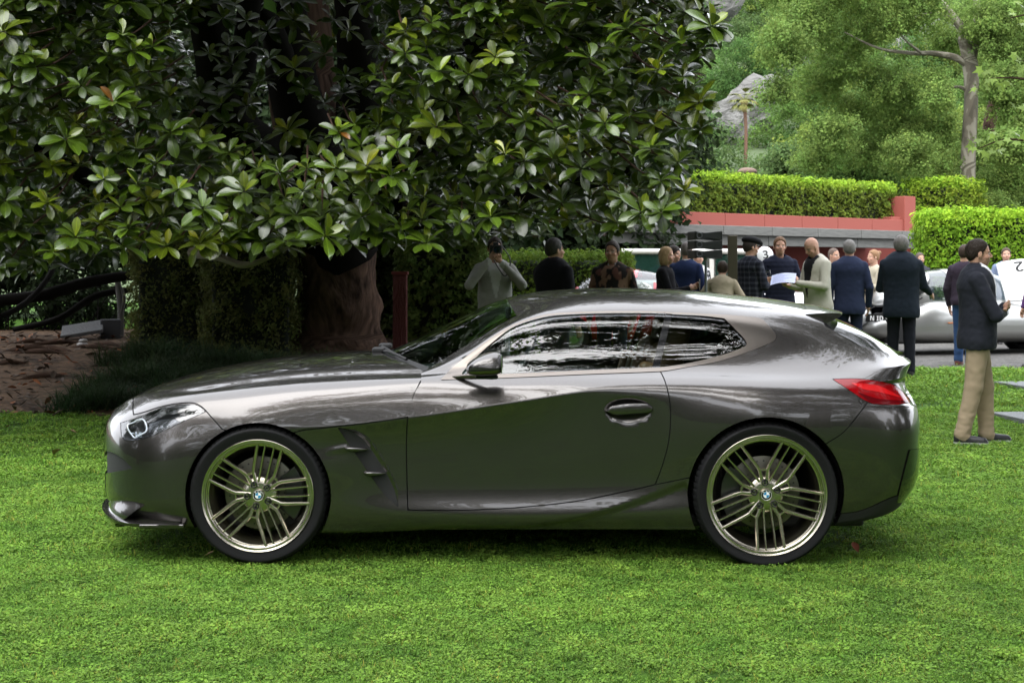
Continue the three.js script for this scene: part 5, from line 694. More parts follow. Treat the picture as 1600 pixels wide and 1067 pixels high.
// mirrors
function mirrorShape() {
  const g = new THREE.SphereGeometry(1, 40, 28), p = g.attributes.position;
  for (let i = 0; i < p.count; i++) {
    let x = p.getX(i), y = p.getY(i), z = p.getZ(i); const sx = (v, e) => Math.sign(v) * Math.pow(Math.abs(v), e);
    x = sx(x, 0.55); y = sx(y, 0.6); z = sx(z, 0.7);
    const f = clamp((1 - x) / 2); // 0 at the glass, 1 at the leading edge
    y = (y > 0 ? y * (1 - 0.55 * f * f) * 0.072 : y * (1 - 0.35 * f) * 0.05); y -= 0.02 * f;
    p.setXYZ(i, x * 0.088, y, z * 0.075 * (1 - 0.25 * f * f) * (1 - (z > 0 ? 0.5 : 0.1) * Math.max(0, y / 0.072)));
  }
  g.computeVertexNormals(); return g;
}
for (const s of [1, -1]) {
  const base = pxz(757, 570, 0.95), g = mirrorShape(); g.scale(1, 1, s); g.rotateY(s * 0.12); g.translate(base.x, base.y, 0.955 * s);
  const S = { pos: Array.from(g.attributes.position.array), nor: Array.from(g.attributes.normal.array), idx: Array.from(g.index.array) };
  const h = (x) => base.y - 0.018 + (x - base.x) * 0.05;
  const build = (q) => { const o = new THREE.BufferGeometry(); o.setAttribute('position', new THREE.Float32BufferAttribute(q.pos, 3)); o.setAttribute('normal', new THREE.Float32BufferAttribute(q.nor, 3)); o.setIndex(q.idx); return o; };
  const o = part('door_mirror', build(clip(S, (x, y) => y - h(x))), PAINT);
  mesh('mirror_base', build(clip(S, (x, y) => h(x) - 0.006 - y)), SATIN, o);
  mesh('mirror_joint', build(clip(clip(shift(S, -0.004), (x, y) => h(x) + 0.004 - y), (x, y) => y - h(x) + 0.02)), BLACK, o);
  const a = [pxz(770, 588, 0.9).setZ(0.90 * s), pxz(735, 588, 0.86).setZ(0.84 * s), pxz(704, 590, 0.8).setZ(0.79 * s)];
  mesh('mirror_arm', limb(a, [0.016, 0.013, 0.008], 10, 8), SATIN, o);
  mesh('mirror_foot', box(0.11, 0.02, 0.06, base.x + 0.01, base.y - 0.062, 0.90 * s, 0.01), BLACK, o);
  mesh('mirror_glass', box(0.004, 0.09, 0.12, base.x + 0.083, base.y + 0.005, 0.955 * s, 0.002), mat([0.6, 0.62, 0.65], 0.03, { metalness: 1 }), o);
}
// cabin
{
  const leather = mat([0.16, 0.075, 0.035], 0.5), dark = mat([0.012, 0.012, 0.013], 0.6), soft = mat([0.03, 0.028, 0.026], 0.8);
  part('cabin_floor', box(2.2, 0.04, 1.36, 0.4, 0.24, 0, 0.01), dark);
  part('dashboard', merge([box(0.5, 0.24, 1.34, -0.36, 0.74, 0, 0.08), box(0.28, 0.09, 0.36, -0.2, 0.87, -0.36, 0.04)]), dark);
  part('luggage_shelf', box(0.75, 0.05, 1.2, 1.45, 0.8, 0, 0.02), soft);
  part('bulkhead', box(0.08, 0.6, 1.3, 1.02, 0.55, 0, 0.02), soft);
  for (const z of [0.36, -0.36]) {
    const o = part('seat', merge([box(0.5, 0.16, 0.5, 0.42, 0.42, z, 0.06), box(0.15, 0.62, 0.48, 0.74, 0.72, z, 0.065, 0, -0.28), box(0.2, 0.5, 0.07, 0.68, 0.68, z + 0.22, 0.035, 0, -0.28), box(0.2, 0.5, 0.07, 0.68, 0.68, z - 0.22, 0.035, 0, -0.28)]), leather);
    mesh('headrest', box(0.11, 0.2, 0.26, 0.865, 1.06, z, 0.05, 0, -0.2), leather, o);
  }
  const w = new THREE.TorusGeometry(0.185, 0.016, 12, 40); w.rotateY(Math.PI / 2); w.rotateZ(-0.38); w.translate(0.06, 0.84, -0.36);
  const wheelG = merge([w, box(0.04, 0.08, 0.34, 0.055, 0.84, -0.36, 0.015, 0, -0.38), box(0.2, 0.06, 0.06, -0.05, 0.8, -0.36, 0.02)]);
  part('steering_wheel', wheelG, dark);
  part('rear_view_mirror', box(0.03, 0.065, 0.24, -0.02, 1.17, 0, 0.012), dark);
  part('wiper', merge([tube([[-0.70, 0.965, 0.10], [-0.64, 0.972, 0.32], [-0.54, 0.945, 0.52]], 0.008, 16, 6), tube([[-0.73, 0.975, -0.2], [-0.70, 0.985, 0.05], [-0.60, 0.962, 0.40]], 0.008, 16, 6), box(0.07, 0.03, 0.1, -0.72, 0.972, 0.1, 0.012), box(0.07, 0.03, 0.1, -0.72, 0.975, -0.3, 0.012)]), BLACK);
}
// wheels
const roundel = canvasTex(256, 256, (c) => { c.fillStyle = '#111'; c.fillRect(0, 0, 256, 256); c.fillStyle = '#e9ebec'; c.beginPath(); c.arc(128, 128, 126, 0, 7); c.fill(); c.fillStyle = '#101215'; c.beginPath(); c.arc(128, 128, 118, 0, 7); c.fill(); c.fillStyle = '#eef0f0'; c.beginPath(); c.arc(128, 128, 76, 0, 7); c.fill(); for (const k of [2, 0]) { c.fillStyle = '#1c86bd'; c.beginPath(); c.moveTo(128, 128); c.arc(128, 128, 70, (k * Math.PI) / 2 , ((k + 1) * Math.PI) / 2); c.fill(); } c.fillStyle = '#f2f3f4'; c.font = 'bold 38px sans-serif'; c.textAlign = 'center'; c.textBaseline = 'middle'; [['B', -0.75], ['M', 0], ['W', 0.75]].forEach(([t, a]) => { c.save(); c.translate(128, 128); c.rotate(a); c.fillText(t, 0, -96); c.restore(); }); });
function bar(pts, w0, w1, zf, h) { // a spoke: path of [x, y] with widths, a ridge-topped section
  const c = new THREE.CatmullRomCurve3(pts.map((p) => V3(p[0], p[1], 0)), false, 'centripetal', 0.1), n = 22, pos = [], idx = [];
  for (let i = 0; i <= n; i++) { const t = i / n, p = c.getPoint(t), q = c.getTangent(t), nx = -q.y, ny = q.x, w = lerp(w0, w1, t) / 2, r = Math.hypot(p.x, p.y), z = zf(r); for (const [k, d] of [[-1, -h], [-0.9, -0.005], [-0.45, 0], [0.45, 0], [0.9, -0.005], [1, -h]]) pos.push(p.x + nx * w * k, p.y + ny * w * k, z + d); }
  for (let i = 0; i < n; i++) for (let j = 0; j < 5; j++) { const a = i * 6 + j; idx.push(a, a + 6, a + 1, a + 1, a + 6, a + 7); }
  idx.push(0, 1, 2, 0, 2, 3, 0, 3, 4, 0, 4, 5); const e = n * 6; idx.push(e, e + 2, e + 1, e, e + 3, e + 2, e, e + 4, e + 3, e, e + 5, e + 4);
  const g = new THREE.BufferGeometry(); g.setAttribute('position', new THREE.Float32BufferAttribute(pos, 3)); g.setIndex(idx); return toCreasedNormals(g, 0.4);
}
function makeWheel(R, TR, turn, WIDE) {
  const o = new THREE.Group(); o.name = 'wheel';
  const lathe = (pts, seg = 96) => { const g = new THREE.LatheGeometry(pts.map((p) => new THREE.Vector2(p[0], p[1])), seg); g.rotateX(Math.PI / 2); return g; }; // axis along z, profile [radius, z]
  // tyre with sidewall rings and a cut tread
  { const prof = [[R - 0.008, -0.004], [R + 0.004, 0.0], [R + 0.012, 0.004], [R + 0.02, 0.0035], [lerp(R, TR, 0.45), 0.008], [lerp(R, TR, 0.62), 0.007], [lerp(R, TR, 0.66), 0.0085], [lerp(R, TR, 0.80), 0.003], [TR - 0.010, -0.008], [TR - 0.003, -0.02], [TR, -0.034]]; const pr = []; for (const q of prof) pr.push(q); const gw = (WIDE - 0.07) / 4; for (let k = 0; k < 4; k++) { const z = -0.034 - gw * k; pr.push([TR, z - gw + 0.012], [TR - 0.008, z - gw + 0.010], [TR - 0.008, z - gw], [TR, z - gw - 0.001]); } pr.push([TR, -WIDE + 0.02], [TR - 0.02, -WIDE], [R + 0.01, -WIDE - 0.01], [R - 0.02, -WIDE + 0.02]);
    const SEG = 432, pos = [], idx = [], n = pr.length; for (let i = 0; i <= SEG; i++) { const a = (i / SEG) * 2 * Math.PI, ph = (i % 6); pr.forEach(([r, z], j) => { const cutd = r > TR - 0.012 && j >= 8 && (ph === 0) ? (j < 10 ? 0.004 : 0.007) : 0; pos.push((r - cutd) * Math.cos(a), (r - cutd) * Math.sin(a), z - (j === 8 && ph === 0 ? 0.003 : 0)); }); }
    for (let i = 0; i < SEG; i++) for (let j = 0; j < n - 1; j++) { const a = i * n + j; idx.push(a, a + 1, a + n, a + 1, a + n + 1, a + n); }
    const g = new THREE.BufferGeometry(); g.setAttribute('position', new THREE.Float32BufferAttribute(pos, 3)); g.setIndex(idx); g.computeVertexNormals(); mesh('tyre', g, RUBBER, o); }
  const rim = mesh('rim', toCreasedNormals(lathe([[R - 0.012, 0.001], [R - 0.004, 0.006], [R - 0.002, 0.004], [R, -0.004], [R - 0.014, -0.004], [R - 0.0135, 0.001], [R - 0.02, 0.0005], [R - 0.022, -0.006], [R - 0.027, -0.010], [R - 0.029, -0.018], [R - 0.035, -0.020], [R - 0.042, -0.055], [R - 0.06, -0.09], [R - 0.06, -WIDE]], 128), 0.5), BRONZE, o);
  const zf = (r) => lerp(-0.024, -0.006, smooth(0.1 * R, 1.0 * R, r)) - 0.004 * Math.sin((r / R) * Math.PI);
  const spokes = [];
  for (let k = 0; k < 5; k++) {
    const th = turn + (k * 2 * Math.PI) / 5, P = (r, l) => [R * (r * Math.cos(th) - l * Math.sin(th)), R * (r * Math.sin(th) + l * Math.cos(th))], Q = (r, l) => { const t2 = th + (2 * Math.PI) / 5; return [R * (r * Math.cos(t2) - l * Math.sin(t2)), R * (r * Math.sin(t2) + l * Math.cos(t2))]; };
    const g = [];
    for (const s of [-1, 1]) { g.push(bar([P(0.975, 0.222 * s), P(0.7, 0.21 * s), P(0.37, 0.185 * s), P(0.33, 0.165 * s), P(0.13, 0.065 * s)], 0.0165, 0.022, zf, 0.028)); g.push(bar([P(0.935, 0.082 * s), P(0.6, 0.075 * s), P(0.22, 0.058 * s)], 0.0105, 0.015, (r) => zf(r) - 0.004, 0.024)); }
    g.push(bar([P(0.365, 0.185), [(P(0.375, 0.2)[0] + Q(0.375, -0.2)[0]) * 0.485, (P(0.375, 0.2)[1] + Q(0.375, -0.2)[1]) * 0.485], Q(0.365, -0.185)], 0.014, 0.014, (r) => zf(r) - 0.002, 0.026));
    spokes.push(mesh('spoke', merge(g), BRONZE, o));
  }
  const hub = lathe([[0.001, -0.03], [0.055, -0.03], [0.085, -0.036], [0.09, -0.06], [0.05, -0.08]], 48); mesh('hub', hub, BRONZE, o);
  for (let k = 0; k < 5; k++) { const a = turn + Math.PI / 5 + (k * 2 * Math.PI) / 5, g = lathe([[0.0, -0.014], [0.006, -0.014], [0.0065, -0.022], [0.011, -0.023], [0.0115, -0.012], [0.0165, -0.012], [0.017, -0.04]], 18), b = 0.2 * R; g.translate(b * Math.cos(a), b * Math.sin(a), -0.006); mesh('wheel_bolt', g, mat([0.03, 0.03, 0.03], 0.4, { metalness: 0.6 }), o); }
  const em = new THREE.CircleGeometry(0.026, 40); em.translate(0, 0, -0.0125); mesh('emblem', em, mat(0xffffff, 0.25, { map: roundel, clearcoat: 1 }), o);
  mesh('emblem_ring', lathe([[0.024, -0.014], [0.026, -0.011], [0.0285, -0.013], [0.031, -0.03]], 40), BRONZE, o);
  const disc = lathe([[0.06, -0.10], [0.178, -0.10], [0.178, -0.125]], 64); mesh('brake_disc', disc, mat([0.13, 0.125, 0.10], 0.35, { metalness: 0.9 }), o);
  mesh('disc_bell', lathe([[0.0, -0.07], [0.085, -0.072], [0.09, -0.1]], 40), mat([0.05, 0.05, 0.05], 0.5, { metalness: 0.5 }), o);
  const holes = []; for (let k = 0; k < 30; k++) for (let q = 0; q < 2; q++) { const a = (k / 30) * 2 * Math.PI + q * 0.1, r = 0.115 + q * 0.04, h = new THREE.CircleGeometry(0.0045, 8); h.translate(r * Math.cos(a), r * Math.sin(a), -0.0985); holes.push(h); } const dh = mesh('disc_holes', merge(holes), BLACK, o); dh.userData.kind = 'stuff';
  return o;
}
function caliper(x, y, flip) { const s = new THREE.Shape(); const a0 = flip ? 2.5 : -0.65, a1 = flip ? 3.7 : 0.65; s.absarc(0, 0, 0.205, a0, a1, false); s.absarc(0, 0, 0.125, a1, a0, true); const g = new THREE.ExtrudeGeometry(s, { depth: 0.05, bevelEnabled: true, bevelSize: 0.006, bevelThickness: 0.006, curveSegments: 16 }); return g; }
[[FRONT, 0.276, 0.338, 0.085, 0.898, 0.245, true], [REAR, 0.296, 0.352, -0.225, 0.915, 0.275, false]].forEach(([c, R, TR, turn, z, wide, fr]) => {
  const w = makeWheel(R, TR, turn, wide), wm = w.clone();
  w.position.set(c[0], c[1], z); car.add(w); wm.position.set(c[0], c[1], -z); wm.rotation.y = Math.PI; car.add(wm);
  const cg = caliper(0, 0, !fr); for (const s of [1, -1]) { const g = cg.clone(); g.translate(c[0], c[1], z - 0.145); if (s < 0) g.scale(1, 1, -1); part('brake_caliper', g, mat([0.02, 0.02, 0.02], 0.3, { clearcoat: 0.6 })); }
});
// ------------------------------------------------------------------ people
// a body is a field of tapered capsules and ellipsoids joined with a smooth minimum, meshed with surface nets
function surfaceNet(prims, cell, colorOf, wob) {
  const lo = [9, 9, 9], hi = [-9, -9, -9];
  for (const p of prims) { const pts = p.c ? [[p.c, Math.max(...p.r)]] : [[p.a, p.ra], [p.b, p.rb]]; if (p.cut) continue; for (const [q, r] of pts) for (let c = 0; c < 3; c++) { lo[c] = Math.min(lo[c], q[c] - r - 0.03); hi[c] = Math.max(hi[c], q[c] + r + 0.03); } }
  const N = [0, 1, 2].map((c) => Math.ceil((hi[c] - lo[c]) / cell) + 2), F = new Float32Array(N[0] * N[1] * N[2]).fill(1), id = (i, j, k) => i + N[0] * (j + N[1] * k);
  for (const p of prims) {
    const K = p.k ?? 0.02, R = p.c ? Math.max(...p.r) : Math.max(p.ra, p.rb), a = p.c ?? p.a, b = p.c ?? p.b, m = R * 0.0 + K + cell * 2;
    const from = [0, 1, 2].map((c) => Math.max(0, Math.floor((Math.min(a[c], b[c]) - R - m - lo[c]) / cell))), to = [0, 1, 2].map((c) => Math.min(N[c] - 1, Math.ceil((Math.max(a[c], b[c]) + R + m - lo[c]) / cell)));
    const ab = [b[0] - a[0], b[1] - a[1], b[2] - a[2]], L2 = ab[0] ** 2 + ab[1] ** 2 + ab[2] ** 2 || 1e-9;
    for (let k = from[2]; k <= to[2]; k++) for (let j = from[1]; j <= to[1]; j++) for (let i = from[0]; i <= to[0]; i++) {
      const x = lo[0] + i * cell - a[0], y = lo[1] + j * cell - a[1], z = lo[2] + k * cell - a[2]; let d;
      if (p.c) { const e = Math.hypot(x / p.r[0], y / p.r[1], z / p.r[2]), g = Math.hypot(x / p.r[0] ** 2, y / p.r[1] ** 2, z / p.r[2] ** 2); d = g > 1e-6 ? (e * (e - 1)) / g : -Math.min(...p.r); }
      else { const t = clamp((x * ab[0] + y * ab[1] + z * ab[2]) / L2), fz = p.flat ?? 1; d = Math.hypot(x - ab[0] * t, y - ab[1] * t, (z - ab[2] * t) / fz) * (fz < 1 ? Math.sqrt(fz) : 1) - lerp(p.ra, p.rb, t); }
      const q = id(i, j, k), f = F[q];
      if (p.cut) { F[q] = Math.max(f, -d); continue; }
      const h = clamp(0.5 + (0.5 * (f - d)) / K); F[q] = f + (d - f) * h - K * h * (1 - h);
    }
  }
  if (wob) for (let k = 0; k < N[2]; k++) for (let j = 0; j < N[1]; j++) for (let i = 0; i < N[0]; i++) { const q = id(i, j, k); if (Math.abs(F[q]) < 0.05) F[q] += wob(lo[0] + i * cell, lo[1] + j * cell, lo[2] + k * cell); }
  const pos = [], nor = [], idx = [], vid = new Int32Array(F.length).fill(-1), at3 = (i, j, k) => F[id(clamp(i, 0, N[0] - 1), clamp(j, 0, N[1] - 1), clamp(k, 0, N[2] - 1))];
  for (let k = 0; k < N[2] - 1; k++) for (let j = 0; j < N[1] - 1; j++) for (let i = 0; i < N[0] - 1; i++) {
    let mask = 0, sx = 0, sy = 0, sz = 0, n = 0; const v = [];
    for (let c = 0; c < 8; c++) { v[c] = F[id(i + (c & 1), j + ((c >> 1) & 1), k + (c >> 2))]; if (v[c] < 0) mask |= 1 << c; }
    if (mask === 0 || mask === 255) continue;
    for (let c = 0; c < 8; c++) for (const b of [1, 2, 4]) if (!(c & b)) { const e = c | b; if (v[c] < 0 !== v[e] < 0) { const t = v[c] / (v[c] - v[e]); sx += (c & 1) + (b === 1 ? t : 0); sy += ((c >> 1) & 1) + (b === 2 ? t : 0); sz += (c >> 2) + (b === 4 ? t : 0); n++; } }
    vid[id(i, j, k)] = pos.length / 3; pos.push(lo[0] + (i + sx / n) * cell, lo[1] + (j + sy / n) * cell, lo[2] + (k + sz / n) * cell);
    const g = V3(at3(i + 2, j, k) + at3(i + 1, j, k) - at3(i - 1, j, k) - at3(i, j, k), at3(i, j + 2, k) + at3(i, j + 1, k) - at3(i, j - 1, k) - at3(i, j, k), at3(i, j, k + 2) + at3(i, j, k + 1) - at3(i, j, k - 1) - at3(i, j, k)).normalize(); nor.push(g.x, g.y, g.z);
  }
  const quad = (a, b, c, d, flip) => { if (a < 0 || b < 0 || c < 0 || d < 0) return; flip ? idx.push(a, c, b, a, d, c) : idx.push(a, b, c, a, c, d); };
  for (let k = 1; k < N[2] - 1; k++) for (let j = 1; j < N[1] - 1; j++) for (let i = 1; i < N[0] - 1; i++) {
    const f = F[id(i, j, k)] < 0;
    if (f !== F[id(i + 1, j, k)] < 0) quad(vid[id(i, j, k)], vid[id(i, j - 1, k)], vid[id(i, j - 1, k - 1)], vid[id(i, j, k - 1)], f);
    if (f !== F[id(i, j + 1, k)] < 0) quad(vid[id(i, j, k)], vid[id(i, j, k - 1)], vid[id(i - 1, j, k - 1)], vid[id(i - 1, j, k)], f);
    if (f !== F[id(i, j, k + 1)] < 0) quad(vid[id(i, j, k)], vid[id(i - 1, j, k)], vid[id(i - 1, j - 1, k)], vid[id(i, j - 1, k)], f);
  }
  const g = new THREE.BufferGeometry(); 
  // make faces agree with the outward normals
  for (let q = 0; q < idx.length; q += 3) { const P = (n) => V3(pos[idx[q + n] * 3], pos[idx[q + n] * 3 + 1], pos[idx[q + n] * 3 + 2]), a = P(0), fn = P(1).sub(a).cross(P(2).sub(a)), o = idx[q] * 3; if (fn.x * nor[o] + fn.y * nor[o + 1] + fn.z * nor[o + 2] < 0) [idx[q + 1], idx[q + 2]] = [idx[q + 2], idx[q + 1]]; }
  g.setAttribute('position', new THREE.Float32BufferAttribute(pos, 3)); g.setAttribute('normal', new THREE.Float32BufferAttribute(nor, 3)); g.setIndex(idx);
  const col = []; for (let q = 0; q < pos.length; q += 3) col.push(...colorOf(pos[q], pos[q + 1], pos[q + 2])); g.setAttribute('color', new THREE.Float32BufferAttribute(col, 3));
  return g;
}
const CLOTH = mat(0xffffff, 0.88, { vertexColors: true, specularIntensity: 0.25, sheen: 0.3, sheenRoughness: 0.6, sheenColor: lin(0.2, 0.2, 0.2) }), SKIN = mat(0xffffff, 0.55, { vertexColors: true, specularIntensity: 0.4 }), HAIRM = mat(0xffffff, 0.65, { vertexColors: true, specularIntensity: 0.4 }), SHOE = mat(0xffffff, 0.5, { vertexColors: true });
const cap = (a, b, ra, rb, k = 0.025, flat) => ({ a, b, ra, rb, k, flat }), ell = (c, r, k = 0.015) => ({ c, r, k });
function person(o) {
  const h = o.h ?? 1.76, S = h / 1.78, g = gAt(o.px, o.d), t = thing('person', o.label, 'person', [g.x, g.y + (o.lift ?? 0), g.z], o.face ?? 0), q = o.q ?? 0.016, wd = o.wide ?? 1;
  const J = { hip: [0.09, 0.92, 0], knee: [0.10, 0.5, 0.015], ankle: [0.105, 0.09, -0.03], sh: [0.178 * wd, 1.425, -0.02], elb: [0.255 * wd, 1.13, -0.04], wri: [0.25 * wd, 0.87, 0.06] };
  const lean = o.lean ?? 0, nod = o.nod ?? 0, turnHead = o.look ?? 0, T = ([x, y, z]) => { if (y > 0.95 && lean) { const a = lean, yy = y - 0.95; return [x, 0.95 + yy * Math.cos(a), z + yy * Math.sin(a)]; } return [x, y, z]; };
  const side = (p, s) => [p[0] * s, p[1], p[2]];
  const R = o.right ?? {}, L = o.left ?? {}, arms = [[1, L], [-1, R]].map(([s, A]) => ({ s, sh: T(side(J.sh, s)), el: T(A.elb ? [A.elb[0] * s, A.elb[1], A.elb[2]] : side(J.elb, s)), wr: T(A.wri ? [A.wri[0] * s, A.wri[1], A.wri[2]] : side(J.wri, s)), open: A }));
  const legs = [1, -1].map((s) => ({ s, hip: side(J.hip, s), kn: [J.knee[0] * s + (o.step ?? 0) * 0, J.knee[1], J.knee[2] + (o.stride ?? 0) * s * 0.5], an: [J.ankle[0] * s, J.ankle[1], J.ankle[2] + (o.stride ?? 0) * s] }));
  const neck = T([0, 1.47, -0.02]), skull = T([0, 1.655, 0.0]); skull[2] += 0.015 + Math.sin(nod) * 0.06; skull[1] -= (1 - Math.cos(nod)) * 0.08;
  const sk = o.skin ?? [0.46, 0.27, 0.19], hairC = o.hair ?? [0.03, 0.02, 0.013];
  // head in its own axes, then turned
  const rot = new THREE.Matrix4().makeRotationFromEuler(new THREE.Euler(nod, turnHead, 0, 'YXZ')), H = ([x, y, z]) => { const v = V3(x, y, z).applyMatrix4(rot); return [v.x + skull[0], v.y + skull[1], v.z + skull[2]]; }, inv = rot.clone().invert(), toHead = (x, y, z) => V3(x - skull[0], y - skull[1], z - skull[2]).applyMatrix4(inv);
  const hq = o.hq ?? 0.008, face = (x, y, z) => {
    const v = toHead(x, y, z); let c = sk.slice(); const e = Math.hypot((Math.abs(v.x) - 0.032) / 0.014, (v.y - 0.0) / 0.007); if (v.z > 0.055) { if (e < 1) c = Math.hypot(Math.abs(v.x) - 0.032, v.y) < 0.006 ? [0.02, 0.015, 0.012] : [0.6, 0.57, 0.54]; else if (Math.abs(Math.abs(v.x) - 0.034) < 0.02 && Math.abs(v.y - 0.021) < 0.005) c = hairC.map((k) => k * 1.3 + 0.02); else if (Math.abs(v.x) < 0.024 && Math.abs(v.y + 0.061) < (o.smile ? 0.007 : 0.005)) c = o.smile && Math.abs(v.y + 0.060) < 0.0035 ? [0.7, 0.66, 0.6] : [0.34, 0.12, 0.10]; }
    if (o.stubble && v.y < -0.035 && v.z > -0.02) c = c.map((k, i) => lerp(k, [0.12, 0.09, 0.07][i], 0.35)); const bl = 1 + 0.12 * Math.exp(-((Math.abs(v.x) - 0.045) ** 2 + (v.y + 0.03) ** 2) / 0.0006) * (v.z > 0 ? 1 : 0); c[0] *= bl; return c;
  };
  const headPrims = [ell(H([0, 0.025, -0.012]), [0.076, 0.098, 0.096].map((r) => r), 0.01), ell(H([0, -0.045, 0.022]), [0.056, 0.068, 0.068], 0.03), ell(H([0, -0.088, 0.052]), [0.026, 0.02, 0.022], 0.02), cap(H([0, 0.012, 0.083]), H([0, -0.022, 0.104]), 0.008, 0.0125, 0.012), ell(H([0.012, -0.026, 0.094]), [0.008, 0.007, 0.01], 0.006), ell(H([-0.012, -0.026, 0.094]), [0.008, 0.007, 0.01], 0.006), ell(H([0, -0.061, 0.079]), [0.024, 0.012, 0.014], 0.01), ell(H([0.034, 0.020, 0.072]), [0.022, 0.008, 0.013], 0.012), ell(H([-0.034, 0.020, 0.072]), [0.022, 0.008, 0.013], 0.012), ell(H([0.042, -0.03, 0.055]), [0.022, 0.02, 0.02], 0.02), ell(H([-0.042, -0.03, 0.055]), [0.022, 0.02, 0.02], 0.02), ell(H([0.079, -0.008, -0.008]), [0.009, 0.032, 0.019], 0.005), ell(H([-0.079, -0.008, -0.008]), [0.009, 0.032, 0.019], 0.005), cap(H([0, -0.05, -0.02]), neck, 0.054, 0.058, 0.03)];
  const bare = o.bare ?? {}, parts = [surfaceNet(headPrims, hq, face)];
  const bodyPrims = [cap(neck, T([0, 1.38, -0.02]), 0.056, 0.07), cap(T([0, 1.34, -0.015]), T([0, 1.15, 0]), 0.115, 0.10, 0.05, 0.8), cap(T([0, 1.15, 0]), [0, 0.95, -0.01], 0.10, 0.11, 0.05, 0.8), ...arms.flatMap((a) => [cap(T([0.06 * a.s, 1.40, -0.02]), a.sh, 0.06, 0.052, 0.04), cap(a.sh, a.el, 0.046, 0.036), cap(a.el, a.wr, 0.036, 0.026)]), ...legs.flatMap((l) => [cap(l.hip, l.kn, 0.075, 0.05, 0.04), cap(l.kn, l.an, 0.048, 0.034), cap([l.an[0], 0.05, l.an[2]], [l.an[0] + 0.02 * l.s, 0.035, l.an[2] + 0.15], 0.035, 0.028)])];
  parts.push(surfaceNet(bodyPrims, Math.max(q, 0.016), () => sk));
  // hands: a palm and five fingers, curled, from the wrist onwards along the forearm
  for (const a of arms) {
    const f = V3(a.wr[0] - a.el[0], a.wr[1] - a.el[1], a.wr[2] - a.el[2]).normalize(), inn = a.open.palm ? V3(...a.open.palm).multiply(V3(a.s, 1, 1)) : V3(-a.s, -0.1, 0.1), up = inn.clone().addScaledVector(f, -inn.dot(f)).normalize(), ac = f.clone().cross(up), W0 = V3(...a.wr), P = (x, y, z) => W0.clone().addScaledVector(f, x).addScaledVector(ac, y).addScaledVector(up, z).toArray(), curl = a.open.curl ?? 0.5, hp = [cap(P(-0.03, 0, 0), P(0.03, 0, 0), 0.026, 0.026, 0.015), cap(P(0.03, 0.018, 0), P(0.085, 0.026, 0.002), 0.016, 0.013, 0.015), cap(P(0.03, -0.018, 0), P(0.082, -0.026, 0.002), 0.016, 0.012, 0.015), cap(P(0.03, 0, 0), P(0.088, 0, 0), 0.016, 0.014, 0.015)];
    [0.026, 0.009, -0.009, -0.026].forEach((y, i) => { const Lf = [0.066, 0.074, 0.07, 0.055][i], c1 = curl * 0.6, c2 = curl * 1.4, b1 = [0.088 + Lf * 0.45 * Math.cos(c1), y * 1.05, Lf * 0.45 * Math.sin(c1)], b2 = [b1[0] + Lf * 0.55 * Math.cos(c2), y * 1.08, b1[2] + Lf * 0.55 * Math.sin(c2)]; hp.push(cap(P(0.08, y, 0), P(...b1), 0.0095, 0.009, 0.004), cap(P(...b1), P(...b2), 0.009, 0.0075, 0.004)); });
    hp.push(cap(P(0.02, 0.022, 0.006), P(0.055, 0.044, 0.022), 0.013, 0.011, 0.006), cap(P(0.055, 0.044, 0.022), P(0.08, 0.040, 0.045), 0.0105, 0.009, 0.004)); parts.push(surfaceNet(hp, Math.min(hq, 0.007), () => sk));
  }
  const body = mesh('body', mergeGeometries(parts), SKIN, t);
  const rr = rng((o.px * 7) | 0), seed = rr() * 50;
  // hair: a cap of the skull, open at the face
  if (o.hairKind !== 'bald') {
    const long = o.hairKind === 'bob', vol = o.hairVol ?? 0.008, hp = [ell(H([0, 0.034, -0.018]), [0.078 + vol, 0.096 + vol, 0.096 + vol], 0.01)]; if (long) hp.push(ell(H([0.05, -0.05, -0.03]), [0.045, 0.10, 0.07], 0.03), ell(H([-0.05, -0.05, -0.03]), [0.045, 0.10, 0.07], 0.03), ell(H([0, -0.04, -0.065]), [0.075, 0.11, 0.05], 0.03)); else hp.push(ell(H([0, -0.012, -0.062]), [0.06, 0.052, 0.042], 0.03));
    if (o.hairKind === 'tail') hp.push(cap(H([0, 0.06, -0.09]), H([0, 0.08, -0.125]), 0.03, 0.035, 0.02));
    hp.push({ ...ell(H([0, o.hairKind === 'fringe' ? -0.045 : -0.022, 0.1]), [0.13, 0.108, 0.09]), cut: true }); if (!long) hp.push({ ...ell(H([0.11, -0.05, 0.01]), [0.05, 0.06, 0.045]), cut: true }, { ...ell(H([-0.11, -0.05, 0.01]), [0.05, 0.06, 0.045]), cut: true });
    if (o.hairKind === 'receding') hp.push({ ...ell(H([0, 0.13, 0.06]), [0.06, 0.055, 0.09]), cut: true });
    mesh('hair', surfaceNet(hp, hq * 0.9, (x, y, z) => { const k = 0.75 + 0.6 * Math.abs(fbm(x * 60, y * 20, z * 60 + seed, 2)) + 0.2 * fbm(x * 30, y * 9, z * 30, 2); return hairC.map((c) => c * k); }, (x, y, z) => 0.004 * perlin.noise(x * 90, y * 40 + seed, z * 90)), HAIRM, t);
  }
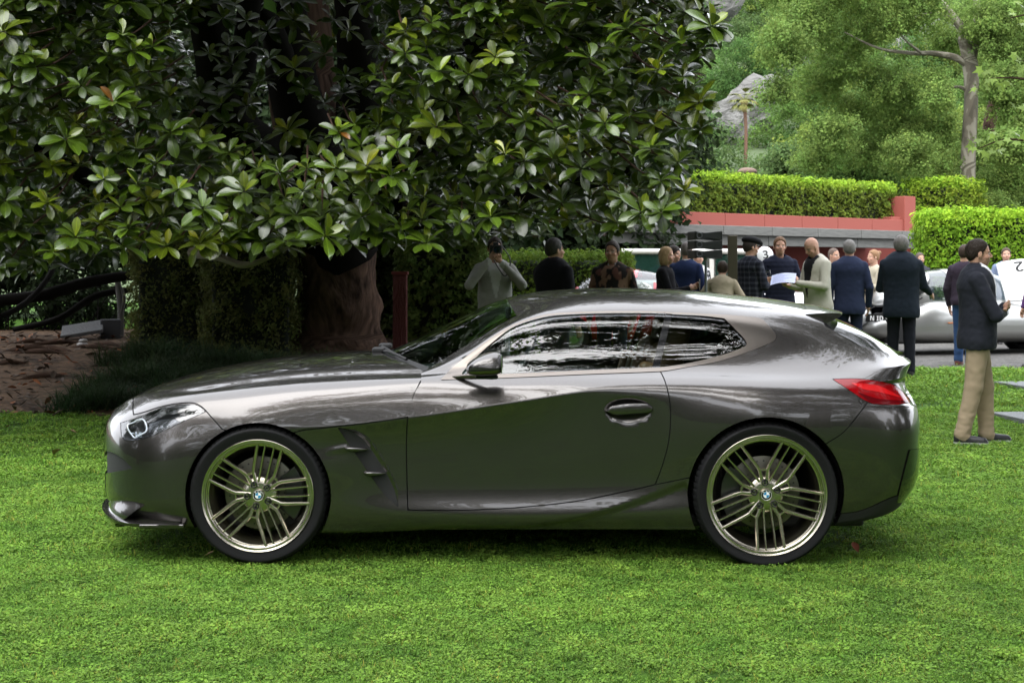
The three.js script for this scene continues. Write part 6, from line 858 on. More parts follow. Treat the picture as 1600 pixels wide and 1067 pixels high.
  // jacket, shirt collar, trousers, shoes
  const Jc = o.jacket ?? [0.02, 0.025, 0.045], long = o.hem ?? 0.83, fat = o.fat ?? 1, jk = [cap(T([0.11 * wd, 1.40, -0.02]), T([-0.11 * wd, 1.40, -0.02]), 0.085, 0.085, 0.04), cap(T([0, 1.36, -0.01]), T([0, 1.14, 0.008]), 0.165 * fat * wd, 0.155 * fat, 0.06, 0.72), cap(T([0, 1.14, 0.008]), [0, long + 0.07, -0.005], 0.155 * fat, 0.178 * fat, 0.06, 0.76), ...arms.flatMap((a) => [cap(a.sh, a.el, 0.066 * fat, 0.056, 0.014), cap(a.el, [lerp(a.el[0], a.wr[0], 0.93), lerp(a.el[1], a.wr[1], 0.93), lerp(a.el[2], a.wr[2], 0.93)], 0.056, 0.042, 0.012)]), { c: [0, long - 0.19, 0], r: [0.5, 0.19, 0.5], cut: true, k: 0.02 }];
  if (o.hood) jk.push(ell(T([0, 1.47, -0.10]), [0.10, 0.06, 0.07], 0.03), ell(T([0.07, 1.47, -0.03]), [0.05, 0.045, 0.06], 0.03), ell(T([-0.07, 1.47, -0.03]), [0.05, 0.045, 0.06], 0.03));
  else if (o.highCollar) jk.push(cap(T([0, 1.44, -0.02]), T([0, 1.50, -0.015]), 0.085, 0.08, 0.02));
  jk.push({ c: T([0, 1.53, 0.03]), r: [0.062, 0.06, 0.075], cut: true, k: 0.01 });
  const folds = (x, y, z) => 0.007 * fbm(x * 7, y * 9 + seed, z * 7, 3) + 0.004 * perlin.noise(x * 22 + y * 14, y * 26 + seed, z * 22) + (o.quilt ? 0.006 * Math.pow(Math.abs(Math.sin(y * 52)), 4) : 0);
  const jcol = o.pattern ?? (() => Jc), open = o.shirt;
  mesh('jacket', surfaceNet(jk, q * 0.9, (x, y, z) => { if (open) { const e = z - (lean && y > 0.95 ? Math.sin(lean) * (y - 0.95) : 0); if (e > 0.02 && y > (o.openTo ?? 1.1) && Math.abs(x) < 0.01 + (y - (o.openTo ?? 1.1)) * 0.22) return o.tie && Math.abs(x) < 0.022 ? o.tie : open; } return jcol(x, y, z).map((c) => c * (0.94 + 0.12 * fbm(x * 30, y * 30, z * 30, 2))); }, folds), CLOTH, t);
  if (o.collar) mesh('shirt_collar', surfaceNet([cap(T([0, 1.455, -0.022]), T([0, 1.502, -0.016]), 0.071, 0.066, 0.01), { c: T([0, 1.53, 0.055]), r: [0.035, 0.07, 0.05], cut: true, k: 0.01 }], 0.008, () => o.collar), CLOTH, t);
  const Tc = o.trousers ?? [0.02, 0.022, 0.03];
  mesh('trousers', surfaceNet([cap([0.05, 0.97, -0.005], [-0.05, 0.97, -0.005], 0.125, 0.125, 0.04), ell([0, 0.93, -0.02], [0.155, 0.11, 0.13], 0.05), ...legs.flatMap((l) => [cap(l.hip, l.kn, 0.098 * (o.tw ?? 1), 0.074 * (o.tw ?? 1), 0.02), cap(l.kn, [l.an[0], 0.085, l.an[2] + 0.005], 0.074 * (o.tw ?? 1), 0.064 * (o.tw ?? 1), 0.02), cap([l.an[0], 0.085, l.an[2]], [l.an[0], 0.06, l.an[2] + 0.03], 0.06, 0.052, 0.02)])], q * 0.9, (x, y, z) => Tc.map((c) => c * (0.93 + 0.14 * fbm(x * 25, y * 25, z * 25, 2))), (x, y, z) => 0.006 * fbm(x * 9, y * 11 + seed, z * 9, 3) + (y < 0.3 ? 0.006 * perlin.noise(x * 14, y * 34 + seed, z * 14) : 0.003 * perlin.noise(x * 18, y * 22, z * 18))), CLOTH, t);
  for (const l of legs) mesh('shoe', surfaceNet([cap([l.an[0], 0.055, l.an[2] - 0.02], [l.an[0], 0.06, l.an[2] + 0.01], 0.046, 0.05, 0.02), cap([l.an[0], 0.045, l.an[2]], [l.an[0] + 0.025 * l.s, 0.036, l.an[2] + 0.175], 0.046, 0.036, 0.03), cap([l.an[0], 0.018, l.an[2] - 0.03], [l.an[0] + 0.025 * l.s, 0.018, l.an[2] + 0.185], 0.04, 0.038, 0.01), { c: [l.an[0], -0.49, l.an[2] + 0.08], r: [0.8, 0.49, 0.8], cut: true, k: 0.01 }], 0.0095, (x, y) => (y < 0.024 && o.sole ? o.sole : o.shoes ?? [0.012, 0.011, 0.011])), SHOE, t);
  t.scale.setScalar(S);
  t.userData.anchor = undefined; delete t.userData.anchor;
  return { t, H: (p) => t.localToWorld(V3(...H(p))), J: (p) => { t.updateMatrixWorld(true); return t.localToWorld(V3(...T(p))); } };
}
const NAVY = [0.018, 0.024, 0.048], BLACKC = [0.008, 0.008, 0.010], FAIR = [0.50, 0.29, 0.21];
const TURN = { lens: 0, right: Math.PI / 2, left: -Math.PI / 2, away: Math.PI };
// the man at the right with folded arms
person({ px: 1528, d: 12.5, h: 1.77, face: 1.35, q: 0.011, hq: 0.0055, label: 'smiling man with folded arms, navy blazer and khaki trousers on the lawn', jacket: [0.020, 0.022, 0.030], collar: [0.7, 0.7, 0.72], shirt: [0.66, 0.66, 0.69], openTo: 1.05, trousers: [0.34, 0.265, 0.18], shoes: [0.008, 0.008, 0.01], sole: [0.55, 0.55, 0.55], hair: [0.025, 0.017, 0.012], hairVol: 0.006, smile: 1, stubble: 1, look: 0.12, fat: 1.1, wide: 1.06, hem: 0.84, stride: 0.11, left: { elb: [0.25, 1.13, 0.14], wri: [-0.09, 1.20, 0.225], palm: [0, 0, -1], curl: 0.5 }, right: { elb: [0.26, 1.12, 0.13], wri: [-0.09, 1.15, 0.235], palm: [0, 0, -1], curl: 0.5 }, tw: 1.03 });
// the group on the drive, left to right
const photog = person({ px: 773, d: 16.2, h: 1.75, face: 0.1, label: 'photographer in a pale grey suit raising a black camera to the face', jacket: [0.30, 0.30, 0.275], shirt: [0.5, 0.5, 0.5], trousers: [0.25, 0.25, 0.23], nod: 0.05, left: { elb: [0.30, 1.24, 0.14], wri: [0.05, 1.50, 0.20], palm: [0, 0.5, 1], curl: 1 }, right: { elb: [0.30, 1.24, 0.14], wri: [0.07, 1.53, 0.19], palm: [0, 0.3, 1], curl: 1 } });
person({ px: 866, d: 15.4, h: 1.80, face: 2.35, label: 'man in a black blazer seen from behind, right of the photographer', jacket: BLACKC, collar: [0.5, 0.5, 0.52], hair: [0.05, 0.045, 0.04], wide: 1.12, fat: 1.08, look: -0.3, left: { elb: [0.26, 1.13, 0.1], wri: [0.12, 1.12, 0.3] } });
person({ px: 957, d: 16.8, h: 1.78, face: -0.35, label: 'person in a brown and black blotched jacket standing below the lowest leaves', pattern: (x, y, z) => { const n = fbm(x * 7, y * 5, z * 7, 3), m = fbm(x * 9 + 4, y * 6, z * 9, 2); return n > 0.08 ? [0.15, 0.09, 0.06] : m > 0.1 ? [0.09, 0.04, 0.03] : [0.014, 0.012, 0.011]; }, collar: [0.35, 0.34, 0.33], hair: [0.03, 0.02, 0.015], skin: [0.32, 0.18, 0.12], wide: 1.05 });
const phoneWoman = person({ px: 1041, d: 19.4, h: 1.70, face: 1.25, label: 'woman with a blonde bob and black coat holding up a telephone', jacket: BLACKC, hair: [0.34, 0.23, 0.12], hairKind: 'bob', skin: FAIR, wide: 0.9, hem: 0.7, left: { elb: [0.21, 1.13, 0.12], wri: [0.12, 1.22, 0.36], palm: [-1, 0, 0], curl: 0.9 }, right: { elb: [0.22, 1.13, 0.1], wri: [0.05, 1.2, 0.34], palm: [-1, 0, 0], curl: 0.9 } });
person({ px: 1053, d: 21.8, h: 1.74, face: 0.9, label: 'dark haired person half hidden behind the blonde woman', jacket: [0.03, 0.03, 0.035], quilt: 1, hair: [0.02, 0.013, 0.01], hairKind: 'fringe', hairVol: 0.016, left: { elb: [0.24, 1.16, 0.12], wri: [0.08, 1.45, 0.18] } });
person({ px: 1073, d: 20, h: 1.76, face: 2.7, label: 'man with short grey hair in a dark blue suit left of the loudspeaker', jacket: [0.020, 0.032, 0.085], collar: [0.6, 0.62, 0.66], hair: [0.16, 0.14, 0.13], hairVol: 0.002, trousers: [0.018, 0.026, 0.06], left: { elb: [0.25, 1.12, 0.06], wri: [0.14, 1.16, 0.28] } });
person({ px: 1091, d: 24, h: 1.70, face: 0.4, label: 'person in a white and black printed shirt behind the loudspeaker stand', pattern: (x, y, z) => (fbm(x * 12, y * 10, z * 12, 2) > 0.06 ? [0.03, 0.03, 0.035] : [0.6, 0.6, 0.6]), hair: [0.45, 0.43, 0.4] });
person({ px: 1127, d: 19.2, h: 1.52, face: 2.9, label: 'stooping person in a beige jacket half behind the tall grey panel', jacket: [0.36, 0.31, 0.22], lean: 0.35, hair: [0.05, 0.035, 0.025], right: { elb: [0.36, 1.12, 0.0], wri: [0.24, 0.98, 0.14] }, left: { elb: [0.36, 1.12, -0.02], wri: [0.24, 0.98, 0.14] } });
const plaid = (x, y, z) => { const a = Math.abs(((x * 14 + 100) % 1) - 0.5) < 0.12, b = Math.abs(((y * 14) % 1) - 0.5) < 0.12; return a && b ? [0.075, 0.08, 0.10] : a || b ? [0.036, 0.04, 0.055] : [0.013, 0.015, 0.022]; };
const capMan = person({ px: 1173, d: 19.6, h: 1.80, face: 2.15, label: 'man in a dark flat cap and checked jacket holding a wine glass', pattern: plaid, collar: [0.6, 0.6, 0.62], hair: [0.05, 0.04, 0.035], hem: 0.74, look: -0.35, right: { elb: [0.26, 1.13, 0.02], wri: [0.06, 1.16, 0.24], curl: 1.1 }, left: { elb: [0.25, 1.12, 0.08], wri: [0.1, 1.2, 0.33], palm: [-1, 0, 0.2], curl: 1.2 } });
{ const g = surfaceNet([ell([0, 0.045, -0.01], [0.1, 0.055, 0.12], 0.02), cap([0, 0.03, 0.09], [0, 0.018, 0.125], 0.05, 0.03, 0.02), { c: [0, -0.42, 0], r: [0.5, 0.43, 0.5], cut: true, k: 0.01 }], 0.008, () => [0.012, 0.012, 0.013]); capMan.t.updateMatrixWorld(true); const m = tag(mesh('flat_cap', g, CLOTH, scene), 'black flat cap on the head of the man in the checked jacket', 'cap'); m.position.copy(capMan.H([0, 0.045, 0])); m.rotation.set(0.1, 2.15 - 0.35, 0, 'YXZ'); m.scale.setScalar(1.08); }
person({ px: 1219, d: 20.4, h: 1.83, face: -0.05, label: 'man in a dark quilted jacket facing the lens between the cap and the white blazer', jacket: [0.016, 0.019, 0.036], quilt: 1, highCollar: 1, hair: [0.14, 0.075, 0.035], hairVol: 0.01, skin: FAIR, fat: 1.05, left: { elb: [0.28, 1.13, 0.02], wri: [0.2, 1.2, 0.24], curl: 0.9 }, right: { elb: [0.27, 1.12, -0.02], wri: [0.24, 0.86, 0.05] } });
const baldMan = person({ px: 1279, d: 18.7, h: 1.80, face: -1.15, label: 'bald man in a cream blazer bent over a sheet of paper', jacket: [0.52, 0.50, 0.42], shirt: [0.015, 0.015, 0.017], openTo: 1.0, hairKind: 'bald', skin: [0.52, 0.30, 0.22], nod: 0.55, lean: 0.08, trousers: [0.2, 0.2, 0.21], fat: 1.08, right: { elb: [0.25, 1.13, 0.06], wri: [0.14, 1.15, 0.33], palm: [0, 1, 0], curl: 0.7 }, left: { elb: [0.26, 1.14, 0.08], wri: [0.06, 1.19, 0.36], palm: [0, 1, 0], curl: 0.7 } });
person({ px: 1303, d: 24, h: 1.74, face: 0.6, label: 'man seen just over the shoulder of the cream blazer', jacket: [0.2, 0.2, 0.2], hair: [0.14, 0.1, 0.08], hairVol: 0.003 });
person({ px: 1328, d: 19.8, h: 1.77, face: 3.0, label: 'grey haired man in a navy suit with his back to the lens', jacket: [0.022, 0.030, 0.062], trousers: [0.016, 0.021, 0.042], collar: [0.45, 0.47, 0.5], hair: [0.20, 0.19, 0.18], hem: 0.77, wide: 1.05, fat: 1.06, left: { elb: [0.27, 1.13, -0.02], wri: [0.26, 0.88, 0.06] } });
person({ px: 1366, d: 24.5, h: 1.72, face: -1.3, label: 'fair person with tied-up hair in a beige jacket, behind the silver car', jacket: [0.42, 0.38, 0.29], hair: [0.30, 0.17, 0.09], hairKind: 'tail', skin: FAIR, wide: 0.92, left: { elb: [0.24, 1.12, 0.05], wri: [0.1, 1.15, 0.2] }, right: { elb: [0.24, 1.12, 0.05], wri: [0.1, 1.15, 0.2] } });
person({ px: 1409, d: 18.6, h: 1.80, face: 2.9, label: 'grey haired man in a dark hooded jacket watching the silver car', jacket: [0.014, 0.020, 0.030], hood: 1, hair: [0.17, 0.16, 0.15], hairVol: 0.02, trousers: [0.012, 0.013, 0.019], hem: 0.76, wide: 1.1, fat: 1.15, stride: 0.05, right: { elb: [0.28, 1.14, 0.06], wri: [0.36, 1.06, 0.20], curl: 0.3 }, left: { elb: [0.26, 1.12, 0.08], wri: [0.1, 1.1, 0.26] } });
person({ px: 1438, d: 29, h: 1.74, face: 0.2, label: 'distant person whose head shows behind the hooded jacket', jacket: [0.05, 0.05, 0.06], hair: [0.09, 0.07, 0.06] });
person({ px: 1508, d: 20.6, h: 1.72, face: 2.5, label: 'person in blue jeans and dark top half hidden by the man with folded arms', jacket: [0.04, 0.03, 0.045], trousers: [0.035, 0.075, 0.17], shoes: [0.14, 0.05, 0.035], hem: 0.9, hair: [0.06, 0.04, 0.03], stride: 0.06 });
person({ px: 1573, d: 27, h: 1.80, face: -0.2, label: 'man with glasses whose face shows above the raised white panel', jacket: [0.16, 0.2, 0.3], hair: [0.07, 0.045, 0.03], skin: FAIR });
person({ px: 1624, d: 20, h: 1.7, face: -1.2, label: 'person in a purple jacket cut off by the right edge', jacket: [0.10, 0.045, 0.15], trousers: [0.02, 0.02, 0.03], hair: [0.04, 0.03, 0.02] });
// things that they hold
{
  { const o = thing('mobile_phone', 'dark mobile telephone held up by the woman with the blonde bob', 'telephone', phoneWoman.J([0.03, 1.25, 0.47]), 1.25); mesh('case', box(0.075, 0.15, 0.009, 0, 0, 0, 0.004), mat([0.012, 0.012, 0.014], 0.4), o); mesh('screen', box(0.066, 0.138, 0.002, 0, 0, -0.0055, 0.001), mat([0.02, 0.022, 0.03], 0.08), o); }
  const black = mat([0.01, 0.01, 0.011], 0.4), c = photog.H([0, -0.005, 0.13]), o = thing('photo_camera', 'black camera held before the face of the photographer in the pale suit', 'camera', c, 0.1);
  mesh('camera_body', merge([box(0.14, 0.1, 0.06, 0, 0, 0, 0.012), box(0.06, 0.04, 0.05, 0, 0.06, 0, 0.012)]), black, o); const l = new THREE.CylinderGeometry(0.042, 0.038, 0.12, 28); l.rotateX(Math.PI / 2); l.translate(0, -0.005, 0.085); mesh('lens', l, black, o); const gl = new THREE.CircleGeometry(0.034, 24); gl.translate(0, -0.005, 0.1465); mesh('front_glass', gl, mat([0.01, 0.015, 0.03], 0.05, { clearcoat: 1 }), o);
  mesh('strap', tube([[0.075, 0.03, 0], [0.16, -0.12, 0.02], [0.1, -0.3, 0.04], [0.02, -0.2, 0.05], [-0.06, -0.05, 0.02]], 0.007, 30, 5), black, o);
  const p = thing('sheet_of_paper', 'pale blue printed leaflet held out by the bald man', 'paper', baldMan.J([-0.02, 1.24, 0.50])), sh = new THREE.PlaneGeometry(0.32, 0.2, 8, 1), q = sh.attributes.position; for (let i = 0; i < q.count; i++) q.setZ(i, 0.02 * Math.cos(q.getX(i) * 12)); sh.computeVertexNormals();
  const print = canvasTex(128, 96, (x) => { x.fillStyle = '#c9d0ee'; x.fillRect(0, 0, 128, 96); x.fillStyle = '#8d97c6'; for (let i = 0; i < 9; i++) x.fillRect(10, 10 + i * 9, 50 + ((i * 37) % 50), 3); }); const pm = mesh('leaflet', sh, mat(0xffffff, 0.7, { map: print }), p); pm.rotation.set(-0.9, -0.5, 0.15, 'YXZ');
  const g = thing('wine_glass', 'clear stemmed wine glass in the hand of the man with the flat cap', 'glass', capMan.J([0.1, 1.14, 0.42])), lg = new THREE.LatheGeometry([[0.0, 0], [0.034, 0.001], [0.034, 0.004], [0.005, 0.01], [0.004, 0.09], [0.02, 0.105], [0.036, 0.14], [0.036, 0.175], [0.030, 0.21]].map((a) => new THREE.Vector2(...a)), 24); mesh('bowl', lg, mat([0.95, 0.97, 0.97], 0, { transmission: 1, thickness: 0, ior: 1.5 }), g);
}
// ------------------------------------------------------------------ loudspeakers, panel, slabs
{
  const p = gAt(1101, 19), top = at(1101, 383, 19), t = thing('loudspeaker', 'black stack of three loudspeakers on a thin pole', 'speaker', [p.x, p.y, p.z], 0.15), M = mat([0.018, 0.018, 0.02], 0.5), y0 = top.y - p.y;
  for (let k = -1; k <= 1; k++) { const s = new THREE.Shape(); s.moveTo(0.18, -0.055); s.lineTo(0.18, 0.055); s.lineTo(-0.05, 0.03); s.lineTo(-0.17, 0.05); s.lineTo(-0.17, -0.05); s.lineTo(-0.05, -0.03); s.closePath(); const g = new THREE.ExtrudeGeometry(s, { depth: 0.4, bevelEnabled: true, bevelSize: 0.005, bevelThickness: 0.005 }); g.translate(0, y0 + k * 0.122, -0.2); const m = mesh('cabinet', g, M, t); mesh('grille', box(0.02, 0.09, 0.34, -0.172, y0 + k * 0.122, 0, 0.005), mat([0.06, 0.06, 0.065], 0.6), m); mesh('bracket', new THREE.TorusGeometry(0.035, 0.008, 8, 20).translate(-0.13, y0 + k * 0.122, 0.21), mat([0.12, 0.12, 0.13], 0.4, { metalness: 0.7 }), m); }
  mesh('pole', new THREE.CylinderGeometry(0.018, 0.022, y0 - 0.15, 14).translate(0.02, (y0 - 0.15) / 2, 0), mat([0.25, 0.26, 0.27], 0.35, { metalness: 0.8 }), t); mesh('base_plate', new THREE.CylinderGeometry(0.2, 0.22, 0.02, 32).translate(0.02, 0.02, 0), M, t);
  const q = gAt(1145, 19.3), b = thing('display_panel', 'tall narrow brown-grey panel standing between loudspeaker and flat cap', 'panel', q, -0.05), hh = at(1145, 368, 19.3).y - q.y; mesh('slab', box(0.125, hh, 0.06, 0, hh / 2, 0, 0.006), mat([0.10, 0.085, 0.06], 0.3, { metalness: 0.5 }), b); mesh('foot', box(0.3, 0.03, 0.3, 0, 0.025, 0, 0.006), mat([0.05, 0.05, 0.05], 0.5), b);
  [[1603, 618, 36, 'grey stone slab set in the lawn at the right edge, the farther one'], [1606, 657, 44, 'grey stone slab set in the lawn at the right edge, the nearer one']].forEach(([px, py, w, label], k) => { const d = (1.42 * FPX) / (py - 430), c = gAt(px, d); tag(mesh('stepping_stone', box(0.42, 0.06, 0.75, c.x, c.y + 0.02, c.z, 0.008, 0.12), mat([0.15, 0.16, 0.165], 0.85, { bumpMap: soilBump, bumpScale: 0.01 }), scene), label, 'stone slab', 'stepping stones at the right edge'); });
}
// ------------------------------------------------------------------ the old cars on the drive
function oldCar(name, label, pos, turn, paint, o = {}) { // lofted streamlined body, tail towards -x, with a domed cabin
  const t = thing(name, label, 'car', pos, turn), L = o.len ?? 4.3, HW = o.hw ?? 0.84;
  const top = pchip([[-0.5, 0.46], [-0.46, 0.62], [-0.36, 0.80], [-0.2, 0.90], [0, 0.91], [0.2, 0.90], [0.36, 0.80], [0.46, 0.62], [0.5, 0.45]]), bot = pchip([[-0.5, 0.36], [-0.42, 0.24], [-0.2, 0.19], [0.3, 0.19], [0.45, 0.24], [0.5, 0.34]]), wid = (u) => HW * Math.pow(Math.max(0, 1 - Math.pow(Math.abs(u) / 0.502, 3.6)), 0.5), bul = (u, c) => Math.exp(-(((u - c) / 0.11) ** 2));
  const rows = 90, cols = 60, pos2 = [], idx = [];
  for (let i = 0; i <= rows; i++) { const u = -0.5 + i / rows, T = top(u), B = bot(u), w = wid(u); for (let j = 0; j <= cols; j++) { const a = (j / cols) * 2 * Math.PI, c = Math.cos(a), s = Math.sin(a), mid = lerp(B, T, 0.42), e = 0.62; let z = Math.sign(c) * Math.pow(Math.abs(c), e) * w, y = s > 0 ? mid + (T - mid) * Math.pow(s, 0.75) : mid + (mid - B) * -Math.pow(-s, 0.55); const fb = (bul(u, -0.3) + bul(u, 0.3)) * Math.exp(-(((Math.abs(z) / HW - 0.78) / 0.2) ** 2)) * smooth(0.3, 0.8, y); y += 0.10 * fb; if (Math.abs(c) > 0.6) z *= 1 + 0.04 * (bul(u, -0.3) + bul(u, 0.3)); pos2.push(u * L, y, z); } }
  for (let i = 0; i < rows; i++) for (let j = 0; j < cols; j++) { const a = i * (cols + 1) + j; idx.push(a, a + 1, a + cols + 1, a + 1, a + cols + 2, a + cols + 1); }
  let s = { pos: pos2, idx, nor: [] }; { const g = new THREE.BufferGeometry(); g.setAttribute('position', new THREE.Float32BufferAttribute(pos2, 3)); g.setIndex(idx); g.computeVertexNormals(); s.nor = Array.from(g.attributes.normal.array); }
  const build = (q) => { const g = new THREE.BufferGeometry(); g.setAttribute('position', new THREE.Float32BufferAttribute(Array.from(q.pos), 3)); g.setAttribute('normal', new THREE.Float32BufferAttribute(Array.from(q.nor), 3)); g.setIndex(q.idx); return g; };
  const wx = o.spats ? [0.31 * L] : [-0.29 * L, 0.31 * L], hatch = o.openTail ? (x, y, z) => Math.max(0.63 - Math.hypot((x + 0.405 * L) / 1.0, z * 0.85) < 0 ? 1 : -1, 0.5 - y) : () => 1;
  for (const x of wx) s = clip(s, (px, y, z) => (Math.abs(z) > 0.4 ? Math.hypot(px - x, y - 0.3) - 0.34 : 1));
  if (o.openTail) s = clip(s, (x, y, z) => Math.max(Math.hypot((x + 0.36 * L) / 0.46, z / 0.55) - 1, 0.56 - y));
  mesh('body', build(s), paint, t);
  mesh('cavity', box(L * 0.9, 0.42, HW * 1.5, 0, 0.42, 0, 0.05), BLACK, t);
  // cabin
  const dome = (grow, y0) => { const g = new THREE.SphereGeometry(1, 48, 24, 0, Math.PI * 2, 0, Math.PI / 2), p = g.attributes.position; for (let i = 0; i < p.count; i++) { const x = p.getX(i), y = p.getY(i), z = p.getZ(i); p.setXYZ(i, -0.10 * L + Math.sign(x) * Math.pow(Math.abs(x), 0.8) * 0.26 * L * grow, y0 + Math.pow(y, 0.75) * 0.6 * grow, Math.sign(z) * Math.pow(Math.abs(z), 0.75) * 0.60 * grow * (1 - 0.18 * y)); } g.computeVertexNormals(); return { pos: Array.from(g.attributes.position.array), nor: Array.from(g.attributes.normal.array), idx: Array.from(g.index.array) }; };
  const D = dome(1, 0.82), inGlass = (x, y, z) => { const u = (x + 0.10 * L) / (0.26 * L), side = Math.abs(z) > 0.40; return side ? Math.min(0.05, y - 0.90, 1.33 - y, 0.62 - Math.abs(u + 0.05)) : Math.min(y - 0.90, (Math.abs(u) - 0.30) * 0.4, 0.40 - Math.abs(z), 0.05); };
  mesh('roof', build(clip(D, (x, y, z) => -inGlass(x, y, z))), paint, t); mesh('windows', build(clip(shift(D, -0.006), inGlass)), mat([0.5, 0.58, 0.58], 0, { transmission: 1, thickness: 0, ior: 1.9 }), t); mesh('cabin_floor', box(1.6, 0.1, 1.0, -0.1 * L, 0.8, 0, 0.03), BLACK, t);
  for (const x of wx) for (const z of [1, -1]) { const w = new THREE.Group(); w.name = 'wheel'; w.position.set(x, 0.3, z * HW * 0.9); w.rotation.y = z < 0 ? Math.PI : 0; t.add(w); const lt = (pts) => { const g = new THREE.LatheGeometry(pts.map((p) => new THREE.Vector2(...p)), 40); g.rotateX(Math.PI / 2); return g; }; mesh('tyre', lt([[0.2, 0.0], [0.27, 0.02], [0.30, 0], [0.315, -0.04], [0.31, -0.14], [0.2, -0.15]]), RUBBER, w); mesh('rim', lt([[0.0, 0.01], [0.08, 0.005], [0.1, -0.02], [0.17, -0.02], [0.2, 0.004], [0.205, -0.02]]), mat([0.6, 0.6, 0.6], 0.25, { metalness: 0.9 }), w); }
  return t;
}
{
  const silver = mat([0.36, 0.36, 0.345], 0.32, { metalness: 0.75, clearcoat: 0.8, clearcoatRoughness: 0.05 }), p = gAt(1525, 24.2), turn = 0.30;
  const t = oldCar('silver_racing_coupe', 'silver old racing coupe on the drive with its tail lid and white door raised', [p.x, p.y - 0.02, p.z], turn, silver, { openTail: 1, spats: 1, len: 4.4, hw: 0.86 });
  // raised tail lid, number plate, raised door with a race number
  const lid = new THREE.SphereGeometry(1, 30, 12, 0, Math.PI * 2, 0, Math.PI / 2); lid.scale(0.5, 0.14, 0.56); lid.rotateZ(0.55); lid.translate(-1.45, 1.08, 0); mesh('tail_lid', lid, silver, t); const lidIn = lid.clone(); lidIn.translate(0.015, -0.03, 0); mesh('lid_lining', lidIn, mat([0.02, 0.02, 0.02], 0.6), t); mesh('lid_stay', tube([[-1.7, 0.75, 0.45], [-1.35, 0.95, 0.5]], 0.012, 6, 6), BLACK, t);
  const plate = canvasTex(256, 64, (c) => { c.fillStyle = '#101010'; c.fillRect(0, 0, 256, 64); c.fillStyle = '#f2f2f2'; c.font = 'bold 54px sans-serif'; c.textAlign = 'center'; c.textBaseline = 'middle'; c.fillText('N ID 51', 128, 34); });
  const pl = new THREE.BoxGeometry(0.52, 0.13, 0.012); const pm = mesh('number_plate', pl, [BLACK, BLACK, BLACK, BLACK, mat(0xffffff, 0.5, { map: plate }), BLACK], t); pm.position.set(-2.02, 0.62, 0.36); pm.rotation.y = -0.9;
  mesh('spare_wheel', new THREE.TorusGeometry(0.24, 0.075, 14, 36).rotateX(Math.PI / 2).translate(-1.6, 0.62, 0), RUBBER, t);
  mesh('side_marker', box(0.16, 0.02, 0.02, -1.05, 0.55, 0.885, 0.006), mat([0.5, 0.15, 0.03], 0.4), t);
  const num = canvasTex(256, 256, (c) => { c.fillStyle = '#f7f7f6'; c.fillRect(0, 0, 256, 256); c.save(); c.translate(128, 44); c.rotate(Math.PI); c.fillStyle = '#141414'; c.font = 'bold 88px sans-serif'; c.textAlign = 'center'; c.textBaseline = 'middle'; c.fillText('22', 0, 0); c.restore(); });
  { const s = new THREE.Shape(); s.moveTo(-0.42, -0.32); s.lineTo(0.36, -0.32); s.bezierCurveTo(0.42, -0.3, 0.40, 0.1, 0.30, 0.34); s.bezierCurveTo(0.1, 0.42, -0.3, 0.40, -0.44, 0.34); s.closePath(); const g = new THREE.ExtrudeGeometry(s, { depth: 0.035, bevelEnabled: true, bevelSize: 0.012, bevelThickness: 0.012, curveSegments: 12 }), uv = g.attributes.uv, q = g.attributes.position; for (let i = 0; i < uv.count; i++) uv.setXY(i, (q.getX(i) + 0.45) / 0.87, (q.getY(i) + 0.34) / 0.74); const m = mesh('raised_door', g, mat(0xffffff, 0.35, { map: num, clearcoat: 0.6 }), t); m.position.set(0.62, 1.2, 0.55); m.rotation.set(-0.45, -turn, -0.06); }
  mesh('vent_slot', box(0.02, 0.28, 0.01, 0.95, 0.76, 0.835, 0.003, 0, 0.1), BLACK, t); mesh('fuel_cap', new THREE.CylinderGeometry(0.05, 0.05, 0.01, 24).rotateX(Math.PI / 2).translate(0.95, 0.45, 0.872), BLACK, t);
}
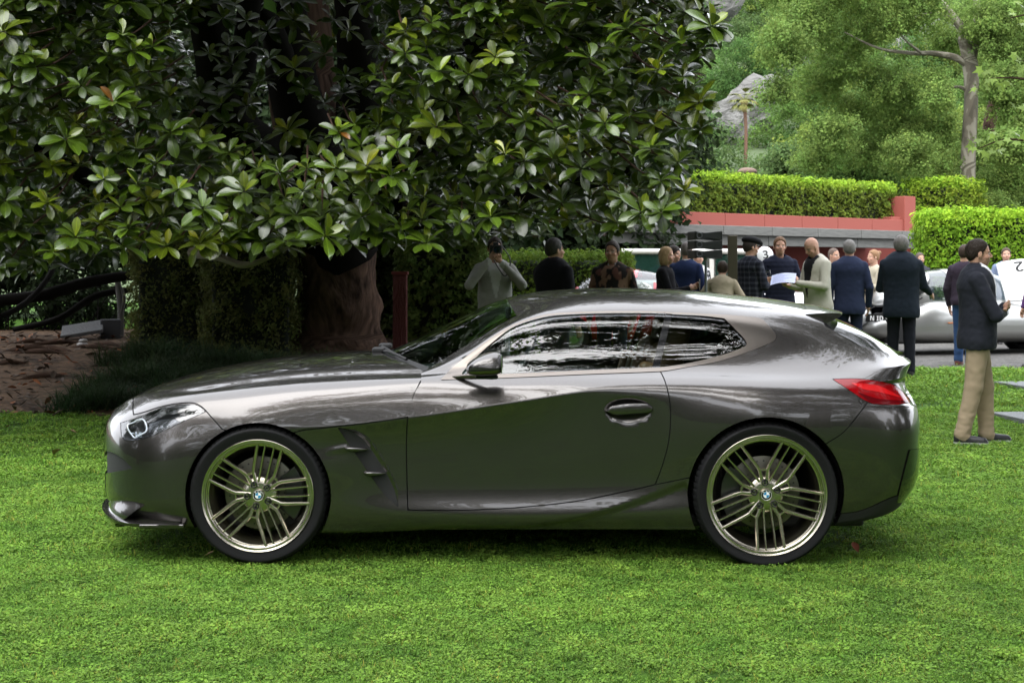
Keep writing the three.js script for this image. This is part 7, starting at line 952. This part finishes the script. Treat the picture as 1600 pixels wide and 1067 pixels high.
{
  const red = mat([0.42, 0.01, 0.018], 0.25, { clearcoat: 1, clearcoatRoughness: 0.03 }), p = gAt(1008, 24.5); oldCar('red_sports_car', 'bright red low sports car glimpsed between the people under the magnolia', [p.x, p.y, p.z], -0.2, red, { len: 3.9 });
  // pale van with dark green glass before the red wall
  const v = gAt(1075, 29), t = thing('pale_van', 'cream van with a long dark green window in front of the red wall', 'van', v, 0.05), body = mat([0.62, 0.61, 0.56], 0.35, { clearcoat: 0.5 });
  mesh('body', merge([box(3.2, 0.9, 1.6, 0, 0.75, 0, 0.08), box(3.1, 0.10, 1.5, 0, 1.76, 0, 0.05), box(0.09, 0.6, 0.06, -1.49, 1.44, 0.7, 0.02), box(0.09, 0.6, 0.06, 0.35, 1.44, 0.7, 0.02), box(0.09, 0.6, 0.06, 1.49, 1.44, 0.7, 0.02), box(3.0, 0.6, 0.05, 0, 1.44, -0.7, 0.02)]), body, t);
  mesh('window', box(1.68, 0.5, 0.02, -0.57, 1.45, 0.68, 0.008), mat([0.01, 0.03, 0.022], 0.05, { clearcoat: 1 }), t); mesh('window', box(0.98, 0.5, 0.02, 0.92, 1.45, 0.68, 0.008), mat([0.01, 0.03, 0.022], 0.05, { clearcoat: 1 }), t); for (const x of [-1, 1]) mesh('wheel', new THREE.CylinderGeometry(0.32, 0.32, 0.2, 32).rotateX(Math.PI / 2).translate(x, 0.31, 0.72), RUBBER, t);
  // a white raised bonnet with a race number behind the man in the quilted jacket
  const b = at(1196, 398, 23.5), w = thing('white_racing_car', 'white racing car mostly hidden behind the flat cap, only its raised numbered lid showing', 'car', gAt(1196, 23.5), 0), num = canvasTex(128, 128, (c) => { c.fillStyle = '#f4f5f6'; c.fillRect(0, 0, 128, 128); c.fillStyle = '#16181c'; c.font = 'bold 84px sans-serif'; c.textAlign = 'center'; c.textBaseline = 'middle'; c.save(); c.translate(64, 64); c.rotate(0.4); c.fillText('3', 0, 0); c.restore(); });
  const g = new THREE.SphereGeometry(1, 32, 16), uv = g.attributes.uv, q = g.attributes.position; for (let i = 0; i < q.count; i++) { uv.setXY(i, 0.5 + q.getX(i) * 0.5, 0.5 + q.getY(i) * 0.5); } g.scale(0.13, 0.14, 0.05); g.rotateZ(0.5); const m = mesh('raised_lid', g, mat(0xffffff, 0.35, { map: num, clearcoat: 0.6 }), w); m.position.set(0, b.y - w.position.y, 0);
  mesh('body', merge([new THREE.SphereGeometry(1, 32, 16).scale(1.7, 0.42, 0.7).translate(0.1, 0.62, -0.2)]), mat([0.6, 0.61, 0.62], 0.3, { clearcoat: 1 }), w); for (const x of [-1, 1.1]) mesh('wheel', new THREE.CylinderGeometry(0.3, 0.3, 0.18, 32).rotateX(Math.PI / 2).translate(x, 0.3, 0.42), RUBBER, w);
}
renderer.render(scene, camera);
